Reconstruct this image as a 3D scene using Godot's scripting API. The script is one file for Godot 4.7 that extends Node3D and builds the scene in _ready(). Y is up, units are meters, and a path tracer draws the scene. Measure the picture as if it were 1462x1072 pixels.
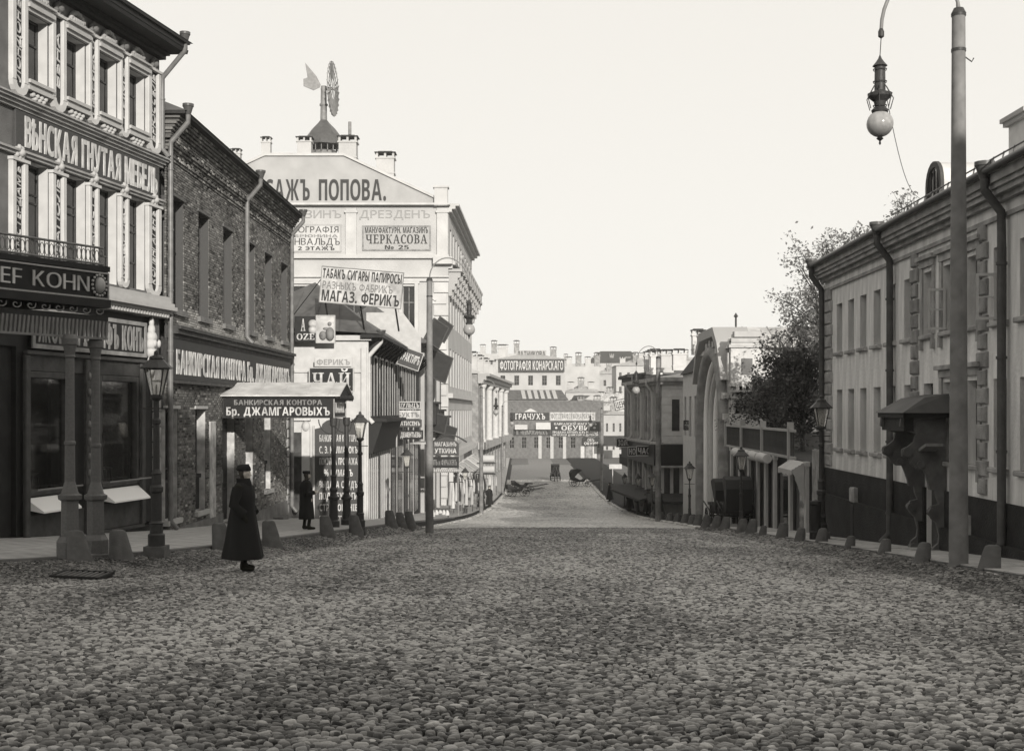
extends Node3D
# A hilly city street. y is up, the camera stands at x = 0, z = 0; "d" below is the distance down the street (-z).

class Shape:
	var v := PackedVector3Array()
	var n := PackedVector3Array()
	func tri3(a: Vector3, b: Vector3, c: Vector3, na: Vector3, nb: Vector3, nc: Vector3):
		if (b - a).cross(c - a).dot(na + nb + nc) < 0.0:
			v.append_array([a, b, c]); n.append_array([na, nb, nc])
		else:
			v.append_array([a, c, b]); n.append_array([na, nc, nb])
	func tri(a: Vector3, b: Vector3, c: Vector3, out := Vector3.ZERO):
		var g := (b - a).cross(c - a)
		if g.length_squared() < 1e-16: return
		g = g.normalized()
		if out != Vector3.ZERO and g.dot(out) < 0.0: g = -g
		tri3(a, b, c, g, g, g)
	func quad(a: Vector3, b: Vector3, c: Vector3, d: Vector3, out := Vector3.ZERO):
		tri(a, b, c, out); tri(a, c, d, out)
	func hexa(p: Array):   # eight corners: four below (round), four above (round)
		var m := Vector3.ZERO
		for q in p: m += q
		m /= 8.0
		for f in [[0, 1, 2, 3], [4, 5, 6, 7], [0, 1, 5, 4], [1, 2, 6, 5], [2, 3, 7, 6], [3, 0, 4, 7]]:
			var k: Vector3 = (p[f[0]] + p[f[1]] + p[f[2]] + p[f[3]]) / 4.0
			quad(p[f[0]], p[f[1]], p[f[2]], p[f[3]], k - m)
	func box(c: Vector3, s: Vector3, b := Basis.IDENTITY):
		var x := b.x * s.x / 2.0
		var y := b.y * s.y / 2.0
		var z := b.z * s.z / 2.0
		hexa([c - x - y - z, c + x - y - z, c + x - y + z, c - x - y + z, c - x + y - z, c + x + y - z, c + x + y + z, c - x + y + z])
	func fb(f: Transform3D, d0: float, d1: float, y0: float, y1: float, n0: float, n1: float):   # a box in a facade's axes
		hexa([f * Vector3(d0, y0, n0), f * Vector3(d1, y0, n0), f * Vector3(d1, y0, n1), f * Vector3(d0, y0, n1), f * Vector3(d0, y1, n0), f * Vector3(d1, y1, n0), f * Vector3(d1, y1, n1), f * Vector3(d0, y1, n1)])
	func cham(f: Transform3D, d0: float, d1: float, y0: float, y1: float, n0: float, n1: float, c: float):   # a block whose outer face has bevelled edges
		fb(f, d0, d1, y0, y1, n0, n1 - c)
		var a := [Vector3(d0, y0, n1 - c), Vector3(d1, y0, n1 - c), Vector3(d1, y1, n1 - c), Vector3(d0, y1, n1 - c)]
		var b := [Vector3(d0 + c, y0 + c, n1), Vector3(d1 - c, y0 + c, n1), Vector3(d1 - c, y1 - c, n1), Vector3(d0 + c, y1 - c, n1)]
		var out := f.basis.z
		quad(f * b[0], f * b[1], f * b[2], f * b[3], out)
		for i in 4: quad(f * a[i], f * a[(i + 1) % 4], f * b[(i + 1) % 4], f * b[i], out)
	func tube(pts: Array, rad: Array, seg := 10, caps := true):
		var rings := []
		var nr := []
		var up := Vector3.UP
		for i in pts.size():
			var t: Vector3 = (pts[mini(i + 1, pts.size() - 1)] - pts[maxi(i - 1, 0)]).normalized()
			if i == 0: up = Vector3.RIGHT if absf(t.dot(Vector3.RIGHT)) < 0.9 else Vector3.FORWARD
			var s := t.cross(up).normalized()
			up = s.cross(t).normalized()
			var r := []
			var q := []
			for k in seg:
				var a := TAU * k / seg
				var o := s * cos(a) + up * sin(a)
				q.append(o); r.append(pts[i] + o * rad[mini(i, rad.size() - 1)])
			rings.append(r); nr.append(q)
		for i in pts.size() - 1:
			for k in seg:
				var j := (k + 1) % seg
				tri3(rings[i][k], rings[i][j], rings[i + 1][j], nr[i][k], nr[i][j], nr[i + 1][j])
				tri3(rings[i][k], rings[i + 1][j], rings[i + 1][k], nr[i][k], nr[i + 1][j], nr[i + 1][k])
		if caps:
			for e in [0, pts.size() - 1]:
				var out: Vector3 = pts[e] - pts[1 if e == 0 else e - 1]
				for k in seg - 2: tri(rings[e][0], rings[e][k + 1], rings[e][k + 2], out)
	func lathe(base: Vector3, prof: Array, seg := 14, sx := 1.0, sz := 1.0, smooth := true, turn := 0.0):   # prof: [radius, height]
		for i in prof.size() - 1:
			var p: Array = prof[i]
			var q: Array = prof[i + 1]
			var dr: float = q[0] - p[0]
			var dy: float = q[1] - p[1]
			if absf(dr) + absf(dy) < 1e-6: continue
			for k in seg:
				var a := TAU * k / seg + turn
				var b := TAU * (k + 1) / seg + turn
				var c: Array = [Vector3(cos(a) * sx, 0, sin(a) * sz), Vector3(cos(b) * sx, 0, sin(b) * sz)]
				var nn := []
				for w in c: nn.append(Vector3(w.x * dy, -dr, w.z * dy).normalized())
				if absf(dy) < 1e-6:
					nn[0] = Vector3.UP if dr < 0.0 else Vector3.DOWN
					nn[1] = nn[0]
				if not smooth:
					nn[0] = (nn[0] + nn[1]).normalized(); nn[1] = nn[0]
				var A: Vector3 = base + c[0] * p[0] + Vector3(0, p[1], 0)
				var B: Vector3 = base + c[1] * p[0] + Vector3(0, p[1], 0)
				var C: Vector3 = base + c[1] * q[0] + Vector3(0, q[1], 0)
				var D: Vector3 = base + c[0] * q[0] + Vector3(0, q[1], 0)
				if p[0] > 1e-5: tri3(A, B, C, nn[0], nn[1], nn[1])
				if q[0] > 1e-5: tri3(A, C, D, nn[0], nn[1], nn[0])
	func ball(c: Vector3, r: Vector3, seg := 8, rows := 6):
		for i in rows:
			for k in seg:
				var q := []
				for e in [[i, k], [i, k + 1], [i + 1, k + 1], [i + 1, k]]:
					var a: float = PI * e[0] / rows - PI / 2.0
					var b: float = TAU * e[1] / seg
					q.append(Vector3(cos(a) * cos(b), sin(a), cos(a) * sin(b)))
				if i > 0: tri3(c + q[0] * r, c + q[1] * r, c + q[2] * r, q[0], q[1], q[2])
				if i < rows - 1: tri3(c + q[0] * r, c + q[2] * r, c + q[3] * r, q[0], q[2], q[3])
				elif i == rows - 1: tri3(c + q[0] * r, c + q[1] * r, c + q[3] * r, q[0], q[1], q[3])
	func slab(poly: PackedVector2Array, f: Transform3D, z0: float, z1: float):   # a flat outline in f's xy plane, with thickness along f's z
		var ix := Geometry2D.triangulate_polygon(poly)
		for i in range(0, ix.size(), 3):
			for z in [z0, z1]:
				var p := []
				for k in 3: p.append(f * Vector3(poly[ix[i + k]].x, poly[ix[i + k]].y, z))
				tri(p[0], p[1], p[2], f.basis.z * (1.0 if z == maxf(z0, z1) else -1.0))
		var cw := Geometry2D.is_polygon_clockwise(poly)
		for i in poly.size():
			var a := poly[i]
			var b := poly[(i + 1) % poly.size()]
			var o := Vector2(b.y - a.y, a.x - b.x) * (1.0 if not cw else -1.0)
			quad(f * Vector3(a.x, a.y, z0), f * Vector3(b.x, b.y, z0), f * Vector3(b.x, b.y, z1), f * Vector3(a.x, a.y, z1), f.basis * Vector3(o.x, o.y, 0))
	func wall(f: Transform3D, d0: float, d1: float, y0: float, y1: float, holes: Array, n: float, deep: float, jambs = null):   # a front with openings [d0, d1, y0, y1] and their reveals
		var xs := [d0, d1]
		var ys := [y0, y1]
		for h in holes:
			for e in [h[0], h[1]]:
				if e > d0 and e < d1: xs.append(e)
			for e in [h[2], h[3]]:
				if e > y0 and e < y1: ys.append(e)
		xs.sort(); ys.sort()
		var out := f.basis.z
		for i in xs.size() - 1:
			for j in ys.size() - 1:
				var cx: float = (xs[i] + xs[i + 1]) / 2.0
				var cy: float = (ys[j] + ys[j + 1]) / 2.0
				if xs[i + 1] - xs[i] < 1e-5 or ys[j + 1] - ys[j] < 1e-5: continue
				var open := false
				for h in holes:
					if cx > h[0] and cx < h[1] and cy > h[2] and cy < h[3]: open = true
				if not open: quad(f * Vector3(xs[i], ys[j], n), f * Vector3(xs[i + 1], ys[j], n), f * Vector3(xs[i + 1], ys[j + 1], n), f * Vector3(xs[i], ys[j + 1], n), out)
		for h in holes:
			var r: Shape = self
			if jambs != null:
				r = Shape.new()
				jambs.append(r)
			var q := [Vector2(h[0], h[2]), Vector2(h[1], h[2]), Vector2(h[1], h[3]), Vector2(h[0], h[3])]
			var m := Vector2((h[0] + h[1]) / 2.0, (h[2] + h[3]) / 2.0)
			for k in 4:
				var a: Vector2 = q[k]
				var b: Vector2 = q[(k + 1) % 4]
				var w := m - (a + b) / 2.0
				r.quad(f * Vector3(a.x, a.y, n), f * Vector3(b.x, b.y, n), f * Vector3(b.x, b.y, n - deep), f * Vector3(a.x, a.y, n - deep), f.basis * Vector3(w.x, w.y, 0))
	func add(o: Shape, t := Transform3D.IDENTITY):
		for p in o.v: v.append(t * p)
		var b := t.basis.inverse().transposed()
		for p in o.n: n.append((b * p).normalized())
	func mesh(off := Vector3.ZERO, cols := PackedColorArray()) -> ArrayMesh:
		var vv := v.duplicate()
		if off != Vector3.ZERO:
			for i in vv.size(): vv[i] -= off
		var a := []
		a.resize(Mesh.ARRAY_MAX)
		a[Mesh.ARRAY_VERTEX] = vv
		a[Mesh.ARRAY_NORMAL] = n
		if cols.size(): a[Mesh.ARRAY_COLOR] = cols
		var m := ArrayMesh.new()
		if vv.size(): m.add_surface_from_arrays(Mesh.PRIMITIVE_TRIANGLES, a)
		return m

var rng := RandomNumberGenerator.new()
var M := {}
var taken := {}
var fonts := {}
var glyphs := {}

# ---------- things, parts, tags
func numbered(called: String) -> String:
	if not taken.has(called):
		taken[called] = 0
		return called
	taken[called] += 1
	return "%s_%03d" % [called, taken[called]]

func thing(called: String, label: String, category: String, at := Vector3.ZERO, group := "") -> Node3D:
	var o := Node3D.new()
	o.name = numbered(called)
	o.position = at
	o.set_meta("label", label); o.set_meta("category", category)
	if group: o.set_meta("group", group)
	add_child(o)
	return o

func part(owner_node: Node3D, called: String, s: Shape, m: Material, kind := "", label := "") -> MeshInstance3D:
	var top: Node3D = owner_node
	var off := Vector3.ZERO
	while top != self:
		off += top.position
		top = top.get_parent()
	var o := MeshInstance3D.new()
	var count := 0
	for c in owner_node.get_children():
		if String(c.name).begins_with(called) : count += 1
	o.name = called if not owner_node.has_node(called) else "%s_%03d" % [called, count]
	o.mesh = s.mesh(off)
	o.material_override = m
	if kind: o.set_meta("kind", kind)
	if label: o.set_meta("label", label)
	owner_node.add_child(o, true)
	return o

func structure(called: String, s: Shape, m: Material) -> MeshInstance3D:
	var o := MeshInstance3D.new()
	o.name = numbered(called)
	o.mesh = s.mesh()
	o.material_override = m
	o.set_meta("kind", "structure")
	o.set_meta("label", called.replace("_", " "))
	add_child(o)
	return o

func copy(o: Node3D, at: Vector3, turn: float, label: String, scl := 1.0) -> Node3D:
	var c: Node3D = o.duplicate()
	c.name = numbered(String(o.name).rstrip("0123456789").rstrip("_"))
	add_child(c)
	c.position = at; c.rotation.y = turn; c.scale = Vector3.ONE * scl
	c.set_meta("label", label)
	return c

func pieces(owner_node: Node3D, called: String, mm_mesh: Mesh, xf: Array, cols: Array, m: Material) -> MultiMeshInstance3D:
	var mm := MultiMesh.new()
	mm.transform_format = MultiMesh.TRANSFORM_3D
	mm.use_colors = cols.size() > 0
	mm.mesh = mm_mesh
	mm.instance_count = xf.size()
	for i in xf.size():
		mm.set_instance_transform(i, xf[i])
		if cols.size(): mm.set_instance_color(i, cols[i])
	var o := MultiMeshInstance3D.new()
	o.name = called
	o.multimesh = mm
	o.material_override = m
	o.set_meta("kind", "stuff")
	owner_node.add_child(o, true)
	return o

# ---------- materials: old greys, faintly warm
func grey(g: float) -> Color:
	return Color(g * 1.006, g, g * 0.984).linear_to_srgb()

func noise_tex(freq: float, lo: float, hi: float, normal := false, kind := FastNoiseLite.TYPE_SIMPLEX_SMOOTH, size := 512, oct := 5, bump := 6.0) -> NoiseTexture2D:
	var f := FastNoiseLite.new()
	f.noise_type = kind
	f.frequency = freq
	f.seed = 11
	f.fractal_octaves = oct
	if kind == FastNoiseLite.TYPE_CELLULAR: f.cellular_return_type = FastNoiseLite.RETURN_DISTANCE
	var t := NoiseTexture2D.new()
	t.width = size; t.height = size
	t.seamless = true
	t.noise = f
	if normal:
		t.as_normal_map = true
		t.bump_strength = bump
	else:
		var g := Gradient.new()
		g.set_color(0, Color(lo, lo, lo)); g.set_color(1, Color(hi, hi, hi))
		t.color_ramp = g
	return t

func mat(g: float, rough := 0.85, tex: Texture2D = null, scl := 0.5, nrm: Texture2D = null, nscale := 0.6, nsc := 1.0) -> StandardMaterial3D:
	var m := StandardMaterial3D.new()
	m.albedo_color = grey(g)
	m.roughness = rough
	m.metallic_specular = 0.35
	if tex or nrm:
		m.uv1_triplanar = true
		m.uv1_world_triplanar = true
		m.uv1_scale = Vector3.ONE * scl
	if tex: m.albedo_texture = tex
	if nrm:
		m.normal_enabled = true
		m.normal_texture = nrm
		m.normal_scale = nscale
	return m

func make_materials():
	var stain := noise_tex(0.006, 0.76, 1.0)
	var fine := noise_tex(0.03, 0.84, 1.0)
	var streak := noise_tex(0.012, 0.66, 1.0, false, FastNoiseLite.TYPE_VALUE_CUBIC)
	var wall_t := noise_tex(0.004, 0.66, 1.0, false, FastNoiseLite.TYPE_SIMPLEX_SMOOTH, 1024, 7)
	var soft := noise_tex(0.005, 0.9, 1.0, false, FastNoiseLite.TYPE_SIMPLEX_SMOOTH, 512, 6)
	var rough_n := noise_tex(0.05, 0, 1, true)
	var fine_n := noise_tex(0.12, 0, 1, true, FastNoiseLite.TYPE_SIMPLEX_SMOOTH, 512, 3, 4.0)
	var cell := noise_tex(0.045, 0.45, 1.0, false, FastNoiseLite.TYPE_CELLULAR, 1024, 2)
	var cell_n := noise_tex(0.045, 0, 1, true, FastNoiseLite.TYPE_CELLULAR, 1024, 2, 10.0)
	M.dirt = mat(0.016, 0.95, fine, 1.5, rough_n, 0.8)
	M.road = mat(0.5, 0.8, cell, 0.6, cell_n, 0.7)
	M.earth = mat(0.16, 0.95, stain, 0.1, rough_n)
	M.flag = mat(0.48, 0.8, stain, 0.7, fine_n, 0.5)
	M.kerb = mat(0.2, 0.85, stain, 0.9, fine_n, 0.6)
	M.stone = mat(0.15, 0.85, stain, 1.2, rough_n, 0.8)
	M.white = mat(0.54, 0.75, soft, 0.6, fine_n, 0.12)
	M.white_old = mat(0.44, 0.8, soft, 0.6, fine_n, 0.2)
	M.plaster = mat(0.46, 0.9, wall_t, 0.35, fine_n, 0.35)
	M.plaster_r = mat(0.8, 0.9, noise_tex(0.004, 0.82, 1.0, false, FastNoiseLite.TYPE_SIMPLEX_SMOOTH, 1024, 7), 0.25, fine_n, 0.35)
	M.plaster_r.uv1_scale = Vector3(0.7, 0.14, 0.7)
	M.jamb = mat(0.09, 0.9, fine, 3.0, rough_n, 0.6)
	M.whitewash = mat(0.62, 0.85, wall_t, 0.5, fine_n, 0.3)
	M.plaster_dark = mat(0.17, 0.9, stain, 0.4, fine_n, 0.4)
	M.socle = mat(0.032, 0.9, streak, 0.6, rough_n, 0.8)
	M.pale = mat(0.45, 0.9, soft, 0.1, fine_n, 0.2)
	M.pale_trim = mat(0.5, 0.85, soft, 0.2)
	M.pale_grey = mat(0.38, 0.9, soft, 0.15)
	M.mid = mat(0.36, 0.9, wall_t, 0.3, fine_n, 0.4)
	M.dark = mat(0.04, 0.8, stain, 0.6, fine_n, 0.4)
	M.black = mat(0.018, 0.65)
	M.iron = mat(0.05, 0.45, fine, 1.0, fine_n, 0.3)
	M.iron_pale = mat(0.25, 0.5, stain, 0.8)
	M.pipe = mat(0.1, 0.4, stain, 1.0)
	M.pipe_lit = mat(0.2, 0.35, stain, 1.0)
	M.wood = mat(0.09, 0.75, streak, 0.8, fine_n, 0.5)
	M.wood_dark = mat(0.024, 0.6, streak, 0.8, fine_n, 0.5)
	M.wood_pale = mat(0.4, 0.75, streak, 0.8, fine_n, 0.4)
	M.pole = mat(0.27, 0.7, streak, 0.7, fine_n, 0.5)
	M.roof = mat(0.13, 0.6, streak, 0.5)
	M.roof_pale = mat(0.5, 0.55, stain, 0.3)
	M.roof_light = mat(0.68, 0.6, stain, 0.4)
	M.sign = mat(0.014, 0.5, streak, 0.5)
	M.sign_grey = mat(0.07, 0.7, fine, 0.7)
	M.sign_pale = mat(0.66, 0.75, streak, 0.5)
	M.sign_tan = mat(0.4, 0.8, fine, 0.7)
	M.letter = mat(0.7, 0.7, streak, 0.9)
	M.letter_grey = mat(0.32, 0.7, streak, 0.9)
	M.letter_dark = mat(0.035, 0.7)
	M.letter_faint = mat(0.26, 0.8)
	M.letter_mid = mat(0.17, 0.8)
	M.porch = mat(0.16, 0.75, streak, 0.8, fine_n, 0.5)
	M.column = mat(0.15, 0.5, fine, 1.0, fine_n, 0.3)
	M.cloth = mat(0.018, 0.95, fine, 3.0, fine_n, 0.5)
	M.fur = mat(0.02, 1.0, fine, 8.0, rough_n, 1.0)
	M.skin = mat(0.5, 0.6)
	M.paper = mat(0.85, 0.8)
	M.horse = mat(0.05, 0.7)
	M.mortar = mat(0.22, 0.95, stain, 0.4, rough_n, 0.5)
	M.brick = mat(1.0, 0.9, fine, 2.0, fine_n, 0.5)
	M.brick.vertex_color_use_as_albedo = true
	M.square = mat(0.3, 0.8, cell, 0.6, cell_n, 0.7)
	M.cobble = mat(1.0, 0.42, fine, 5.0, fine_n, 0.35)
	M.cobble.vertex_color_use_as_albedo = true
	M.leaf = mat(0.07, 0.45)
	M.leaf.backlight_enabled = true
	M.leaf.backlight = grey(0.03)
	M.leaf_pale = mat(0.13, 0.6)
	M.leaf_pale.backlight_enabled = true
	M.leaf_pale.backlight = grey(0.15)
	M.bark = mat(0.06, 0.9, fine, 2.0, rough_n, 0.8)
	M.pane = mat(0.012, 0.07)
	M.pane.metallic_specular = 0.6
	M.clear = mat(0.5, 0.03)
	M.clear.metallic_specular = 0.75
	M.clear.transparency = BaseMaterial3D.TRANSPARENCY_ALPHA
	M.clear.albedo_color = Color(0.2, 0.2, 0.19, 0.08)
	M.lamp_glass = M.clear.duplicate()
	M.lamp_glass.albedo_color = Color(0.9, 0.89, 0.86, 0.3)
	M.milk = mat(0.42, 0.2, noise_tex(0.02, 0.75, 1.0, false, FastNoiseLite.TYPE_VALUE), 2.0)
	M.milk.backlight_enabled = true
	M.milk.backlight = grey(0.12)

# ---------- lettering
func glyph(font_name: String, ch: String) -> Array:   # [triangles, advance] for a letter 1 high
	var key := font_name + ch
	if glyphs.has(key): return glyphs[key]
	if not fonts.has(font_name):
		var f := SystemFont.new()
		f.font_names = PackedStringArray([font_name.trim_suffix(" Bold")])
		f.font_weight = 700 if font_name.ends_with("Bold") else 400
		fonts[font_name] = f
	var c := "Ь" if ch == "Ѣ" else ch
	var t := TextMesh.new()
	t.font = fonts[font_name]
	t.font_size = 64
	t.pixel_size = 1.0 / 46.0
	t.depth = 0.05
	t.curve_step = 6.0
	t.horizontal_alignment = HORIZONTAL_ALIGNMENT_LEFT
	t.vertical_alignment = VERTICAL_ALIGNMENT_BOTTOM
	var s := Shape.new()
	t.text = c
	var bb := t.get_aabb()
	var fc := t.get_faces() if c != " " else PackedVector3Array()
	t.text = "Н"
	var hb := t.get_aabb()
	var low := Vector3(bb.position.x, hb.position.y, 0)
	for k in range(0, fc.size(), 3):
		var q := -(fc[k + 1] - fc[k]).cross(fc[k + 2] - fc[k]).normalized()
		for j in 3:
			s.v.append(fc[k + j] - low); s.n.append(q)
	var w := bb.size.x if c != " " else 0.35
	if ch == "Ѣ": s.box(Vector3(w * 0.2, 0.8, 0), Vector3(w * 0.62, 0.14, 0.048))
	glyphs[key] = [s, w]
	return glyphs[key]

func words(text: String, f: Transform3D, x0: float, x1: float, y0: float, y1: float, z: float, font_name := "Droid Sans Bold", slant := 0.0, fat := 0.0) -> Shape:
	# text that fills x0..x1, y0..y1 of f's xy plane, standing z in front of it
	var total := 0.0
	for ch in text: total += glyph(font_name, ch)[1] + 0.13
	total -= 0.13
	var k := (x1 - x0) / total
	var h := y1 - y0
	var s := Shape.new()
	var at := 0.0
	for ch in text:
		var g := glyph(font_name, ch)
		var t := Transform3D(Basis(Vector3(k, 0, 0), Vector3(slant * h, h, 0), Vector3(0, 0, 0.5)), Vector3(x0 + at * k, y0, z))
		s.add(g[0], f * t)
		at += g[1] + 0.13
	return s

# ---------- ground
func drop(d: float) -> float:   # how far the street lies below the camera
	if d < -20.0: return -0.2
	if d < 75.0: return 1.15 + 0.0711 * d - (0.0 if d > 0.0 else 0.0)
	if d < 140.0:
		var t := d - 75.0
		return 6.4825 + 0.0711 * t - 0.0711 / 130.0 * t * t
	return 8.793

func yg(d: float) -> float:
	return 1.15 - drop(d)

func lerp_list(l: Array, d: float) -> float:
	if d <= l[0][0]: return l[0][1]
	for i in l.size() - 1:
		if d <= l[i + 1][0]: return lerpf(l[i][1], l[i + 1][1], (d - l[i][0]) / (l[i + 1][0] - l[i][0]))
	return l[-1][1]

const ROAD_L := [[-40.0, -14.0], [8.0, -11.0], [14.0, -9.0], [17.7, -7.2], [21.0, -5.4], [30.0, -4.9], [40.0, -4.4], [50.0, -3.7], [70.0, -2.9], [90.0, -2.3], [140.0, -0.4], [232.0, 0.2]]
const KERB_L := [[-40.0, -16.0], [8.0, -13.0], [20.0, -9.3], [23.8, -7.0], [28.0, -6.3], [36.0, -5.5], [48.0, -4.6], [60.0, -3.8], [70.0, -3.3], [90.0, -2.7], [140.0, -0.9], [232.0, -0.4]]
const LIFT_L := [[0.0, 0.12], [20.0, 0.13], [28.0, 0.16], [36.0, 0.2], [50.0, 0.24], [70.0, 0.18], [120.0, 0.12]]
const ROAD_R := [[-40.0, 5.0], [14.4, 5.8], [18.0, 6.05], [22.0, 6.4], [27.0, 6.75], [40.0, 7.2], [60.0, 8.0], [90.0, 8.5], [140.0, 9.2], [232.0, 9.6]]
const KERB_R := [[-40.0, 6.2], [19.0, 7.15], [25.0, 7.45], [36.0, 7.75], [50.0, 8.1], [60.0, 8.35], [70.0, 8.5], [90.0, 8.9], [140.0, 9.6], [232.0, 10.2]]
func kl(d: float) -> float: return lerp_list(KERB_L, d)
func kr(d: float) -> float: return lerp_list(KERB_R, d)
func rl(d: float) -> float: return lerp_list(ROAD_L, d)
func rr(d: float) -> float: return lerp_list(ROAD_R, d)
func lift_l(d: float) -> float: return lerp_list(LIFT_L, d)
func floor_l(x: float, d: float) -> float:   # the left pavement climbs gently to the houses
	return yg(d) + lift_l(d) + clampf((kl(d) - x) * 0.05, 0.0, 0.25)
func floor_r(d: float) -> float: return yg(d) + 0.1

# ---------- builders of things that repeat
func rect_of(h: Array) -> Array: return h

func window_part(o: Node3D, f: Transform3D, h: Array, n: float, bars_v: Array, bars_h: Array, frame_m: Material, w := 0.05, called := "window") -> MeshInstance3D:
	# a sash in an opening h = [d0, d1, y0, y1]; its panes are sub-parts
	var s := Shape.new()
	s.fb(f, h[0], h[0] + w, h[2], h[3], n - 0.05, n)
	s.fb(f, h[1] - w, h[1], h[2], h[3], n - 0.05, n)
	s.fb(f, h[0] + w, h[1] - w, h[2], h[2] + w, n - 0.05, n)
	s.fb(f, h[0] + w, h[1] - w, h[3] - w, h[3], n - 0.05, n)
	var xs := [h[0] + w]
	var ys := [h[2] + w]
	for b in bars_v:
		var x: float = lerpf(h[0], h[1], b)
		s.fb(f, x - w * 0.4, x + w * 0.4, h[2] + w, h[3] - w, n - 0.045, n - 0.005)
		xs.append(x)
	for b in bars_h:
		var y: float = lerpf(h[2], h[3], b)
		s.fb(f, h[0] + w, h[1] - w, y - w * 0.4, y + w * 0.4, n - 0.043, n - 0.003)
		ys.append(y)
	xs.append(h[1] - w); ys.append(h[3] - w)
	var win := part(o, called, s, frame_m)
	for i in xs.size() - 1:
		for j in ys.size() - 1:
			var p := Shape.new()
			var tilt := rng.randf_range(-0.006, 0.006)
			p.hexa([f * Vector3(xs[i], ys[j], n - 0.035 + tilt), f * Vector3(xs[i + 1], ys[j], n - 0.035 - tilt), f * Vector3(xs[i + 1], ys[j], n - 0.04), f * Vector3(xs[i], ys[j], n - 0.04), f * Vector3(xs[i], ys[j + 1], n - 0.035 - tilt), f * Vector3(xs[i + 1], ys[j + 1], n - 0.035 + tilt), f * Vector3(xs[i + 1], ys[j + 1], n - 0.04), f * Vector3(xs[i], ys[j + 1], n - 0.04)])
			part(win, "pane", p, M.pane)
	return win

func house(called: String, label: String, f: Transform3D, d0: float, d1: float, y0: float, y1: float, deep: float, m: Material, holes: Array, reveal := 0.18, frame_m: Material = null, bars := [], jamb_m: Material = null, category := "building") -> Node3D:
	# front with real openings, a body behind, a window in every opening
	var o := thing(called, label, category, f * Vector3((d0 + d1) / 2.0, y0, -deep / 2.0))
	var s := Shape.new()
	var j = [] if jamb_m else null
	s.wall(f, d0, d1, y0, y1, holes, 0.0, reveal + 0.02, j)
	s.fb(f, d0, d1, y0, y1, -deep, -reveal - 0.02)
	for e in [d0, d1]: s.quad(f * Vector3(e, y0, 0), f * Vector3(e, y1, 0), f * Vector3(e, y1, -reveal - 0.02), f * Vector3(e, y0, -reveal - 0.02), f.basis.x * (1.0 if e == d1 else -1.0))
	s.quad(f * Vector3(d0, y1, 0), f * Vector3(d1, y1, 0), f * Vector3(d1, y1, -reveal - 0.02), f * Vector3(d0, y1, -reveal - 0.02), Vector3.UP)
	part(o, "wall", s, m)
	if jamb_m:
		for q in j: part(o, "window_reveal", q, jamb_m)
	for h in holes: window_part(o, f, h, -reveal + 0.05, bars[0] if bars else [0.5], bars[1] if bars else [0.4, 0.7], frame_m if frame_m else M.wood)
	return o

func gable_roof(f: Transform3D, d0: float, d1: float, y: float, n0: float, n1: float, rise: float, hip0 := 0.0, hip1 := 0.0) -> Shape:   # eaves at n0 (street) and n1 (back), ridge along d
	var s := Shape.new()
	var m := (n0 + n1) / 2.0
	var a := f * Vector3(d0, y, n0)
	var b := f * Vector3(d1, y, n0)
	var c := f * Vector3(d1, y, n1)
	var d := f * Vector3(d0, y, n1)
	var r := f * Vector3(d0 + hip0, y + rise, m)
	var t := f * Vector3(d1 - hip1, y + rise, m)
	s.quad(a, b, t, r, Vector3.UP); s.quad(d, c, t, r, Vector3.UP)
	s.tri(a, d, r, -f.basis.x); s.tri(b, c, t, f.basis.x)
	s.quad(a, b, c, d, Vector3.DOWN)
	return s

func seams(f: Transform3D, d0: float, d1: float, y: float, n0: float, n1: float, rise: float, step: float) -> Shape:   # standing seams of a metal roof's street slope
	var s := Shape.new()
	var m := (n0 + n1) / 2.0
	var k := d0 + step / 2.0
	while k < d1:
		s.hexa([f * Vector3(k - 0.015, y, n0), f * Vector3(k + 0.015, y, n0), f * Vector3(k + 0.015, y + rise, m), f * Vector3(k - 0.015, y + rise, m), f * Vector3(k - 0.015, y + 0.04, n0), f * Vector3(k + 0.015, y + 0.04, n0), f * Vector3(k + 0.015, y + rise + 0.04, m), f * Vector3(k - 0.015, y + rise + 0.04, m)])
		k += step
	return s

func cornice(s: Shape, f: Transform3D, d0: float, d1: float, prof: Array):   # [y0, y1, projection] courses
	for p in prof: s.fb(f, d0, d1, p[0], p[1], -0.05, p[2])

func chimney(o: Node3D, at: Vector3, w: float, h: float, m: Material, dp := 0.0, called := "chimney"):
	var s := Shape.new()
	var z := dp if dp > 0.0 else w * 0.8
	s.box(at + Vector3(0, h * 0.36, 0), Vector3(w, h * 0.72, z))
	s.box(at + Vector3(0, h * 0.2, 0), Vector3(w * 1.08, h * 0.05, z * 1.08))
	s.box(at + Vector3(0, h * 0.745, 0), Vector3(w * 1.14, h * 0.05, z * 1.14))
	for i in 3:
		for k in [-0.42, 0.42]: s.box(at + Vector3((i - 1) * w * 0.46, h * 0.85, k * z), Vector3(w * 0.12, h * 0.16, z * 0.12))
	var c := part(o, called, s, m)
	var l := Shape.new()
	l.box(at + Vector3(0, h * 0.945, 0), Vector3(w * 1.2, h * 0.03, z * 1.2))
	l.box(at + Vector3(0, h * 0.98, 0), Vector3(w * 0.8, h * 0.04, z * 0.8))
	part(c, "cap", l, M.dark)

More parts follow.
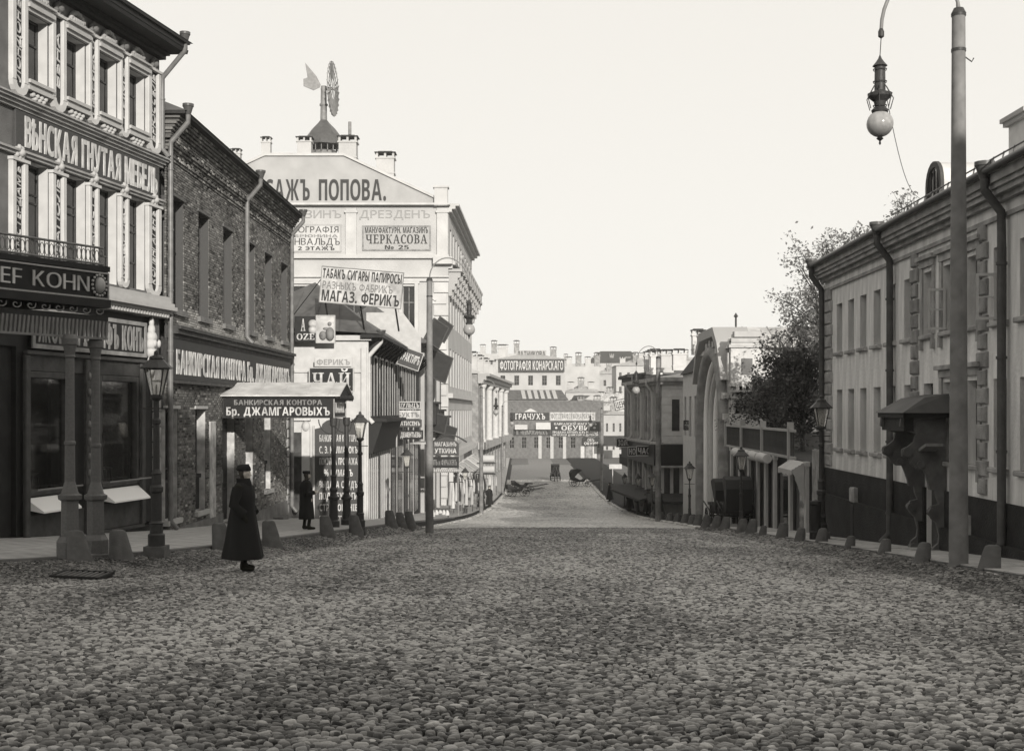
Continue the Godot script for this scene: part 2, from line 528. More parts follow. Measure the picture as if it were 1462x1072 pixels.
func downpipe(o: Node3D, f: Transform3D, d: float, ytop: float, ybot: float, eave_n: float, r: float, m: Material, funnel := true):
	var s := Shape.new()
	var a := f * Vector3(d, ytop, eave_n)
	s.tube([a, f * Vector3(d, ytop - 0.25, eave_n), f * Vector3(d, ytop - 0.25 - eave_n * 0.9, r + 0.06), f * Vector3(d, ytop - 0.6 - eave_n * 0.9, r + 0.05), f * Vector3(d, ybot + 0.25, r + 0.05), f * Vector3(d, ybot, r + 0.25)], [r], 8)
	var k := ytop - 1.6
	while k > ybot + 0.4:
		s.lathe(f * Vector3(d, k, r + 0.05), [[r * 1.25, 0.0], [r * 1.25, 0.05]], 8)
		k -= 1.7
	var p := part(o, "downpipe", s, m)
	if funnel:
		var g := Shape.new()
		g.lathe(a + Vector3(0, -0.05, 0), [[r, 0.0], [r * 1.2, 0.05], [r * 1.9, 0.22], [r * 2.15, 0.24], [r * 2.15, 0.31], [r * 1.8, 0.31], [r * 0.9, 0.18]], 10)
		part(p, "rain_head", g, M.pipe)

func board(o: Node3D, called: String, f: Transform3D, x0: float, x1: float, y0: float, y1: float, z: float, m: Material, frame_m: Material = null, lines := [], fw := 0.05) -> MeshInstance3D:
	# a signboard; lines: [text, x0, x1, y0, y1 (0..1 of the board), material, font]
	var s := Shape.new()
	s.cham(f, x0, x1, y0, y1, z - 0.06, z, 0.012)
	var b := part(o, called, s, m)
	if frame_m:
		var g := Shape.new()
		for e in [[x0, x1, y0, y0 + fw], [x0, x1, y1 - fw, y1], [x0, x0 + fw, y0 + fw, y1 - fw], [x1 - fw, x1, y0 + fw, y1 - fw]]: g.fb(f, e[0], e[1], e[2], e[3], z - 0.03, z + 0.03)
		part(b, "frame", g, frame_m)
	for l in lines:
		part(b, "lettering", words(l[0], f, lerpf(x0, x1, l[1]), lerpf(x0, x1, l[2]), lerpf(y0, y1, l[3]), lerpf(y0, y1, l[4]), z + 0.012, l[6] if l.size() > 6 else "Droid Sans Bold"), l[5])
	return b

func sign_thing(called: String, label: String, f: Transform3D, x0: float, x1: float, y0: float, y1: float, m: Material, frame_m: Material, lines: Array, fw := 0.05) -> Node3D:
	var o := thing(called, label, "sign", f * Vector3((x0 + x1) / 2.0, y0, 0))
	board(o, "board", f, x0, x1, y0, y1, 0.06, m, frame_m, lines, fw)
	return o

func facing(x: float, y: float, d: float, turn := 0.0, roll := 0.0) -> Transform3D:   # a plane that looks back up the street
	return Transform3D(Basis.from_euler(Vector3(0, turn, roll)), Vector3(x, y, -d))

func make_bollard() -> Node3D:
	var o := thing("stone_bollard", "bollard", "bollard")
	var s := Shape.new()
	var prof := [[0.27, -0.15, 0.0], [0.26, 0.0, 0.0], [0.225, 0.12, -0.02], [0.195, 0.32, -0.05], [0.165, 0.5, -0.08], [0.145, 0.545, -0.085], [0.09, 0.57, -0.09], [0.0, 0.575, -0.09]]
	for i in prof.size() - 1:
		for k in 16:
			var q := []
			for e in [[i, k], [i, k + 1], [i + 1, k + 1], [i + 1, k]]:
				var a: float = TAU * e[1] / 16.0
				var p: Array = prof[e[0]]
				var w := pow(pow(absf(cos(a)), 3.5) + pow(absf(sin(a)), 3.5), -1.0 / 3.5)
				q.append([Vector3(p[2] + cos(a) * w * p[0] * 0.92, p[1], sin(a) * w * p[0] * 0.8), Vector3(cos(a), 0.2 + (1.5 if e[0] >= 6 else 0.0), sin(a)).normalized()])
			s.tri3(q[0][0], q[1][0], q[2][0], q[0][1], q[1][1], q[2][1])
			s.tri3(q[0][0], q[2][0], q[3][0], q[0][1], q[2][1], q[3][1])
	var m := MeshInstance3D.new()
	m.name = "stone"; m.mesh = s.mesh(); m.material_override = M.stone
	o.add_child(m)
	return o

func gas_lamp_parts(o: Node3D, b: Vector3, h: float, heavy := true):
	var s := Shape.new()
	var w := 0.17 if heavy else 0.1
	s.box(b + Vector3(0, 0.06, 0), Vector3(w * 2.3, 0.3, w * 2.3))
	part(o, "base", s, M.stone if heavy else M.iron)
	var p := Shape.new()
	var hp := h - 0.85
	p.lathe(b, [[w * 0.95, 0.2], [w * 0.95, 0.42], [w * 0.75, 0.45], [w * 0.72, 0.62], [w * 0.85, 0.64], [w * 0.6, 0.68], [w * 0.6, 1.2], [w * 0.75, 1.24], [w * 0.75, 1.32], [w * 0.55, 1.36], [w * 0.52, 1.55], [w * 0.62, 1.57], [w * 0.38, 1.66], [w * 0.34, hp - 0.5], [w * 0.5, hp - 0.48], [w * 0.5, hp - 0.42], [w * 0.32, hp - 0.38], [w * 0.3, hp - 0.06], [w * 0.75, hp], [w * 0.75, hp + 0.04], [0.0, hp + 0.05]], 12)
	p.box(b + Vector3(0, hp - 0.2, 0), Vector3(0.5, 0.025, 0.025))
	part(o, "post", p, M.iron)
	var y := hp + 0.05
	var g := Shape.new()
	g.lathe(b, [[0.12, y], [0.24, y + 0.48]], 4, 1, 1, false, PI / 4)
	var lantern := Shape.new()
	for k in 4:
		var a := TAU * k / 4.0 + PI / 4
		var c := Vector3(cos(a), 0, sin(a))
		lantern.tube([b + c * 0.125 + Vector3(0, y, 0), b + c * 0.25 + Vector3(0, y + 0.5, 0)], [0.014], 6)
		lantern.tube([b + c * 0.125 + Vector3(0, y, 0), b + c.rotated(Vector3.UP, PI / 2) * 0.125 + Vector3(0, y, 0)], [0.012], 5)
		lantern.tube([b + c * 0.25 + Vector3(0, y + 0.5, 0), b + c.rotated(Vector3.UP, PI / 2) * 0.25 + Vector3(0, y + 0.5, 0)], [0.016], 5)
	lantern.tube([b + Vector3(0, y, 0), b + Vector3(0, y + 0.2, 0)], [0.02, 0.012], 6)
	var top := Shape.new()
	top.lathe(b, [[0.31, y + 0.5], [0.31, y + 0.515], [0.13, y + 0.68], [0.14, y + 0.69], [0.12, y + 0.73], [0.05, y + 0.76], [0.045, y + 0.82], [0.0, y + 0.86]], 8, 1, 1, false, PI / 8)
	var l := part(o, "lantern", lantern, M.iron)
	part(l, "glass", g, M.lamp_glass)
	part(l, "lantern_roof", top, M.iron)

func crook_lamp(label: String, at: Vector3, h: float, r: float, reach: float, side: float, dir := Vector3(1, 0, 0)) -> Node3D:
	# tall pole with a swan neck that carries an arc lamp; side -1 hangs it to the left
	var o := thing("arc_lamp_post", label, "street lamp", at, "tall arc lamps along the street")
	var s := Shape.new()
	s.tube([at + Vector3(0, -0.2, 0), at + Vector3(0, h, 0)], [r, r * 0.68], 16)
	var pole := part(o, "pole", s, M.pole)
	var c := Shape.new()
	for y in [h - 0.62, h - 0.04]: c.lathe(at, [[r * 0.76, y], [r * 0.76, y + 0.05]], 14)
	c.lathe(at, [[r * 0.78, h], [r * 0.5, h + 0.09], [0.0, h + 0.1]], 14)
	c.tube([at + dir * r * 0.66 + Vector3(0, h - 0.7, 0), at + dir * (r + 0.06) + Vector3(0, h - 0.78, 0), at + dir * (r + 0.09) + Vector3(0, h - 0.72, 0)], [0.012], 5)
	part(pole, "cap", c, M.iron)
	var arm := Shape.new()
	var pts := []
	for i in 17:
		var a := PI * i / 16.0
		pts.append(at + dir * side * (reach / 2.0 * (1.0 - cos(a))) + Vector3(0, h + 0.05 + sin(a) * reach * 0.62 - 0.32 * i / 16.0, 0))
	arm.tube(pts, [0.042 if at.z > -30.0 else 0.028, 0.03 if at.z > -30.0 else 0.022], 8)
	part(o, "swan_neck", arm, M.iron_pale)
	var tip: Vector3 = pts[16]
	var hook := Shape.new()
	hook.lathe(tip, [[0.0, -0.14], [0.05, -0.1], [0.05, -0.02], [0.02, 0.05]], 8)
	hook.tube([tip + Vector3(0, -0.1, 0), tip + Vector3(-0.02, -0.42, 0)], [0.008], 5)
	part(o, "cord", hook, M.iron)
	var k := tip + Vector3(-0.02, -0.4, 0)
	var body := Shape.new()
	body.lathe(k, [[0.13, -0.93], [0.14, -0.9], [0.08, -0.84], [0.1, -0.76], [0.19, -0.68], [0.2, -0.63], [0.12, -0.6], [0.09, -0.58], [0.085, -0.2], [0.12, -0.18], [0.07, -0.12], [0.03, -0.06], [0.0, 0.02]], 14)
	for y in [-0.84, -0.45, -0.25]: body.lathe(k, [[0.11, y], [0.115, y + 0.02]], 12)
	for i in 6:
		var q := Vector3(cos(i), 0, sin(i)).rotated(Vector3.UP, i * 0.05) * 0.17
		body.tube([k + q + Vector3(0, -0.88, 0), k + q * 1.3 + Vector3(0, -0.7, 0), k + q * 0.6 + Vector3(0, -0.5, 0)], [0.008], 4)
	var lamp := part(o, "lamp_housing", body, M.iron)
	var g := Shape.new()
	g.ball(k + Vector3(0, -1.12, 0), Vector3.ONE * 0.215, 18, 12)
	part(lamp, "globe", g, M.milk)
	var tipm := Shape.new()
	tipm.lathe(k, [[0.0, -1.47], [0.02, -1.44], [0.012, -1.4], [0.06, -1.36], [0.03, -1.33], [0.1, -1.31]], 8)
	part(lamp, "finial", tipm, M.iron)
	return o

# ---------- living things: a smooth field round a skeleton, meshed as surface nets
func flesh(bones: Array, cell: float, k := 0.05) -> Shape:   # bones: [a, b, radius a, radius b]
	var lo := Vector3.ONE * 1e9
	var hi := -lo
	for b in bones:
		for e in 2:
			lo = lo.min(b[e] - Vector3.ONE * (b[2 + e] + k + cell)); hi = hi.max(b[e] + Vector3.ONE * (b[2 + e] + k + cell))
	var nx := int((hi.x - lo.x) / cell) + 2
	var ny := int((hi.y - lo.y) / cell) + 2
	var nz := int((hi.z - lo.z) / cell) + 2
	var f := PackedFloat32Array()
	f.resize(nx * ny * nz)
	f.fill(1.0)
	for b in bones:
		var rm: float = maxf(b[2], b[3]) + k + cell
		var l2: Vector3 = b[0].min(b[1]) - Vector3.ONE * rm - lo
		var h2: Vector3 = b[0].max(b[1]) + Vector3.ONE * rm - lo
		var ab: Vector3 = b[1] - b[0]
		var den := maxf(ab.length_squared(), 1e-8)
		for x in range(maxi(0, int(l2.x / cell)), mini(nx, int(h2.x / cell) + 2)):
			for y in range(maxi(0, int(l2.y / cell)), mini(ny, int(h2.y / cell) + 2)):
				for z in range(maxi(0, int(l2.z / cell)), mini(nz, int(h2.z / cell) + 2)):
					var p := lo + Vector3(x, y, z) * cell
					var t: float = clampf((p - b[0]).dot(ab) / den, 0.0, 1.0)
					var dd: float = (p - b[0] - ab * t).length() - lerpf(b[2], b[3], t)
					var i := (x * ny + y) * nz + z
					var o := f[i]
					var w := maxf(k - absf(o - dd), 0.0) / k
					f[i] = minf(o, dd) - w * w * k * 0.25
	var at := {}
	var vs := []
	var s := Shape.new()
	var ns := []
	for x in nx - 1:
		for y in ny - 1:
			for z in nz - 1:
				var c := []
				var inside := 0
				for e in 8:
					var q := f[((x + (e & 1)) * ny + y + ((e >> 1) & 1)) * nz + z + (e >> 2)]
					c.append(q)
					if q < 0.0: inside += 1
				if inside == 0 or inside == 8: continue
				var sum := Vector3.ZERO
				var cnt := 0
				for e in [[0, 1], [2, 3], [4, 5], [6, 7], [0, 2], [1, 3], [4, 6], [5, 7], [0, 4], [1, 5], [2, 6], [3, 7]]:
					if (c[e[0]] < 0.0) != (c[e[1]] < 0.0):
						var t: float = c[e[0]] / (c[e[0]] - c[e[1]])
						var pa := Vector3(e[0] & 1, (e[0] >> 1) & 1, e[0] >> 2)
						var pb := Vector3(e[1] & 1, (e[1] >> 1) & 1, e[1] >> 2)
						sum += pa.lerp(pb, t); cnt += 1
				at[(x * ny + y) * nz + z] = vs.size()
				vs.append(lo + (Vector3(x, y, z) + sum / cnt) * cell)
				ns.append(Vector3(c[1] + c[3] + c[5] + c[7] - c[0] - c[2] - c[4] - c[6], c[2] + c[3] + c[6] + c[7] - c[0] - c[1] - c[4] - c[5], c[4] + c[5] + c[6] + c[7] - c[0] - c[1] - c[2] - c[3]).normalized())
	for x in range(1, nx - 1):
		for y in range(1, ny - 1):
			for z in range(1, nz - 1):
				var i := (x * ny + y) * nz + z
				for e in [[ny * nz, [0, -nz, -nz - 1, -1]], [nz, [0, -1, -ny * nz - 1, -ny * nz]], [1, [0, -ny * nz, -ny * nz - nz, -nz]]]:
					if (f[i] < 0.0) == (f[i + e[0]] < 0.0): continue
					var q := []
					for o in e[1]:
						if at.has(i + o): q.append(at[i + o])
					if q.size() == 4:
						s.tri3(vs[q[0]], vs[q[1]], vs[q[2]], ns[q[0]], ns[q[1]], ns[q[2]])
						s.tri3(vs[q[0]], vs[q[2]], vs[q[3]], ns[q[0]], ns[q[2]], ns[q[3]])
	return s

func loft(rings: Array, at: Transform3D, seg := 20, folds := 0.0) -> Shape:   # rings: [x, y, z, rx, rz]
	var s := Shape.new()
	var pts := []
	for r in rings:
		var row := []
		for k in seg:
			var a := TAU * k / seg
			var w := 1.0 + folds * sin(a * 5.0 + r[0]) * clampf((rings[-1][1] - r[1]), 0.0, 1.0)
			row.append(at * Vector3(r[0] + cos(a) * r[3] * w, r[1], r[2] + sin(a) * r[4] * w))
		pts.append(row)
	for i in rings.size() - 1:
		for k in seg:
			var j := (k + 1) % seg
			var nrm := []
			for e in [[i, k], [i, j], [i + 1, j], [i + 1, k]]:
				var up: Vector3 = pts[mini(e[0] + 1, rings.size() - 1)][e[1]] - pts[maxi(e[0] - 1, 0)][e[1]]
				var ar: Vector3 = pts[e[0]][(e[1] + 1) % seg] - pts[e[0]][(e[1] + seg - 1) % seg]
				nrm.append(up.cross(ar).normalized())
			s.tri3(pts[i][k], pts[i][j], pts[i + 1][j], nrm[0], nrm[1], nrm[2])
			s.tri3(pts[i][k], pts[i + 1][j], pts[i + 1][k], nrm[0], nrm[2], nrm[3])
	for e in [0, rings.size() - 1]:
		for k in range(1, seg - 1): s.tri(pts[e][0], pts[e][k], pts[e][k + 1], at.basis.y * (-1.0 if e == 0 else 1.0))
	return s

func person(label: String, at: Vector3, turn: float, h: float, long_coat: bool, hat: String, paper := false) -> Node3D:
	# x is the way the figure faces
	var o := thing("person", label, "person", at)
	var t := Transform3D(Basis(Vector3.UP, turn).scaled(Vector3.ONE * h / 1.75), at)
	var B := []
	for z in [-1.0, 1.0]:
		var st: float = 0.05 * z
		B.append([Vector3(0.02 + st, 0.9, 0.09 * z), Vector3(0.05 + st, 0.48, 0.09 * z), 0.1, 0.065])
		B.append([Vector3(0.05 + st, 0.48, 0.09 * z), Vector3(0.0 + st, 0.09, 0.1 * z), 0.065, 0.05])
		B.append([Vector3(0.0 + st, 0.05, 0.1 * z), Vector3(0.17 + st, 0.04, 0.115 * z), 0.055, 0.04])
		var el := Vector3(-0.05, 1.12, 0.27 * z)
		var ha := Vector3(0.06, 0.95, 0.19 * z) if not paper else Vector3(0.22, 1.13, 0.14 * z)
		B.append([Vector3(0.0, 1.4, 0.19 * z), el, 0.075, 0.055])
		B.append([el, ha, 0.055, 0.042])
		var pd := (ha - el).normalized()
		B.append([ha, ha + pd * 0.07, 0.04, 0.035])
		for q in 4:
			var fz := (q - 1.5) * 0.019
			var kn := ha + pd * (0.12 + (0.012 if q in [1, 2] else 0.0)) + Vector3(0, 0.01, fz)
			B.append([ha + pd * 0.06 + Vector3(0, 0, fz), kn, 0.01, 0.009])
			B.append([kn, kn + pd * 0.03 + Vector3(0, -0.03, 0), 0.009, 0.007])
		B.append([ha + pd * 0.02 + Vector3(0, 0.02, -0.03 * z), ha + pd * 0.08 + Vector3(0.01, 0.03, -0.05 * z), 0.011, 0.008])
	B.append([Vector3(0.0, 0.92, -0.05), Vector3(0.0, 0.92, 0.05), 0.14, 0.14])
	B.append([Vector3(0.0, 0.95, 0), Vector3(-0.01, 1.3, 0), 0.14, 0.17])
	B.append([Vector3(-0.01, 1.36, -0.12), Vector3(-0.01, 1.36, 0.12), 0.1, 0.1])
	B.append([Vector3(-0.01, 1.42, 0), Vector3(0.02, 1.55, 0), 0.065, 0.055])
	var s := flesh(B, 0.024, 0.05)
	var H := []
	H.append([Vector3(0.01, 1.67, 0), Vector3(0.03, 1.645, 0), 0.093, 0.09])
	H.append([Vector3(0.045, 1.6, 0), Vector3(0.075, 1.565, 0), 0.06, 0.04])
	H.append([Vector3(0.0, 1.6, 0), Vector3(0.0, 1.5, 0), 0.055, 0.06])
	H.append([Vector3(0.115, 1.645, 0), Vector3(0.138, 1.615, 0), 0.012, 0.017])
	H.append([Vector3(0.112, 1.572, -0.02), Vector3(0.112, 1.572, 0.02), 0.012, 0.012])
	for z in [-1.0, 1.0]:
		H.append([Vector3(0.105, 1.66, 0.015 * z), Vector3(0.095, 1.66, 0.05 * z), 0.014, 0.012])
		H.append([Vector3(0.0, 1.65, 0.092 * z), Vector3(0.0, 1.61, 0.09 * z), 0.018, 0.012])
	var head := flesh(H, 0.01, 0.022)
	var all := Shape.new()
	all.add(s); all.add(head)
	var cols := PackedColorArray()
	for p in all.v:
		var hand := paper and p.x > 0.12 and absf(p.z) > 0.05 and p.y > 0.85 and p.y < 1.25
		var face := p.y > 1.565 and p.x > 0.045 + maxf(0.0, 0.06 - absf(p.z) * 0.9) * 0.2 and p.y < 1.72
		cols.append(Color(0.5, 0.47, 0.43) if face or hand else Color(0.06, 0.055, 0.05) if p.y > 1.52 else Color(0.012, 0.012, 0.011))
	var turned := Shape.new()
	turned.add(all, t)
	var b := MeshInstance3D.new()
	b.name = "body"
	b.mesh = turned.mesh(at, cols)
	var bm := mat(1.0, 0.85)
	bm.vertex_color_use_as_albedo = true
	b.material_override = bm
	o.add_child(b)
	if long_coat:
		part(o, "coat", loft([[0.0, 0.2, 0, 0.34, 0.33], [0.0, 0.24, 0, 0.345, 0.335], [0.0, 0.5, 0, 0.29, 0.29], [-0.01, 0.85, 0, 0.235, 0.25], [-0.01, 1.05, 0, 0.2, 0.225], [-0.01, 1.25, 0, 0.2, 0.25], [-0.01, 1.38, 0, 0.165, 0.26], [0.0, 1.46, 0, 0.12, 0.2], [0.0, 1.5, 0, 0.1, 0.12]], t, 36, 0.09), M.cloth)
		for z in [-1.0, 1.0]:
			var sl := Shape.new()
			sl.tube([t * Vector3(0, 1.4, 0.2 * z), t * Vector3(-0.04, 1.12, 0.285 * z), t * Vector3(0.11, 0.96, 0.2 * z)], [0.1, 0.085, 0.08], 12)
			part(o, "sleeve", sl, M.cloth)
		part(o, "collar", loft([[0.01, 1.44, 0, 0.13, 0.14], [0.01, 1.5, 0, 0.125, 0.125], [-0.005, 1.56, 0, 0.115, 0.115]], t, 20), M.fur)
	else:
		part(o, "coat", loft([[0.0, 0.32, 0, 0.24, 0.25], [0.0, 0.6, 0, 0.22, 0.24], [-0.01, 0.95, 0, 0.2, 0.225], [-0.01, 1.25, 0, 0.2, 0.25], [-0.01, 1.38, 0, 0.165, 0.26], [0.0, 1.46, 0, 0.12, 0.2], [0.0, 1.5, 0, 0.09, 0.11]], t, 24, 0.05), M.cloth)
		for z in [-1.0, 1.0]:
			var sl := Shape.new()
			sl.tube([t * Vector3(0, 1.4, 0.2 * z), t * Vector3(-0.04, 1.12, 0.28 * z), t * (Vector3(0.2, 1.125, 0.15 * z) if paper else Vector3(0.11, 0.96, 0.2 * z))], [0.095, 0.08, 0.065], 12)
			part(o, "sleeve", sl, M.cloth)
	if hat == "fur": part(o, "fur_hat", loft([[0.01, 1.69, 0, 0.118, 0.11], [0.0, 1.715, 0, 0.13, 0.122], [0.0, 1.75, 0, 0.122, 0.115], [0.0, 1.785, 0, 0.1, 0.095], [0.0, 1.8, 0, 0.05, 0.05], [0.0, 1.803, 0, 0.01, 0.01]], t, 20), M.fur)
	else: part(o, "cap", loft([[0.03, 1.7, 0, 0.14, 0.108], [0.005, 1.715, 0, 0.11, 0.107], [0.0, 1.74, 0, 0.125, 0.125], [0.0, 1.785, 0, 0.11, 0.115], [0.0, 1.79, 0, 0.03, 0.03]], t, 20), M.fur)
	if paper:
		var pp := Shape.new()
		pp.box(t * Vector3(0.34, 1.2, 0), Vector3(0.02, 0.3, 0.36), t.basis.orthonormalized() * Basis(Vector3.BACK, -0.5))
		var g := thing("newspaper", "white paper sheet held open by the man with a cap outside the tea shop", "newspaper", t * Vector3(0.34, 1.05, 0))
		part(g, "sheet", pp, M.paper)
	return o

func wheel(o: Node3D, c: Vector3, r: float, axis: Vector3):
	var s := Shape.new()
	var x := axis.cross(Vector3.UP).normalized()
	var pts := []
	for i in 17: pts.append(c + (x * cos(TAU * i / 16.0) + Vector3.UP * sin(TAU * i / 16.0)) * r)
	s.tube(pts, [r * 0.06], 5, false)
	for i in 10:
		var a := TAU * i / 10.0
		s.tube([c, c + (x * cos(a) + Vector3.UP * sin(a)) * r], [r * 0.03], 4, false)
	s.tube([c - axis * 0.08, c + axis * 0.08], [r * 0.12], 6)
	part(o, "wheel", s, M.wood_dark)

func carriage(label: String, at: Vector3, turn: float, hood: bool, horse := true, body_m: Material = null) -> Node3D:   # x is the way it goes
	var o := thing("horse_cab", label, "carriage", at, "horse cabs in the street")
	var t := Transform3D(Basis(Vector3.UP, turn), at)
	for e in [[-0.75, 0.5], [0.75, 0.36]]:
		for z in [-0.6, 0.6]: wheel(o, t * Vector3(e[0], e[1], z), e[1], t.basis.z)
	var s := Shape.new()
	s.slab(PackedVector2Array([Vector2(-1.1, 0.75), Vector2(-0.5, 0.55), Vector2(0.3, 0.55), Vector2(0.5, 0.85), Vector2(1.0, 0.85), Vector2(1.05, 0.95), Vector2(0.45, 1.0), Vector2(0.2, 0.75), Vector2(-0.4, 0.8), Vector2(-0.95, 1.25), Vector2(-1.2, 1.2)]), t, -0.5, 0.5)
	s.tube([t * Vector3(-0.75, 0.5, -0.6), t * Vector3(-0.75, 0.5, 0.6)], [0.035], 6)
	s.tube([t * Vector3(0.75, 0.36, -0.6), t * Vector3(0.75, 0.36, 0.6)], [0.035], 6)
	for z in [-0.4, 0.4]: s.tube([t * Vector3(0.7, 0.5, z), t * Vector3(2.8, 0.85, z)], [0.03], 6)
	part(o, "body", s, body_m if body_m else M.black)
	if hood:
		var p := PackedVector2Array()
		for i in 9: p.append(Vector2(-0.45 - cos(PI * i / 16.0) * -0.75 - 0.55, 1.1 + sin(PI * i / 16.0) * 0.95))
		var q := PackedVector2Array([Vector2(-1.2, 1.1), Vector2(-1.28, 1.6), Vector2(-1.05, 1.95), Vector2(-0.55, 2.08), Vector2(-0.05, 1.95), Vector2(0.0, 1.88), Vector2(-0.5, 1.5), Vector2(-0.85, 1.1)])
		var hs := Shape.new()
		hs.slab(q, t, -0.52, 0.52)
		part(o, "hood", hs, M.black)
	if horse:
		var hz := thing("horse", "light-legged horse drawing the cab up the middle of the street", "horse", t * Vector3(2.1, 0, 0))
		var B := []
		B.append([Vector3(1.5, 1.2, 0), Vector3(2.45, 1.22, 0), 0.28, 0.25])
		B.append([Vector3(2.45, 1.25, 0), Vector3(2.95, 1.75, 0), 0.19, 0.11])
		B.append([Vector3(2.93, 1.78, 0), Vector3(3.25, 1.5, 0), 0.12, 0.07])
		for z in [-0.05, 0.05]: B.append([Vector3(2.92, 1.86, z), Vector3(2.93, 1.98, z * 1.3), 0.035, 0.012])
		for z in [-0.15, 0.15]:
			B.append([Vector3(2.42, 1.1, z), Vector3(2.44, 0.55, z), 0.12, 0.06]); B.append([Vector3(2.44, 0.55, z), Vector3(2.42, 0.03, z), 0.05, 0.055])
			B.append([Vector3(1.5, 1.15, z), Vector3(1.6, 0.78, z), 0.19, 0.11]); B.append([Vector3(1.6, 0.78, z), Vector3(1.42, 0.52, z), 0.085, 0.055]); B.append([Vector3(1.42, 0.52, z), Vector3(1.46, 0.03, z), 0.048, 0.055])
		var hs := Shape.new()
		hs.add(flesh(B, 0.05, 0.08), t)
		part(hz, "body", hs, M.horse)
		var tl := Shape.new()
		tl.tube([t * Vector3(1.24, 1.3, 0), t * Vector3(1.1, 1.05, 0), t * Vector3(1.1, 0.55, 0)], [0.05, 0.07, 0.02], 7)
		part(hz, "tail", tl, M.black)
		var ar := Shape.new()
		var ap := []
		for i in 9: ap.append(t * Vector3(2.55, 0.95 + sin(PI * i / 8.0) * 1.1, cos(PI * i / 8.0) * 0.42))
		ar.tube(ap, [0.035], 6)
		part(o, "shaft_bow", ar, M.wood)
	return o

func tree(called: String, label: String, at: Vector3, mid: Vector3, rad: Vector3, limbs: int, leaves: int, leaf: float, m: Material, loose := 0.3):
	# a trunk, limbs that reach clumps spread through the crown's volume, and leaves round the twigs
	var o := thing(called, label, "tree", at, "trees behind the right-hand houses")
	var s := Shape.new()
	var h := mid.y + rad.y - at.y
	var fork := Vector3(lerpf(at.x, mid.x, 0.5), lerpf(at.y, mid.y - rad.y, 0.85), lerpf(at.z, mid.z, 0.5))
	s.tube([at + Vector3(0, -0.3, 0), at.lerp(fork, 0.5) + Vector3(0.1, 0, 0), fork, mid + Vector3(0, -rad.y * 0.1, 0), mid + Vector3(rad.x * 0.1, rad.y * 0.7, 0)], [h * 0.018, h * 0.015, h * 0.013, h * 0.007, 0.012], 7, false)
	var tips := []
	for i in limbs:
		var u := Vector3(rng.randfn(), rng.randfn() * 0.9 + 0.15, rng.randfn()).normalized() * pow(rng.randf(), 0.4)
		var tip := mid + u * rad
		var root := fork.lerp(mid + Vector3(0, rad.y * 0.4, 0), clampf(0.2 + 0.5 * (tip.y - mid.y + rad.y) / (2.0 * rad.y), 0.0, 1.0))
		var bend := root.lerp(tip, 0.5) + Vector3(0, rad.y * 0.12, 0) + Vector3(rng.randfn(), rng.randfn(), rng.randfn()) * 0.08
		s.tube([root, bend, tip], [h * 0.0045, h * 0.003, 0.008], 4, false)
		tips.append([tip, loose])
		for k in 4:
			var e := tip + Vector3(rng.randfn(), rng.randfn() * 0.8 + 0.3, rng.randfn()) * loose * 1.5
			s.tube([bend.lerp(tip, 0.4 + 0.15 * k), e], [h * 0.0014, 0.004], 3, false)
			tips.append([e, loose * 0.55])
	part(o, "trunk", s, M.bark)
	var q := Shape.new()
	q.tri(Vector3(0, -0.5, 0), Vector3(0.3, 0, 0.12), Vector3(0, 0.5, 0)); q.tri(Vector3(0, -0.5, 0), Vector3(-0.3, 0, 0.12), Vector3(0, 0.5, 0))
	var xf := []
	for i in leaves:
		var t: Array = tips[rng.randi() % tips.size()]
		var p: Vector3 = t[0] + Vector3(rng.randfn(), rng.randfn(), rng.randfn()) * t[1]
		xf.append(Transform3D(Basis.from_euler(Vector3(rng.randf() * TAU, rng.randf() * TAU, rng.randf() * TAU)).scaled(Vector3.ONE * leaf * rng.randf_range(0.55, 1.3)), p - at))
	pieces(o, "crown", q.mesh(), xf, [], m)

func fac(x: float, s: float, right := false) -> Transform3D:   # a street front: x runs down the street by depth, y up, z out of the wall
	return Transform3D(Basis(Vector3(s, 0, -1), Vector3.UP, Vector3(1, 0, s).normalized() * (-1.0 if right else 1.0)), Vector3(x, 0, 0))

func _ready():
	rng.seed = 77
	make_cam_and_light()
	make_materials()
	ground()
	furniture_shop()
	brick_house()
	tea_house()
	passage()
	far_left()
	plaster_house()
	right_row()
	far_end()
	street_furniture()
	people()

func make_cam_and_light():
	var cam := Camera3D.new()
	cam.name = "camera"
	cam.projection = Camera3D.PROJECTION_FRUSTUM
	cam.near = 0.1
	cam.far = 2500.0
	cam.size = 0.05956
	cam.frustum_offset = Vector2(0.0, 0.00278)
	cam.position = Vector3(0, 1.15, 0)
	add_child(cam)
	cam.current = true
	var sky := ProceduralSkyMaterial.new()
	sky.sky_top_color = Color8(230, 225, 217)
	sky.sky_horizon_color = Color8(250, 248, 242)
	sky.sky_curve = 0.3
	sky.ground_horizon_color = Color8(150, 146, 138)
	sky.ground_bottom_color = Color8(90, 88, 84)
	sky.sun_angle_max = 1.0
	var e := Environment.new()
	e.background_mode = Environment.BG_SKY
	e.sky = Sky.new()
	e.sky.sky_material = sky
	e.tonemap_mode = Environment.TONE_MAPPER_LINEAR
	e.tonemap_exposure = 1.05
	e.sdfgi_enabled = true; e.ssao_enabled = true; e.ssil_enabled = true
	e.fog_enabled = true
	e.fog_density = 0.0005
	e.fog_light_color = Color8(245, 244, 240)
	var w := WorldEnvironment.new()
	w.name = "world"
	w.environment = e
	add_child(w)
	var sun := DirectionalLight3D.new()
	sun.name = "sun"
	sun.light_energy = 1.6
	sun.light_color = Color(1.0, 0.98, 0.95)
	sun.light_angular_distance = 0.6
	sun.shadow_enabled = true
	sun.rotation = Vector3(deg_to_rad(-14.5), deg_to_rad(13.0), 0)
	add_child(sun)

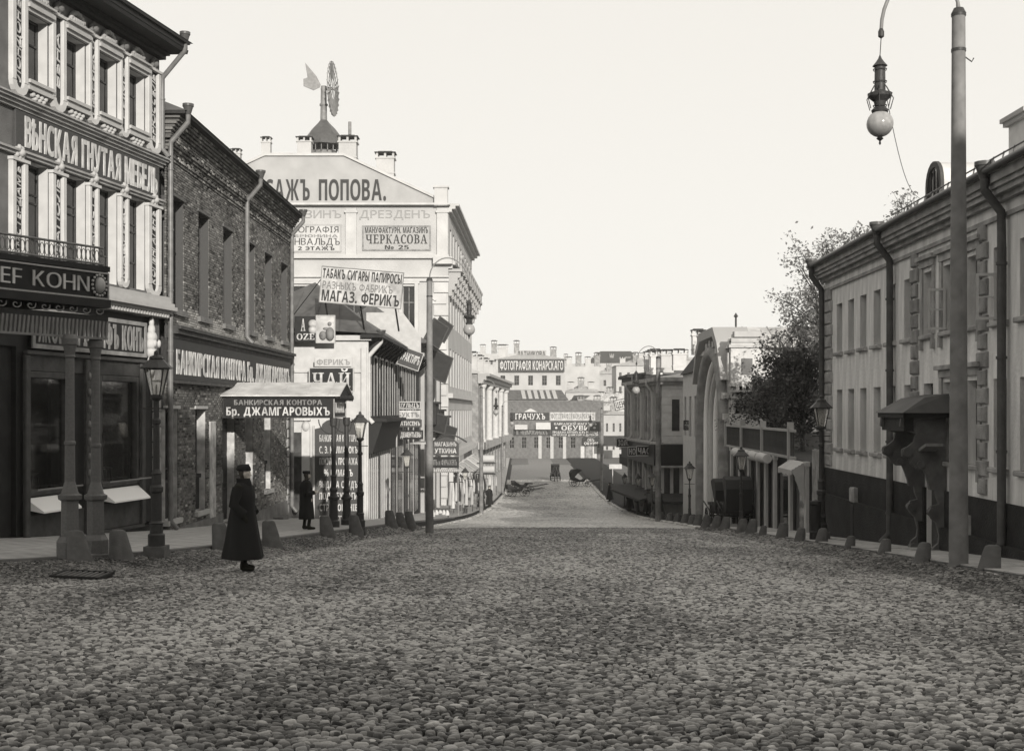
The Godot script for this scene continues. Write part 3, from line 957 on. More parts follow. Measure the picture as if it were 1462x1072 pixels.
func strip(a: Array, b: Array, m: Material, called: String):   # a ribbon of ground between two lines of points
	var s := Shape.new()
	for i in a.size() - 1: s.quad(a[i], a[i + 1], b[i + 1], b[i], Vector3.UP)
	return structure(called, s, m)

func ground():
	var ds := [-40.0, -20.0, -8.0, 0.0]
	var d := 3.0
	while d < 235.0:
		ds.append(d)
		d += 2.0 if d < 60.0 else 5.0
	ds.append(240.0)
	var g := Shape.new()
	var far := [[-70.0, 1.3], [-40.0, 1.3], [-20.0, 1.3], [0.0, -0.12], [75.0, -5.45], [95.0, -6.6], [115.0, -7.4], [140.0, -7.75], [245.0, -7.75], [330.0, -5.0], [540.0, 6.0]]
	for i in far.size() - 1: g.quad(Vector3(-200, far[i][1], -far[i][0]), Vector3(200, far[i][1], -far[i][0]), Vector3(200, far[i + 1][1], -far[i + 1][0]), Vector3(-200, far[i + 1][1], -far[i + 1][0]), Vector3.UP)
	structure("ground", g, M.earth)
	var near := Shape.new()
	var rest := Shape.new()
	for i in ds.size() - 1:
		var a: float = ds[i]
		var b: float = ds[i + 1]
		for k in 8:
			var q := []
			for e in [[a, k], [a, k + 1], [b, k + 1], [b, k]]:
				var t: float = e[1] / 8.0
				q.append(Vector3(lerpf(rl(e[0]), rr(e[0]), t), yg(e[0]) - 0.06 * pow(absf(2.0 * t - 1.0), 2.0) - (0.034 if b < 53.0 else 0.0), -e[0]))
			(near if b < 53.0 else rest).quad(q[0], q[1], q[2], q[3], Vector3.UP)
	var cross := Shape.new()   # the square at the foot of the hill
	cross.quad(Vector3(-40, -7.655, -238), Vector3(60, -7.655, -238), Vector3(60, -7.655, -205), Vector3(-40, -7.655, -205), Vector3.UP)
	structure("square", cross, M.square)
	var road := structure("road", near, M.dirt)
	structure("lower_road", rest, M.road)
	# banks and pavements
	var la := []; var lb := []; var lc := []; var ld := []; var ra := []; var rb := []; var rc := []; var rd := []
	for x in ds:
		if x < 0.0: continue
		la.append(Vector3(rl(x), yg(x) - 0.075, -x)); lb.append(Vector3(kl(x) + 0.02, yg(x) + lift_l(x) - 0.03, -x))
		lc.append(Vector3(kl(x), yg(x) + lift_l(x) + 0.01, -x)); ld.append(Vector3(minf(kl(x) - 7.0, -9.0) - 2.0, floor_l(-30, x), -x))
		ra.append(Vector3(rr(x), yg(x) - 0.075, -x)); rb.append(Vector3(kr(x) - 0.02, floor_r(x) - 0.03, -x))
		rc.append(Vector3(kr(x), floor_r(x), -x)); rd.append(Vector3(kr(x) + 5.0, floor_r(x), -x))
	var bank_l: MeshInstance3D = strip(la, lb, M.dirt, "gutter_bank")
	strip(lc, ld, M.flag, "pavement")
	var bank_r: MeshInstance3D = strip(ra, rb, M.dirt, "gutter_bank")
	var pave_r: MeshInstance3D = strip(rc, rd, M.dirt, "pavement")
	# kerb edges
	var k := Shape.new()
	for i in lc.size() - 1:
		if lc[i].z < -66.0: continue
		k.hexa([lb[i] + Vector3(0.02, -0.15, 0), lb[i + 1] + Vector3(0.02, -0.15, 0), lc[i + 1] + Vector3(-0.22, -0.15, 0), lc[i] + Vector3(-0.22, -0.15, 0), lb[i] + Vector3(0.02, 0.045, 0), lb[i + 1] + Vector3(0.02, 0.045, 0), lc[i + 1] + Vector3(-0.22, 0.006, 0), lc[i] + Vector3(-0.22, 0.006, 0)])
	structure("kerb", k, M.kerb)
	# flagstones on both pavements, each a slab of its own
	var dd := 15.0
	while dd < 58.0:
		var len := rng.randf_range(0.9, 1.35)
		for j in 2:
			var w := 0.84
			var q := []
			for e in [[dd + 0.012, 0.03 + j * w], [dd + len - 0.012, 0.03 + j * w], [dd + len - 0.012, 0.01 + (j + 1) * w], [dd + 0.012, 0.01 + (j + 1) * w]]: q.append(Vector3(kr(e[0]) + e[1], floor_r(e[0]) - 0.05, -e[0]))
			var up := Vector3(0, 0.065 + rng.randf_range(-0.008, 0.01), 0)
			var s := Shape.new()
			s.hexa(q + [q[0] + up, q[1] + up + Vector3(0, rng.randf_range(-0.006, 0.006), 0), q[2] + up, q[3] + up])
			part(pave_r, "flagstone", s, M.flag)
		dd += len
	cobbles(road, bank_l, bank_r)

func cobbles(road: Node3D, bank_l: Node3D, bank_r: Node3D):
	var kinds := []
	for v in 4:
		var s := Shape.new()
		var ring := []
		var pr := [[1.0, -1.2], [0.99, 0.35], [0.91, 0.8], [0.68, 0.99], [0.0, 1.04]]
		var wob := []
		for k in 9: wob.append(rng.randf_range(0.74, 1.18))
		for i in pr.size():
			var row := []
			for k in 9:
				var a := TAU * k / 9.0
				row.append([Vector3(cos(a) * pr[i][0] * wob[k], pr[i][1], sin(a) * pr[i][0] * wob[k]), Vector3(cos(a) * [1.0, 0.95, 0.7, 0.22, 0.0][i], [0.05, 0.25, 0.7, 1.0, 1.0][i], sin(a) * [1.0, 0.95, 0.7, 0.22, 0.0][i]).normalized()])
			ring.append(row)
		for i in pr.size() - 1:
			for k in 9:
				var j := (k + 1) % 9
				s.tri3(ring[i][k][0], ring[i][j][0], ring[i + 1][j][0], ring[i][k][1], ring[i][j][1], ring[i + 1][j][1])
				if i < pr.size() - 2: s.tri3(ring[i][k][0], ring[i + 1][j][0], ring[i + 1][k][0], ring[i][k][1], ring[i + 1][j][1], ring[i + 1][k][1])
		kinds.append(s.mesh())
	var xf := [[], [], [], []]
	var cl := [[], [], [], []]
	var bxl := []
	var bcl := []
	var bxr := []
	var bcr := []
	var f := FastNoiseLite.new()
	f.seed = 3
	f.frequency = 0.35
	f.fractal_octaves = 3
	var singles := 0
	var mats := []
	for i in 6:
		var m := mat([0.14, 0.19, 0.24, 0.29, 0.34, 0.4][i], 0.42, M.cobble.albedo_texture, 5.0, M.cobble.normal_texture, 0.35)
		mats.append(m)
	var d := 4.5
	while d < 53.0:
		var step := 0.039 if d < 14.0 else 0.046 if d < 22.0 else 0.06 if d < 34.0 else 0.085
		var x := maxf(kl(d) + 0.04, -0.412 * d - 0.4) + rng.randf() * 0.08
		var end := minf(kr(d) - 0.03, 0.412 * d + 0.4)
		while x < end:
			var left := x < rl(d)
			var right := x > rr(d)
			var sz := rng.randf_range(0.0145, 0.03) * (0.9 if left or right else 1.0) * (1.0 if d < 14.0 else 1.15 if d < 22.0 else 1.4 if d < 34.0 else 1.9)
			var px := x + sz
			var pd := d + rng.randf_range(-0.017, 0.017)
			var y := yg(d)
			var t := (px - rl(d)) / (rr(d) - rl(d))
			if left: y = lerpf(yg(d) - 0.075, yg(d) + lift_l(d) - 0.03, (rl(d) - px) / (rl(d) - kl(d)))
			elif right: y = lerpf(yg(d) - 0.075, floor_r(d) - 0.03, (px - rr(d)) / (kr(d) - rr(d)))
			else: y = yg(d) - 0.06 * pow(absf(2.0 * t - 1.0), 2.0) - 0.012
			var sunk := f.get_noise_2d(px * 1.0, d * 1.0)
			var hgt := 0.02 + sz * 0.25
			y += -0.012 + rng.randfn() * 0.0045 + 0.012 * sunk
			var b := Basis.from_euler(Vector3(rng.randf_range(-0.24, 0.24), rng.randf_range(-0.6, 0.6), rng.randf_range(-0.26, 0.26))).scaled_local(Vector3(sz * rng.randf_range(1.1, 1.55), hgt, sz * rng.randf_range(0.62, 0.92)))
			var tr := Transform3D(b, Vector3(px, y, -pd))
			var wet := clampf(1.0 - absf(px - 1.5) / 5.5, 0.0, 1.0) * clampf((d - 30.0) / 14.0, 0.0, 1.0) * 0.45
			var g := clampf((0.32 + 0.1 * rng.randfn() + 0.2 * f.get_noise_2d(px * 0.4 + 50.0, d * 0.4) + 0.13 * f.get_noise_2d(px * 1.5 - 30.0, d * 0.13)) * (1.0 - wet), 0.05, 0.5)
			if rng.randf() < 0.4: g *= rng.randf_range(0.15, 0.45)
			if left or right: g *= 0.62
			if rng.randf() < 0.006: g = 0.5
			var c := Color(g * 1.006, g, g * 0.984)
			if absf(px + 6.69) < 0.4 and absf(d - 19.6) < 0.39: pass
			elif left: bxl.append(tr); bcl.append(c)
			elif right: bxr.append(tr); bcr.append(c)
			elif singles < 300 and d > 5.75 and absf(px) < 0.4 * d:
				var o := MeshInstance3D.new()
				o.name = "cobblestone" if singles == 0 else "cobblestone_%03d" % singles
				o.mesh = kinds[singles % 4]
				o.material_override = mats[clampi(int((g - 0.12) / 0.05), 0, 5)]
				o.transform = tr
				road.add_child(o, true)
				singles += 1
			else:
				var v := rng.randi() % 4
				xf[v].append(tr); cl[v].append(c)
			x += sz * 2.55 + rng.randf_range(-0.002, 0.01)
		d += step * rng.randf_range(0.9, 1.08) * (1.0 if d < 26 else 1.1)
	# below the sunlit edge the stones run on, seen only as grain
	var low := get_node("lower_road")
	var lx := []
	var lc := []
	d = 53.0
	while d < 160.0:
		var x := kl(d) + 0.05
		while x < kr(d) - 0.05:
			var t := (x - rl(d)) / (rr(d) - rl(d))
			var inside := t > 0.0 and t < 1.0
			var y := yg(d) - 0.06 * pow(absf(2.0 * t - 1.0), 2.0) if inside else yg(d) + (0.0 if t < 0.0 else 0.02)
			var sz := rng.randf_range(0.06, 0.1) * (1.0 if d < 90.0 else 1.5)
			var g := clampf(0.44 + 0.1 * rng.randfn() + 0.16 * f.get_noise_2d(x * 0.5, d * 0.25) - 0.14 * clampf(1.0 - absf(x - 2.8) / 3.0, 0.0, 1.0) * clampf((d - 62.0) / 10.0, 0.0, 1.0), 0.08, 0.6)
			lx.append(Transform3D(Basis(Vector3.UP, rng.randf() * 3.0).scaled_local(Vector3(sz, sz * 0.45, sz)), Vector3(x, y - 0.01, -d + rng.randf_range(-0.06, 0.06))))
			lc.append(Color(g * 1.006, g, g * 0.984))
			x += sz * 2.0
		d += 0.16 if d < 90.0 else 0.3
	pieces(low, "cobbles", kinds[2], lx, lc, M.cobble)
	for v in 4: pieces(road, "cobbles", kinds[v], xf[v], cl[v], M.cobble)
	pieces(bank_l, "cobbles", kinds[0], bxl, bcl, M.cobble)
	pieces(bank_r, "cobbles", kinds[1], bxr, bcr, M.cobble)

func furniture_shop():
	var f := fac(-16.617, 0.1917)
	var o := thing("furniture_shop", "three-storey plastered shop with white trim and lettered pilasters at the left edge", "building", f * Vector3(31.0, -2.4, -4.0))
	var d0 := 25.6
	var d1 := 35.22
	var ups := [[28.771, 29.635], [30.366, 31.287], [31.888, 32.833], [33.408, 34.341]]
	var s := Shape.new()
	var j := []
	var holes := []
	for u in ups: holes.append([u[0], u[1], 8.72, 10.24])
	for u in ups: holes.append([u[0], u[1] + 0.02, 4.42, 6.86])
	s.wall(f, d0, d1, 3.7, 11.0, holes, 0.0, 0.3, j)
	s.fb(f, d0, d1, 3.7, 11.0, -9.0, -0.3)
	s.fb(f, d1 - 0.35, d1, -2.8, 3.7, -0.4, 0.0)
	s.fb(f, d0, d1, -2.8, 3.7, -9.0, -1.6)
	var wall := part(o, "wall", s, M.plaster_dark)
	for q in j: part(o, "window_reveal", q, M.white)
	for h in holes: window_part(o, f, h, -0.24, [0.5], [0.62] if h[2] > 8.0 else [0.3, 0.64, 0.72], M.wood)
	# pilasters with the names of cities running up them
	var up_names := ["ЛОНДОНЪ", "ВѢНА", "ПАРИЖЪ", "РИМЪ", "БРЮССЕЛЬ"]
	var low_names := ["АМСТЕРДАМЪ", "НЕАПОЛЬ", "БУХАРЕСТЪ", "МАДРИДЪ", "КОПЕНГАГЕНЪ"]
	var spans := [[28.085, 28.705], [ups[0][1] + 0.06, ups[1][0] - 0.06], [ups[1][1] + 0.06, ups[2][0] - 0.06], [ups[2][1] + 0.06, ups[3][0] - 0.06], [ups[3][1] + 0.06, d1 - 0.06]]
	for i in 5:
		for fl in 2:
			var a: float = spans[i][0]
			var b: float = spans[i][1]
			var y0: float = [8.25, 4.3][fl]
			var y1: float = [10.5, 6.75][fl]
			var w := (b - a) * 0.26
			var p := Shape.new()
			p.cham(f, a, a + w, y0 + 0.3, y1, 0.0, 0.11, 0.02)
			p.cham(f, b - w, b, y0 + 0.3, y1, 0.0, 0.11, 0.02)
			p.fb(f, a - 0.03, b + 0.03, y1, y1 + 0.07, 0.0, 0.14)
			var c := (a + b) / 2.0
			for k in 8:   # the rounded foot that joins the two mouldings
				var q0 := PI + PI * k / 8.0
				var q1 := PI + PI * (k + 1) / 8.0
				var ro := (b - a) / 2.0
				var ri := ro - w
				var v := []
				for n in [0.0, 0.11]:
					for e in [[q0, ri], [q1, ri], [q1, ro], [q0, ro]]: v.append(f * Vector3(c + cos(e[0]) * e[1], y0 + 0.3 + sin(e[0]) * minf(e[1], 0.32), n))
				p.hexa(v)
			p.fb(f, c - w * 0.6, c + w * 0.6, y0 - 0.14, y0 - 0.02, 0.0, 0.1)
			p.fb(f, c - w * 1.0, c + w * 1.0, y0 - 0.1, y0 - 0.07, 0.0, 0.13)
			var pil := part(o, "pilaster", p, M.white)
			var dk := Shape.new()
			dk.fb(f, a + w, b - w, y0 + 0.12, y1, 0.0, 0.03)
			part(pil, "panel", dk, M.dark)
			var nm: String = (up_names if fl == 0 else low_names)[i]
			var len: float = minf((y1 - y0) * 0.82, 0.3 * nm.length() + 0.12)
			var tf := Transform3D(Basis(Vector3.UP, -f.basis.x, f.basis.z), f * Vector3(b - w - 0.03, (y0 + y1) / 2.0 + 0.1 - len / 2.0, 0.03))
			part(pil, "lettering", words(nm, tf, 0.0, len, ((b - a) - 2 * w) * 0.14, ((b - a) - 2 * w) * 0.72, 0.02, "Droid Sans", 0.25), M.letter)
			var orn := Shape.new()
			for k in 7:
				var q := PI * 2 * k / 7.0
				orn.ball(f * Vector3(c + cos(q) * 0.13, y1 + 0.2 + sin(q) * 0.12, 0.08), Vector3(0.07, 0.08, 0.07), 6, 5)
			orn.ball(f * Vector3(c, y1 + 0.2, 0.12), Vector3.ONE * 0.1, 7, 5)
			part(pil, "capital", orn, M.white_old if fl else M.plaster_dark)
	# hoods, sills and carvings of the upper windows
	for u in ups:
		var a: float = u[0] - 0.1
		var b: float = u[1] + 0.1
		var c := (a + b) / 2.0
		var h := Shape.new()
		cornice(h, f, a, b, [[10.26, 10.34, 0.1], [10.34, 10.42, 0.17], [10.42, 10.52, 0.12], [10.52, 10.57, 0.2]])
		part(o, "window_hood", h, M.white_old)
		var l := Shape.new()
		cornice(l, f, a + 0.03, b - 0.03, [[8.62, 8.7, 0.16], [8.55, 8.62, 0.1], [8.47, 8.55, 0.13]])
		part(o, "sill", l, M.white_old)
		var cv := Shape.new()
		for k in 9:
			var q := PI * k / 8.0
			cv.ball(f * Vector3(c + cos(q) * 0.3, 10.6 + sin(q) * 0.24, 0.07), Vector3(0.07, 0.075, 0.08), 6, 5)
		for k in 5: cv.ball(f * Vector3(c + (k - 2) * 0.1, 10.64, 0.09), Vector3(0.06, 0.09, 0.08), 6, 5)
		part(o, "carved_crest", cv, M.plaster)
		var sw := Shape.new()
		for k in 4:
			for q in 4 - k: sw.ball(f * Vector3(c + (q - (3 - k) / 2.0) * 0.17, 8.4 - k * 0.08, 0.04), Vector3(0.085, 0.06, 0.05), 6, 5)
		part(o, "carved_swag", sw, M.white_old)
	var sill2 := Shape.new()
	cornice(sill2, f, d0, d1 + 0.1, [[4.12, 4.3, 0.32], [4.02, 4.12, 0.42], [3.92, 4.02, 0.5], [3.84, 3.92, 0.34], [3.72, 3.84, 0.22]])
	var cor := part(o, "string_course", sill2, M.white_old)
	var dn := Shape.new()
	var k := 30.6
	while k < d1:
		dn.fb(f, k, k + 0.07, 3.73, 3.84, 0.22, 0.33)
		k += 0.15
	part(cor, "dentils", dn, M.white_old)
	var c2 := Shape.new()
	cornice(c2, f, d0, d1 + 0.05, [[7.93, 8.0, 0.1], [8.0, 8.07, 0.18], [8.07, 8.13, 0.26], [8.13, 8.17, 0.32], [6.9, 6.97, 0.1], [6.97, 7.02, 0.16]])
	part(o, "sign_cornice", c2, M.plaster)
	board(o, "fascia_board", f, 28.244, d1 - 0.15, 7.03, 7.92, 0.08, M.sign_grey, null, [["ВѢНСКАЯ ГНУТАЯ МЕБЕЛЬ", 0.05, 0.98, 0.1, 0.9, M.letter]])
	# eaves
	var ev := Shape.new()
	cornice(ev, f, d0, d1 + 0.05, [[10.95, 11.05, 0.18], [11.05, 11.15, 0.3]])
	ev.hexa([f * Vector3(d0, 11.15, -0.2), f * Vector3(d1 + 0.2, 11.15, -0.2), f * Vector3(d1 + 0.2, 11.12, 0.75), f * Vector3(d0, 11.12, 0.75), f * Vector3(d0, 11.3, -0.2), f * Vector3(d1 + 0.2, 11.3, -0.2), f * Vector3(d1 + 0.2, 11.22, 0.78), f * Vector3(d0, 11.22, 0.78)])
	cornice(ev, f, d0, d1 + 0.1, [[11.22, 11.34, 0.8], [11.34, 11.42, 0.88]])
	part(o, "eaves", ev, M.wood_dark)
	part(o, "roof", gable_roof(f, d0, d1 + 0.25, 11.42, 0.9, -9.2, 2.4), M.roof)
	downpipe(o, f, d1 - 0.06, 11.4, 8.2, 0.8, 0.07, M.pipe_lit)
	# shop front
	var sf := Shape.new()
	var w1 := [28.760, 30.490]
	var w2 := [31.956, 33.951]
	sf.wall(f, d0, d1 - 0.35, -1.9, 3.7, [[w1[0], w1[1], -0.75, 1.95], [w2[0], w2[1], -0.75, 1.95], [26.2, 28.378, -1.7, 2.6]], 0.0, 0.2)
	part(o, "shop_front", sf, M.wood_dark)
	for w in [w1, w2]:
		var fr := Shape.new()
		for e in [[w[0] - 0.06, w[0] + 0.08, -0.8, 2.05], [w[1] - 0.08, w[1] + 0.06, -0.8, 2.05], [w[0] + 0.08, w[1] - 0.08, 1.9, 2.05], [w[0] + 0.08, w[1] - 0.08, -0.82, -0.7]]: fr.cham(f, e[0], e[1], e[2], e[3], -0.1, 0.06, 0.02)
		var sw := part(o, "shop_window", fr, M.wood)
		var pn := Shape.new()
		pn.fb(f, w[0] + 0.08, w[1] - 0.08, -0.7, 1.9, -0.07, -0.06)
		part(sw, "pane", pn, M.clear)
		var bk := Shape.new()
		bk.fb(f, w[0] - 0.2, w[1] + 0.2, -0.9, 2.1, -1.3, -1.2)
		bk.fb(f, w[0], w[1], -0.85, -0.8, -1.2, -0.15)
		part(sw, "back_panel", bk, M.dark)
		var ch := Shape.new()   # bentwood chair backs shown behind the glass
		for q in 3:
			var cd: float = lerpf(w[0], w[1], 0.25 + q * 0.25)
			var pts := []
			for i in 11: pts.append(f * Vector3(cd + cos(PI * i / 10.0) * 0.2, 0.1 + sin(PI * i / 10.0) * 0.55 + (-0.6 if i in [0, 10] else 0.0), -0.6 - 0.1 * q))
			ch.tube(pts, [0.022], 6)
			ch.lathe(f * Vector3(cd, -0.4, -0.5 - 0.1 * q), [[0.0, 0.0], [0.21, 0.0], [0.21, 0.04], [0.0, 0.05]], 12)
			for g in 4: ch.tube([f * Vector3(cd + [-0.15, 0.15, 0.15, -0.15][g], -0.8, -0.5 - 0.1 * q + [-0.15, -0.15, 0.15, 0.15][g]), f * Vector3(cd + [-0.12, 0.12, 0.12, -0.12][g], -0.4, -0.5 - 0.1 * q + [-0.12, -0.12, 0.12, 0.12][g])], [0.02], 5)
		part(sw, "bentwood_chairs", ch, M.wood, "stuff")
		var aw := Shape.new()
		aw.hexa([f * Vector3(w[0] - 0.03, -1.12, 0.02), f * Vector3(w[1] + 0.02, -1.12, 0.02), f * Vector3(w[1] - 0.06, -1.2, 0.42), f * Vector3(w[0] + 0.05, -1.2, 0.42), f * Vector3(w[0] - 0.03, -0.86, 0.02), f * Vector3(w[1] + 0.02, -0.86, 0.02), f * Vector3(w[1] - 0.06, -1.16, 0.42), f * Vector3(w[0] + 0.05, -1.16, 0.42)])
		part(sw, "sloping_ledge", aw, M.paper)
		var rod := Shape.new()
		rod.tube([f * Vector3(w[0] - 0.1, -0.66, 0.35), f * Vector3(w[1] + 0.1, -0.66, 0.35)], [0.022], 7)
		for e in w: rod.tube([f * Vector3(e, -0.66, 0.0), f * Vector3(e, -0.66, 0.35)], [0.015], 5)
		part(sw, "guard_rail", rod, M.iron_pale)
	var st := Shape.new()
	st.cham(f, w1[0] - 0.1, w2[1] + 0.15, -1.9, -1.25, 0.0, 0.08, 0.02)
	st.fb(f, w1[0] - 0.1, w2[1] + 0.2, -1.98, -1.9, 0.0, 0.13)
	st.cham(f, w1[0] - 0.1, w2[1] + 0.2, 2.05, 2.5, 0.0, 0.05, 0.02)
	st.fb(f, w1[0] - 0.15, w2[1] + 0.3, 2.44, 2.52, 0.05, 0.14)
	for e in [w1[0] - 0.14, (w1[1] + w2[0]) / 2.0, w2[1] + 0.1]: st.cham(f, e - 0.1, e + 0.1, -1.9, 2.4, 0.081, 0.16, 0.02)
	part(o, "stall_riser", st, M.wood)
	for i in 9:
		var cp := Shape.new()
		cp.ball(f * Vector3((w1[1] + w2[0]) / 2.0, -1.2 + i * 0.4, 0.17), Vector3(0.05, 0.11, 0.04), 6, 5)
		part(o, "carved_boss", cp, M.iron_pale)
	board(o, "fascia_board", f, 28.788, 34.184, 2.58, 3.52, 0.14, M.sign, M.wood_pale, [["ЯКОБЪ и ІОСИФЪ КОНЪ", 0.04, 0.97, 0.16, 0.84, M.letter_grey]], 0.1)
	var pl := Shape.new()
	pl.fb(f, d0, d1, -2.9, -1.98, -0.3, 0.1)
	part(o, "plinth", pl, M.socle)
	var lion := Shape.new()   # the white carved console beside the fascia
	for e in [[3.35, 0.1, 0.2], [3.15, 0.17, 0.3], [2.95, 0.2, 0.34], [2.75, 0.17, 0.3], [2.5, 0.13, 0.22], [2.3, 0.1, 0.16]]: lion.ball(f * Vector3(34.539, e[0], 0.12), Vector3(e[2] * 0.5, 0.19, e[1] * 1.6), 9, 7)
	lion.ball(f * Vector3(34.539, 3.55, 0.12), Vector3(0.07, 0.18, 0.1), 8, 6)
	for e in [-1.0, 1.0]: lion.ball(f * Vector3(34.539 + e * 0.12, 2.98, 0.28), Vector3(0.05, 0.12, 0.08), 6, 5)
	part(o, "carved_console", lion, M.white)
	var rq := Shape.new()
	for i in 10: rq.cham(f, d1 - 0.42, d1 - 0.02, -1.8 + i * 0.42, -1.42 + i * 0.42, 0.0, 0.06 + 0.02 * (i % 2), 0.02)
	part(o, "corner_blocks", rq, M.plaster)
	# door step on the far left
	var sp := Shape.new()
	sp.fb(f, 26.2, 28.595, -2.3, -1.78, 0.0, 0.75)
	part(o, "door_step", sp, M.kerb)
	var dr := Shape.new()
	dr.fb(f, 26.2, 28.378, -1.7, 2.6, -0.2, -0.12)
	part(o, "door", dr, M.wood_dark)
	# the canopy on iron columns, with its balcony
	var c := thing("iron_canopy", "iron canopy with lettered fascia and balcony on columns before the furniture shop", "canopy", Vector3(-8.4, yg(22) + 0.13, -22.3))
	var dir := Vector3(0.475, 0, -0.88)   # along the front edge, to the right
	var p0 := Vector3(-7.6, 0, -23.4)
	var cf := Transform3D(Basis(dir, Vector3.UP, Vector3(0.88, 0, 0.475)), p0)
	var back := Vector3(-0.982, 0, -0.188) * 4.2
	var sl := Shape.new()
	for lay in [[3.05, 3.2, 0.12], [3.72, 3.82, 0.1], [2.78, 2.9, 0.05]]:
		var a0 := cf * Vector3(-4.5, lay[0], lay[2])
		var a1 := cf * Vector3(0.08, lay[0], lay[2])
		var up := Vector3(0, lay[1] - lay[0], 0)
		sl.hexa([a0, a1, a1 + back, a0 + back, a0 + up, a1 + up, a1 + back + up, a0 + back + up])
	part(c, "deck", sl, M.wood_dark)
	board(c, "fascia_board", cf, -4.4, 0.05, 3.2, 3.7, 0.08, M.sign, M.sign_tan, [["JOSEF KOHN", 0.27, 0.894, 0.24, 0.78, M.letter, "Droid Sans"]], 0.03)
	var med := Shape.new()
	for i in 16:
		var a := TAU * i / 16.0
		med.ball(cf * Vector3(-0.19 + cos(a) * 0.17, 3.45 + sin(a) * 0.19, 0.11), Vector3.ONE * 0.028, 5, 4)
	med.ball(cf * Vector3(-0.19, 3.45, 0.09), Vector3(0.13, 0.16, 0.06), 10, 8)
	part(c, "medallion", med, M.white_old)
	var rail := Shape.new()
	for y in [3.86, 4.16]: rail.tube([cf * Vector3(-4.4, y, 0.0), cf * Vector3(0.0, y, 0.0)], [0.022], 6)
	var q := -4.4
	while q < 0.0:
		rail.tube([cf * Vector3(q, 3.82, 0), cf * Vector3(q, 4.16, 0)], [0.009], 4, false)
		var ring := []
		for i in 9: ring.append(cf * Vector3(q + 0.05 + cos(TAU * i / 8.0) * 0.045, 4.0 + sin(TAU * i / 8.0) * 0.11, 0))
		rail.tube(ring, [0.008], 4, false)
		q += 0.105
	part(c, "railing", rail, M.iron_pale)
	var fr2 := Shape.new()
	q = -4.4
	while q < 0.02:
		fr2.hexa([cf * Vector3(q, 2.5, 0.05), cf * Vector3(q + 0.045, 2.5, 0.05), cf * Vector3(q + 0.045, 2.5, 0.02), cf * Vector3(q, 2.5, 0.02), cf * Vector3(q, 2.8, 0.09), cf * Vector3(q + 0.045, 2.8, 0.09), cf * Vector3(q + 0.045, 2.8, 0.02), cf * Vector3(q, 2.8, 0.02)])
		q += 0.09
	fr2.fb(cf, -4.4, 0.05, 2.46, 2.5, 0.0, 0.07)
	part(c, "fluted_valance", fr2, M.iron_pale)
	var sc := Shape.new()
	for i in 14:
		var x := -4.2 + i * 0.31
		var ring := []
		for g in 10: ring.append(cf * Vector3(x + cos(g * 0.75) * 0.012 * (g + 1), 2.98 + sin(g * 0.75) * 0.008 * (g + 1), 0.07))
		sc.tube(ring, [0.014], 5)
	part(c, "scrollwork", sc, M.iron_pale)
	for e in [[-7.83, 22.3], [-7.72, 23.35]]:
		var b := Vector3(e[0], yg(e[1]) + 0.12, -e[1])
		var cl := Shape.new()
		var top: float = 2.5 - b.y
		cl.lathe(b, [[0.24, -0.2], [0.24, 0.3], [0.2, 0.36], [0.18, 0.4]], 8, 1, 1, false)
		cl.lathe(b, [[0.16, 0.4], [0.155, 1.02], [0.21, 1.05], [0.22, 1.12], [0.16, 1.15]], 8, 1, 1, false)
		cl.lathe(b, [[0.15, 1.15], [0.13, 1.22], [0.09, 1.36], [0.085, 2.0], [0.1, 2.02], [0.1, 2.06], [0.08, 2.08], [0.075, top - 0.42], [0.095, top - 0.4], [0.085, top - 0.36], [0.115, top - 0.2], [0.14, top - 0.18], [0.14, top - 0.08], [0.1, top]], 16)
		part(c, "column", cl, M.column)

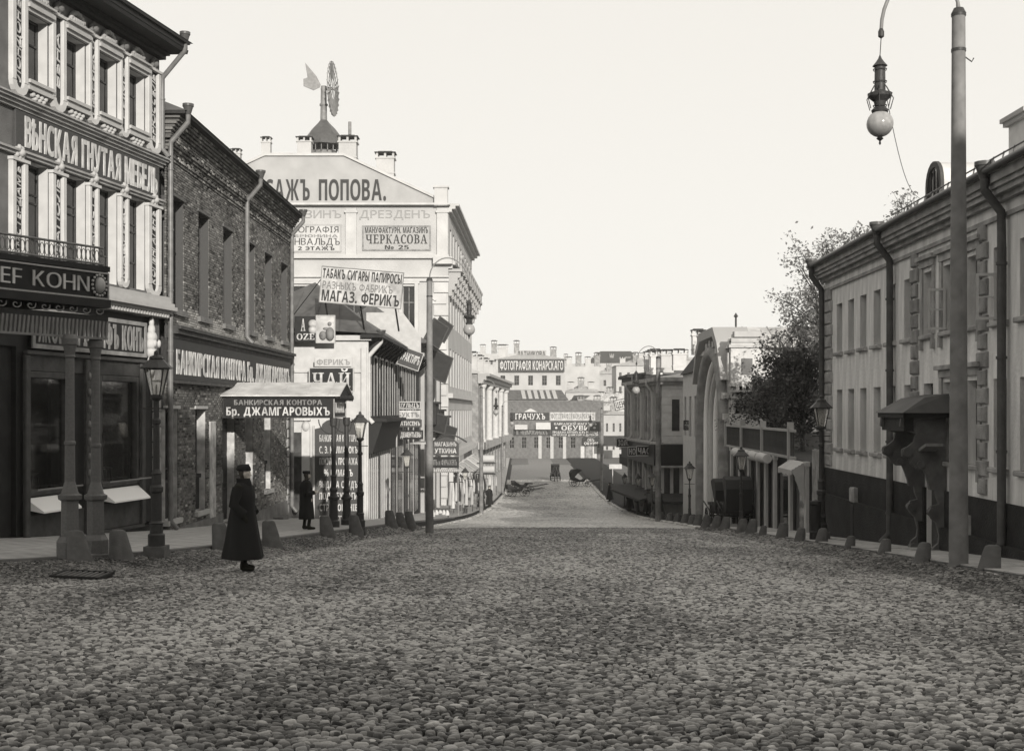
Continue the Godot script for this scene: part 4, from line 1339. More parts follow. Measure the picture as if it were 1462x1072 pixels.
func brick_house():
	var f := fac(-10.0, 14.0 / 1800.0)
	var d0 := 35.32
	var d1 := 54.4
	var o := thing("brick_house", "dark brick two-storey house with tall narrow windows beside the furniture shop", "building", f * Vector3(45.0, -3.0, -5.0))
	var uw := []
	for c in [36.5, 39.5, 42.75, 46.4, 49.6, 52.9]: uw.append([c - 0.66, c + 0.66, 4.05, 7.28])
	var lw := []
	for c in [35.928, 39.130, 46.154, 49.451]: lw.append([c - 0.62, c + 0.62, -1.95, 1.2])
	lw.append([41.958, 43.796, -2.6, 0.9])
	var j := []
	var allh := uw + lw
	var w := Shape.new()
	var ju := []
	w.wall(f, d0, d1, 3.3, 8.25, uw, 0.0, 0.34, ju)
	w.wall(f, d0, d1, -4.6, 3.3, lw, 0.0, 0.34, j)
	w.fb(f, d0, d1, -4.6, 9.5, -10.0, -0.34)
	w.quad(f * Vector3(d1, -4.6, 0), f * Vector3(d1, 8.25, 0), f * Vector3(d1, 8.25, -0.4), f * Vector3(d1, -4.6, -0.4), f.basis.x)
	var wall := part(o, "wall", w, M.mortar)
	for q in ju: part(o, "brick_reveal", q, M.jamb)
	for q in j: part(o, "window_reveal", q, M.whitewash)
	# every brick of the front, one course after another
	var bk := Shape.new()
	bk.cham(Transform3D.IDENTITY, -0.5, 0.5, -0.5, 0.5, -0.5, 0.5, 0.06)
	var xf := []
	var cl := []
	var y := -3.0
	var row := 0
	var nz := FastNoiseLite.new()
	nz.frequency = 0.25
	while y < 8.2:
		var d: float = d0 + (0.0 if row % 2 else -0.13)
		while d < d1:
			var a := maxf(d, d0)
			var b := minf(d + 0.255, d1)
			var hit := y > 1.92 and y < 3.55
			for h in allh:
				if y + 0.065 > h[2] and y < h[3]:
					if a < h[0] and b > h[0]: b = h[0]
					if a < h[1] and b > h[1]: a = h[1]
					if a >= h[0] - 0.001 and b <= h[1] + 0.001: hit = true
			if not hit and b - a > 0.04:
				var g: float = clampf(0.145 + 0.05 * rng.randfn() + 0.09 * nz.get_noise_2d(d, y * 2.0), 0.035, 0.3)
				if y > 3.5 and y < 4.1 + 0.4 * nz.get_noise_2d(d * 3.0, 9.0): g = clampf(g * 2.2 + 0.08, 0.1, 0.45)
				elif rng.randf() < 0.06: g = rng.randf_range(0.25, 0.42)
				if y < -1.6 + 0.5 * nz.get_noise_2d(d * 4.0, 3.0) and rng.randf() < 0.5: g += 0.1
				xf.append(Transform3D(Basis(f.basis.x * (b - a - 0.014), Vector3(0, 0.062, 0), f.basis.z * 0.05), f * Vector3((a + b) / 2.0, y + 0.033, 0.0 + rng.randf_range(-0.007, 0.006)) - o.position))
				cl.append(Color(g * 1.01, g, g * 0.975))
			d += 0.255
		y += 0.076
		row += 1
	pieces(o, "brickwork", bk.mesh(), xf, cl, M.brick)
	# corbelled brick cornice
	xf = []; cl = []
	var courses := [[8.25, 0.06], [8.33, 0.1], [8.41, 0.06], [8.49, 0.06], [8.57, 0.12], [8.65, 0.17], [8.73, 0.12], [8.81, 0.12], [8.89, 0.12], [8.97, 0.12], [9.05, 0.18], [9.13, 0.24], [9.21, 0.3], [9.29, 0.36], [9.37, 0.4]]
	for c in courses:
		var d := d0 + rng.randf() * 0.2
		while d < d1:
			if not (c[0] in [8.41, 8.73] and int(d / 0.255) % 2 == 0):
				var g: float = clampf(0.12 + 0.05 * rng.randfn(), 0.03, 0.3) * (2.4 if rng.randf() < 0.2 else 1.0)
				xf.append(Transform3D(Basis(f.basis.x * 0.243, Vector3(0, 0.07, 0), f.basis.z * (c[1] + 0.3)), f * Vector3(d + 0.1, c[0] + 0.036, (c[1] - 0.3) / 2.0) - o.position))
				cl.append(Color(g * 1.01, g, g * 0.975))
			d += 0.255
	pieces(o, "corbelled_cornice", bk.mesh(), xf, cl, M.brick)
	# the lit end wall above the furniture shop's side, and the roof
	var ev := Shape.new()
	ev.fb(f, d0 - 0.1, d1 + 0.15, 9.46, 9.54, -0.4, 0.58)
	part(o, "eaves", ev, M.dark)
	part(o, "roof", gable_roof(f, d0 - 0.1, d1 + 0.15, 9.55, 0.62, -10.0, 2.1), M.roof)
	for h in uw: window_part(o, f, h, -0.26, [0.5], [0.66], M.wood)
	for i in 4: window_part(o, f, lw[i], -0.26, [0.5], [0.45], M.wood)
	for h in uw:
		var sl := Shape.new()
		sl.fb(f, h[0] - 0.12, h[1] + 0.12, h[2] - 0.16, h[2], -0.1, 0.13)
		part(o, "sill", sl, M.mortar)
		var li := Shape.new()
		li.fb(f, h[0] - 0.1, h[1] + 0.1, h[3] + 0.01, h[3] + 0.1, -0.02, 0.06)
		part(o, "lintel", li, M.plaster_dark)
	for i in 4:
		var h: Array = lw[i]
		var sl := Shape.new()
		sl.fb(f, h[0] - 0.12, h[1] + 0.12, h[2] - 0.14, h[2], -0.1, 0.14)
		sl.fb(f, h[0] - 0.12, h[1] + 0.12, h[3], h[3] + 0.09, -0.02, 0.07)
		part(o, "sill", sl, M.white_old)
		var gd := Shape.new()
		gd.fb(f, h[0] + 0.02, h[1] - 0.02, h[2] + 0.02, h[2] + 1.0, -0.22, -0.18)
		gd.fb(f, h[0], h[1], h[2] + 1.0, h[2] + 1.12, -0.24, -0.12)
		part(o, "window_guard", gd, M.wood_dark)
	var dr := Shape.new()
	dr.fb(f, lw[4][0], lw[4][1], -2.6, 0.9, -0.32, -0.26)
	for i in 2:
		for k in 3: dr.cham(f, lerpf(lw[4][0], lw[4][1], 0.06 + i * 0.48), lerpf(lw[4][0], lw[4][1], 0.46 + i * 0.48), -2.45 + k * 1.1, -1.5 + k * 1.1, -0.27, -0.22, 0.03)
	var door := part(o, "door", dr, M.wood_dark)
	var hd := Shape.new()
	hd.tube([f * Vector3((lw[4][0] + lw[4][1]) / 2.0 - 0.08, -1.3, -0.18), f * Vector3((lw[4][0] + lw[4][1]) / 2.0 - 0.08, -0.9, -0.18)], [0.025], 6)
	part(door, "handle", hd, M.iron_pale)
	var dp := Shape.new()   # the white painted upright beside the door
	dp.cham(f, 40.179, 40.909, -2.3, 0.8, 0.0, 0.07, 0.02)
	part(o, "painted_pilaster", dp, M.whitewash)
	for e in [[37.267, -2.6], [41.002, -2.7], [50.992, -3.2]]:
		var st := Shape.new()
		st.fb(f, e[0] - 0.6, e[0] + 0.6, e[1] - 0.5, e[1] + 0.08, 0.0, 0.45)
		part(o, "step", st, M.kerb)
	var pl := Shape.new()
	pl.fb(f, d0, lw[4][0], -4.6, -2.25, -0.2, 0.06)
	pl.fb(f, lw[4][1], d1, -4.6, -2.65, -0.2, 0.06)
	part(o, "plinth", pl, M.mortar)
	var ca := Shape.new()
	cornice(ca, f, d0 + 0.1, d1 - 0.9, [[3.2, 3.32, 0.2], [3.32, 3.45, 0.34], [3.45, 3.55, 0.42], [1.93, 2.02, 0.2]])
	part(o, "sign_cornice", ca, M.wood)
	board(o, "fascia_board", f, d0 + 0.1, d1 - 0.9, 2.02, 3.2, 0.18, M.sign, null, [["БАНКИРСКАЯ КОНТОРА Бр. ДЖАМГАРОВЫХЪ", 0.02, 0.985, 0.14, 0.74, M.letter]])
	downpipe(o, f, 35.156 + 0.25, 9.5, -2.2, 0.62, 0.075, M.pipe_lit)
	downpipe(o, f, 45.226, 9.5, 3.55, 0.62, 0.085, M.pipe_lit)
	downpipe(o, f, d1 - 0.35, 9.5, -3.2, 0.62, 0.085, M.pipe_lit)
	var rq := Shape.new()
	for i in 13: rq.cham(f, d1 - 0.85 - 0.15 * (i % 2), d1 - 0.6, -3.2 + i * 0.4, -2.86 + i * 0.4, 0.0, 0.07, 0.02)
	part(o, "corner_blocks", rq, M.plaster)
	# canopy over the bank's door
	var c := thing("bank_canopy", "pale sheet-metal canopy with black lettered fascia standing out from the brick house", "canopy", Vector3(-7.9, yg(43) + 0.2, -43.4))
	var x0 := -9.66
	var x1 := -5.7
	var rf := Shape.new()
	var ya := 1.62
	for e in [[41.7, 43.5], [45.3, 43.5]]: rf.hexa([Vector3(x0, ya, -e[0]), Vector3(x1, ya, -e[0]), Vector3(x1, ya + 0.46, -e[1]), Vector3(x0, ya + 0.46, -e[1]), Vector3(x0, ya + 0.04, -e[0]), Vector3(x1, ya + 0.04, -e[0]), Vector3(x1, ya + 0.5, -e[1]), Vector3(x0, ya + 0.5, -e[1])])
	var roof := part(c, "roof", rf, M.roof_light)
	var sm := Shape.new()
	for i in 5: sm.tube([Vector3(x0 + 0.4 + i * 0.8, ya + 0.05, -41.7), Vector3(x0 + 0.4 + i * 0.8, ya + 0.51, -43.5)], [0.018], 4)
	part(roof, "seams", sm, M.roof_light)
	var gb := Shape.new()
	gb.tri(Vector3(x1 - 0.1, ya, -41.8), Vector3(x1 - 0.1, ya, -45.2), Vector3(x1 - 0.1, ya + 0.44, -43.5))
	for i in 9:
		var dz := 41.9 + i * 0.4
		gb.lathe(Vector3(x1 - 0.02, ya - 0.16, -dz), [[0.0, 0.0], [0.06, 0.1], [0.05, 0.2], [0.0, 0.22]], 6)
	part(c, "gable_end", gb, M.black)
	var ff := facing(0, 0, 41.95)
	board(c, "fascia_board", ff, x0 + 0.05, x1 - 0.25, 0.9, 1.6, 0.05, M.sign, M.dark, [["БАНКИРСКАЯ КОНТОРА", 0.1, 0.9, 0.62, 0.86, M.letter_grey], ["Бр. ДЖАМГАРОВЫХЪ", 0.03, 0.97, 0.12, 0.52, M.letter]], 0.04)
	var sf := Transform3D(Basis(Vector3(0, 0, -1), Vector3.UP, Vector3(1, 0, 0)), Vector3(x1 - 0.3, 0, 0))
	board(c, "side_fascia", sf, 42.0, 45.0, 0.9, 1.6, 0.05, M.sign, M.sign_tan, [["КОНТОРА", 0.15, 0.85, 0.25, 0.75, M.letter]], 0.05)
	for e in [[x1 - 0.25, 42.0], [x1 - 0.2, 44.9]]:
		var b := Vector3(e[0], yg(e[1]) + 0.2, -e[1])
		var top: float = 0.9 - b.y
		var cl2 := Shape.new()
		cl2.lathe(b, [[0.2, -0.2], [0.2, 0.25], [0.15, 0.3], [0.14, 0.95], [0.2, 1.0], [0.2, 1.05], [0.13, 1.1], [0.1, 1.2], [0.14, 1.3], [0.09, 1.4], [0.085, 1.7], [0.11, 1.74], [0.08, 1.8], [0.075, top - 0.3], [0.11, top - 0.26], [0.13, top]], 12)
		part(c, "post", cl2, M.iron)
		var br := Shape.new()
		for k in 2:
			var pts := []
			for i in 7: pts.append(b + Vector3(-sin(PI * i / 12.0) * 0.5 if k == 0 else sin(PI * i / 12.0) * 0.2, top - 0.55 + (1.0 - cos(PI * i / 12.0)) * 0.5, 0))
			br.tube(pts, [0.02], 5)
		part(c, "bracket", br, M.iron)

func tea_house():
	var f := fac(-7.0, 19.0 / 1800.0)
	var d0 := 54.8
	var d1 := 83.0
	var o := thing("tea_house", "white end wall and dark timber street front of the tea house under a hipped roof", "building", f * Vector3(66.0, -5.0, -5.0))
	var up := []
	var k := d0 + 1.2
	while k < d1 - 2.0:
		up.append([k, k + 1.1, 1.3, 3.6])
		k += 2.3
	var s := Shape.new()
	s.wall(f, d0, d1, -6.5, 4.35, up, 0.0, 0.25)
	s.fb(f, d0 + 0.06, d1, -6.5, 4.3, -6.0, -0.25)
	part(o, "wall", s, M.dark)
	for h in up: window_part(o, f, h, -0.15, [0.5], [0.6], M.wood)
	for i in up.size():
		var h: Array = up[i]
		var p := Shape.new()
		for e in [h[0] - 0.16, h[1] + 0.0]: p.fb(f, e, e + 0.13, 0.9, 3.6, 0.0, 0.025)
		p.fb(f, h[0] - 0.2, h[1] + 0.2, 3.6, 3.7, 0.0, 0.04)
		part(o, "window_surround", p, M.white_old)
	# the end wall looks up the hill
	var ew := Shape.new()
	ew.box(Vector3(-8.2, 0.0, -54.85), Vector3(3.9, 8.8, 0.14))
	ew.box(Vector3(-10.3, -1.5, -54.85), Vector3(0.5, 8.0, 0.2))
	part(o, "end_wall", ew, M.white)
	var q := Shape.new()
	q.box(Vector3(-6.42, -0.2, -54.75), Vector3(0.24, 8.2, 0.3))
	q.box(Vector3(-8.2, 4.3, -54.72), Vector3(4.2, 0.22, 0.3))
	q.box(Vector3(-8.2, 2.85, -54.76), Vector3(3.6, 0.1, 0.14))
	q.lathe(Vector3(-7.0, 2.45, -54.72), [[0.0, 0.0], [0.08, 0.1], [0.14, 0.3], [0.16, 0.35], [0.0, 0.36]], 10)
	part(o, "end_wall_trim", q, M.white)
	var r := Shape.new()
	var a := Vector3(-5.7, 4.45, -54.2)
	var b := Vector3(-12.6, 4.9, -54.2)
	var t := Vector3(-9.3, 7.2, -59.5)
	var t2 := Vector3(-9.3, 6.9, -80.0)
	var c := Vector3(-5.5, 4.45, -83.4)
	r.tri(a, b, t, Vector3(0, 1, 1)); r.quad(a, c, t2, t, Vector3(1, 1, 0)); r.tri(c, t2, Vector3(-12.6, 4.45, -83.4), Vector3(0, 1, -1)); r.quad(b, t, t2, Vector3(-12.6, 4.45, -83.4), Vector3(-1, 1, 0))
	r.quad(a, b, Vector3(-12.6, 4.45, -83.4), c, Vector3.DOWN)
	var roof := part(o, "roof", r, M.roof)
	var sm := Shape.new()
	for i in 6:
		var m := b.lerp(a, (i + 0.5) / 6.0)
		var tip := m.lerp(t, 0.35 + 0.5 * (1.0 - absf(i - 2.5) / 3.0))
		tip.x = lerpf(m.x, t.x, 0.2)
		var u := (tip.z - a.z) / (t.z - a.z)
		tip.y = lerpf(m.y, t.y, u) + 0.02
		sm.tube([m + Vector3(0, 0.02, 0), tip], [0.025], 4)
	part(roof, "seams", sm, M.roof)
	var ev := Shape.new()
	ev.fb(f, d0 - 0.5, d1, 4.3, 4.45, -0.1, 0.85)
	k = d0
	while k < d1:
		ev.hexa([f * Vector3(k, 3.6, 0), f * Vector3(k + 0.14, 3.6, 0), f * Vector3(k + 0.14, 4.2, 0.75), f * Vector3(k, 4.2, 0.75), f * Vector3(k, 3.75, 0), f * Vector3(k + 0.14, 3.75, 0), f * Vector3(k + 0.14, 4.3, 0.75), f * Vector3(k, 4.3, 0.75)])
		k += 1.5
	part(o, "eaves", ev, M.wood_dark)
	downpipe(o, f, d0 + 0.2, 4.4, 0.6, 0.7, 0.1, M.white)
	# shop front along the street
	var fs := Shape.new()
	fs.hexa([f * Vector3(d0 + 0.3, -0.75, 0.1), f * Vector3(d0 + 9.0, -0.75, 0.1), f * Vector3(d0 + 9.0, -0.75, 0.3), f * Vector3(d0 + 0.3, -0.75, 0.3), f * Vector3(d0 + 0.3, 0.65, 0.1), f * Vector3(d0 + 9.0, 0.65, 0.1), f * Vector3(d0 + 9.0, 0.65, 0.75), f * Vector3(d0 + 0.3, 0.65, 0.75)])
	fs.fb(f, d0 + 0.2, d0 + 9.2, 0.65, 0.8, 0.0, 0.95)
	var fa := part(o, "fascia", fs, M.black)
	for i in 12:
		var m := Shape.new()
		var dd := d0 + 0.5 + i * 0.75
		m.fb(f, dd, dd + 0.13, -4.1, -0.8, 0.05, 0.09)
		part(o, "mullion", m, M.white_old)
		if i < 11:
			var g := Shape.new()
			g.fb(f, dd + 0.15, dd + 0.75, -4.1, -0.8, 0.04, 0.06)
			part(o, "pane", g, M.pane)
	var sr := Shape.new()
	sr.fb(f, d0 + 0.3, d0 + 9.2, -4.3, -4.1, 0.0, 0.34)
	sr.fb(f, d0 + 0.3, d0 + 9.0, -6.0, -4.3, 0.0, 0.2)
	part(o, "stall_riser", sr, M.wood)
	for i in 5:
		var p := Shape.new()
		p.fb(f, d0 + 10.0 + i * 3.4, d0 + 10.3 + i * 3.4, -6.0, 0.3, 0.0, 0.05)
		part(o, "pilaster", p, M.white_old)
		var g := Shape.new()
		g.fb(f, d0 + 10.7 + i * 3.4, d0 + 13.2 + i * 3.4, -5.2, -0.8, 0.02, 0.05)
		part(o, "shop_pane", g, M.pane)
	# boards on the end wall
	var ff := facing(0, 0, 54.1)
	sign_thing("wall_sign", "black board with a round white medallion and white letters high on the tea house wall", ff, -9.329, -8.433, 4.098, 5.192, M.sign, null, [["А", 0.3, 0.52, 0.42, 0.9, M.letter, "Droid Serif Bold"], ["OZE", 0.1, 0.95, 0.08, 0.32, M.letter, "Droid Serif Bold"]])
	var md := thing("medallion", "round white medallion on the black board of the tea house wall", "medallion", Vector3(-8.660, 4.578, -54.66))
	var ms := Shape.new()
	for e in [0.13, -0.13]: ms.ball(Vector3(-8.550, 4.735 + e, -54.03), Vector3(0.2, 0.19, 0.03), 14, 8)
	part(md, "disc", ms, M.letter)
	var po := sign_thing("poster", "pale pictorial poster board beside the black board on the tea house wall", ff, -8.418, -7.582, 4.037, 5.237, M.sign_pale, M.white_old, [])
	var fig := Shape.new()
	for e in [[0.25, 0.3, 0.16, 0.2], [0.62, 0.35, 0.2, 0.3], [0.6, 0.72, 0.09, 0.09], [0.4, 0.55, 0.12, 0.06]]: fig.ball(Vector3(lerpf(-8.325, -7.499, e[0]), lerpf(4.005, 5.192, e[1]), -54.032), Vector3(e[2], e[3], 0.008), 12, 8)
	part(po, "printed_figures", fig, M.letter_grey)
	sign_thing("wall_sign", "faint white board with pale letters above the black tea board", ff, -8.479, -6.853, 3.034, 3.429, M.white, null, [["ФЕРИКЪ", 0.06, 0.94, 0.2, 0.8, M.letter_faint]])
	sign_thing("wall_sign", "black board with fat white serif letters for tea on the white wall", ff, -8.722, -6.777, 1.940, 3.004, M.sign, M.white_old, [["ЧАЙ", 0.08, 0.92, 0.2, 0.78, M.letter, "Droid Serif Bold"]], 0.05)
	var bb := thing("notice_board", "tall grey board with arched top and rows of white lettering behind the bank canopy", "sign", Vector3(-7.6, -3.682, -54.6))
	var pl := PackedVector2Array([Vector2(-8.55, -4.3), Vector2(-6.5, -4.3), Vector2(-6.5, 0.35)])
	for i in 9: pl.append(Vector2(-7.525 + cos(PI * i / 8.0) * 0.75, 0.42 + sin(PI * i / 8.0) * 0.4))
	pl.append(Vector2(-8.55, 0.35))
	var bs := Shape.new()
	bs.slab(pl, facing(0, 0, 54.7), 0.0, 0.08)
	part(bb, "board", bs, M.sign_grey)
	var lines := ["БАНКИРСКАЯ КОНТОРА", "С. Э. КАЛМАНОКЪ", "ПОКУПКА ПРОДАЖА", "% БУМАГЪ", "ВЫДАЧА ССУДЪ", "ПОДЪ БУМАГИ", "СТРАХОВАНІЕ", "БИЛЕТОВЪ"]
	for i in 8: part(bb, "lettering", words(lines[i], facing(0, 0, 54.6), -8.35 + (0.2 if i == 3 else 0.0), -6.7 - (0.2 if i == 3 else 0.0), -0.2 - i * 0.5, 0.1 - i * 0.5, 0.01), M.letter)
	var tr := Shape.new()
	tr.box(Vector3(-8.6, -1.9, -54.62), Vector3(0.09, 4.8, 0.08)); tr.box(Vector3(-6.45, -1.9, -54.62), Vector3(0.09, 4.8, 0.08))
	part(bb, "frame", tr, M.white_old)
	# white doorway left of it
	var dw := Shape.new()
	dw.box(Vector3(-8.95, -1.7, -54.7), Vector3(0.35, 4.2, 0.16))
	dw.ball(Vector3(-8.95, 0.45, -54.68), Vector3(0.19, 0.25, 0.12), 10, 8)
	dw.box(Vector3(-9.3, 0.75, -54.7), Vector3(1.1, 0.08, 0.2))
	for i in 6: dw.box(Vector3(-9.7 + i * 0.16, 0.98, -54.7), Vector3(0.04, 0.4, 0.06))
	part(o, "doorway", dw, M.white)
	var dk := Shape.new()
	dk.box(Vector3(-9.4, -1.9, -54.74), Vector3(0.6, 4.2, 0.1))
	part(o, "door", dk, M.wood)
	# the big tobacco board over the roof
	var tf := Transform3D(Basis.from_euler(Vector3(0, -0.02, -0.085)), Vector3(-6.402, 6.376, -53.6))
	var ts := sign_thing("roof_sign", "large tilted white tobacco shop board with three lines of black lettering", tf, -1.76, 1.76, -0.78, 0.78, M.sign_pale, M.iron_pale, [["ТАБАКЪ СИГАРЫ ПАПИРОСЫ", 0.02, 0.98, 0.68, 0.94, M.letter_dark], ["РАЗНЫХЪ ФАБРИКЪ", 0.03, 0.88, 0.4, 0.6, M.letter_mid, "Droid Sans"], ["МАГАЗ. ФЕРИКЪ", 0.03, 0.97, 0.06, 0.36, M.letter_dark]], 0.03)
	var lg := Shape.new()
	for x in [-1.5, 0.0, 1.5]: lg.tube([tf * Vector3(x, -0.7, -0.02), Vector3((tf * Vector3(x, 0, 0)).x, 4.6, -54.6)], [0.04], 6)
	lg.tube([tf * Vector3(-1.7, 0.3, 0), Vector3(-9.7, 4.9, -54.3)], [0.02], 5)
	part(ts, "struts", lg, M.wood_dark)
	# hanging boards further down the street front
	sign_thing("hanging_sign", "slanting grey board with pale letters under the tea house eaves", Transform3D(Basis.from_euler(Vector3(0, 0.3, -0.33)), Vector3(-5.353, 3.863, -66)), -0.62, 0.62, -0.5, 0.5, M.sign_grey, M.white_old, [["ТРАКТИРЪ", 0.08, 0.92, 0.3, 0.75, M.letter]], 0.04)
	var names := [["В. ШУЛЬЦЪ", 573, 584, "black board with white letters, topmost of the four on the shop corner", 0], ["БУКТЪ", 586, 598, "white board with grey letters, second of the four on the shop corner", 1], ["МАТИСЕНЪ", 599, 610, "grey board with white letters, third of the four on the shop corner", 2], ["Бр. ДЕМЕНТЬЕВЫ", 614, 627, "dark board with crowded white letters, lowest of the four on the shop corner", 0]]
	for i in 4:
		var n: Array = names[i]
		var x: float = [556.0, 566.0, 564.0, 561.0][i]
		var x2: float = [601.0, 600.0, 602.0, 604.0][i]
		sign_thing("street_sign", n[3], facing(0, 0, 70.0), (x - 731.0) / 1800.0 * 70.0, (x2 - 731.0) / 1800.0 * 70.0, 1.15 - (n[2] - 586.0) / 1800.0 * 70.0, 1.15 - (n[1] - 586.0) / 1800.0 * 70.0, [M.sign, M.sign_pale, M.sign_grey][n[4]], M.white_old if i == 0 else null, [[n[0], 0.06, 0.94, 0.22, 0.78, M.letter_mid if n[4] == 1 else M.letter]], 0.06)
	var ir := thing("sign_bracket", "iron bracket post that carries the four boards on the shop corner", "bracket", Vector3(-5.9, -5.0, -70.1))
	var irs := Shape.new()
	irs.tube([Vector3(-5.95, -5.4, -70.12), Vector3(-5.95, 1.75, -70.12)], [0.05], 6)
	for y in [1.5, 0.9, 0.4, -0.2]: irs.tube([Vector3(-6.6, y, -70.1), Vector3(-5.1, y, -70.1)], [0.025], 5)
	part(ir, "bracket", irs, M.iron)

func passage():
	var f := fac(-8.05, 0.026)
	var d0 := 105.0
	var d1 := 139.0
	var o := thing("passage_building", "tall pale arcade building with lettered end gable and a wind wheel on its roof", "building", Vector3(-14.5, -9.0, -120))
	var holes := []
	for row in [[14.3, 16.6], [8.4, 11.6], [3.2, 6.4], [-1.6, 1.2]]:
		var k := d0 + 2.0
		while k < d1 - 2.0:
			holes.append([k, k + 1.5, row[0], row[1]])
			k += 3.3
	var s := Shape.new()
	s.wall(f, d0, d1, -9.0, 18.2, holes, 0.0, 0.3)
	s.fb(f, d0 + 0.35, d1, -9.0, 18.2, -18.0, -0.3)
	# end wall with blind bays
	var g := facing(0, 0, d0)
	var bays := []
	for b in [[-22.6, -20.2], [-18.6, -16.2], [-14.4, -12.0], [-9.100, -8.108]]:
		bays.append([b[0], b[1], 7.6, 11.5])
	s.wall(g, -24.0, -5.32, -9.0, 18.2, bays, 0.0, 0.36)
	part(o, "wall", s, M.pale)
	for h in holes: window_part(o, f, h, -0.2, [0.5], [0.66], M.wood_pale)
	for h in bays: window_part(o, g, h, -0.25, [0.5], [0.66], M.wood_pale)
	var pd := Shape.new()   # gable above the cornice
	pd.slab(PackedVector2Array([Vector2(-24.0, 18.2), Vector2(-5.32, 18.2), Vector2(-6.6, 18.9), Vector2(-14.0, 22.35), Vector2(-20.6, 22.35), Vector2(-24.0, 20.8)]), g, -0.5, 0.0)
	part(o, "gable", pd, M.pale_grey)
	var cp := Shape.new()
	for e in [[Vector2(-6.5, 18.85), Vector2(-14.0, 22.35)], [Vector2(-14.0, 22.35), Vector2(-20.6, 22.35)], [Vector2(-20.6, 22.35), Vector2(-24.2, 20.7)]]:
		var up := Vector3(0, 0.22, 0)
		var a: Vector3 = g * Vector3(e[0].x, e[0].y, 0.2)
		var b: Vector3 = g * Vector3(e[1].x, e[1].y, 0.2)
		var bk := Vector3(0, 0, -0.8)
		cp.hexa([a, b, b + bk, a + bk, a + up, b + up, b + bk + up, a + bk + up])
	part(o, "gable_coping", cp, M.pale_trim)
	var rf := Shape.new()
	rf.hexa([g * Vector3(-24, 18.2, -0.5), g * Vector3(-5.0, 18.2, -0.5), f * Vector3(d1, 18.2, 0.3), Vector3(-24, 18.2, -d1), g * Vector3(-20.6, 22.3, -0.5), g * Vector3(-14, 22.3, -0.5), Vector3(-12.5, 22.3, -d1 + 4.0), Vector3(-20, 22.3, -d1 + 4.0)])
	part(o, "roof", rf, M.roof_pale)
	var c := Shape.new()
	c.box(Vector3(-14.6, 18.28, -d0 + 0.25), Vector3(18.9, 0.16, 0.7))
	c.box(Vector3(-14.6, 13.95, -d0 + 0.15), Vector3(18.7, 0.3, 0.45))
	c.box(Vector3(-5.75, 13.6, -d0 + 0.3), Vector3(1.6, 0.6, 0.8))
	c.box(Vector3(-14.6, 12.3, -d0 + 0.1), Vector3(18.7, 0.12, 0.3))
	c.box(Vector3(-14.6, 12.0, -d0 + 0.1), Vector3(18.7, 0.2, 0.25))
	cornice(c, f, d0, d1 + 0.3, [[17.7, 17.95, 0.3], [17.95, 18.2, 0.6], [18.2, 18.4, 0.9], [13.3, 13.6, 0.6], [13.0, 13.3, 0.35], [2.2, 2.6, 0.4], [-2.9, -2.4, 0.5]])
	part(o, "cornice", c, M.pale_trim)
	var q := Shape.new()   # corner pier, pilasters and blocks
	q.box(Vector3(-5.9, 18.9, -d0 + 0.1), Vector3(1.1, 1.5, 0.9))
	q.box(Vector3(-5.9, 19.7, -d0 + 0.1), Vector3(1.3, 0.14, 1.1))
	for x in [-5.8, -13.4, -21.0]: q.box(Vector3(x, 16.05, -d0 + 0.08), Vector3(0.9, 3.9, 0.3))
	for x in [-5.8, -13.4, -21.0]: q.box(Vector3(x, 17.7, -d0 + 0.1), Vector3(1.1, 0.2, 0.42))
	for i in 20: q.box(Vector3(-5.9 - 0.15 * (i % 2), 11.4 - i * 0.95, -d0 + 0.06), Vector3(1.2, 0.86, 0.24))
	part(o, "pilasters", q, M.pale_trim)
	for h in bays:
		var sr := Shape.new()
		for e in [[h[0] - 0.3, h[0], 7.4, 11.7], [h[1], h[1] + 0.3, 7.4, 11.7], [h[0] - 0.4, h[1] + 0.4, 11.7, 12.0], [h[0] - 0.4, h[1] + 0.4, 7.15, 7.4]]: sr.fb(g, e[0], e[1], e[2], e[3], -0.02, 0.2)
		part(o, "window_surround", sr, M.pale_trim)
	for i in 11:   # the carved balconies along the street
		var k := d0 + 1.2 + i * 3.15
		var b := Shape.new()
		b.fb(f, k - 0.9, k + 1.6, 12.75, 13.0, 0.0, 1.15)
		b.fb(f, k - 0.8, k + 1.5, 13.0, 13.75, 1.0, 1.1)
		for e in [k - 0.7, k + 1.2]:
			for r in 4: b.fb(f, e, e + 0.3, 12.75 - (r + 1) * 0.5, 12.75 - r * 0.5, 0.0, 1.0 - r * 0.24)
		part(o, "balcony", b, M.pale_grey)
		var bl := Shape.new()
		for r in 5: bl.ball(f * Vector3(k - 0.6 + r * 0.5, 13.95, 1.05), Vector3(0.17, 0.25, 0.17), 6, 5)
		part(o, "balustrade_urns", bl, M.pale_grey)
	for e in [[337, 236, 13, 24, 106.5], [380, 224, 13, 29, 107], [435, 222, 20, 27, 107], [497, 229, 25, 35, 107], [550.5, 251, 25, 34, 106.5]]:
		var k: float = e[4] / 1800.0
		chimney(o, Vector3((e[0] - 731.0) * k, 1.15 - (e[1] - 586.0) * k - 0.3, -e[4]), e[2] * k, e[3] * k + 0.3, M.pale)
	var fl := Shape.new()
	fl.tube([Vector3(-13.8, 24.6, -107.2), Vector3(-13.8, 25.7, -107.2)], [0.14], 7)
	part(o, "flue_pipe", fl, M.iron_pale)
	# the wind wheel on its turret
	var w := thing("wind_wheel", "wind wheel with tail vane on a domed turret above the arcade building", "windmill", Vector3(-16.3, 22.3, -109))
	var t := Shape.new()
	var base := Vector3(-16.3, 22.2, -109.0)
	t.lathe(base, [[1.1, 0.0], [1.1, 1.3], [1.2, 1.35]], 8, 1, 1, false)
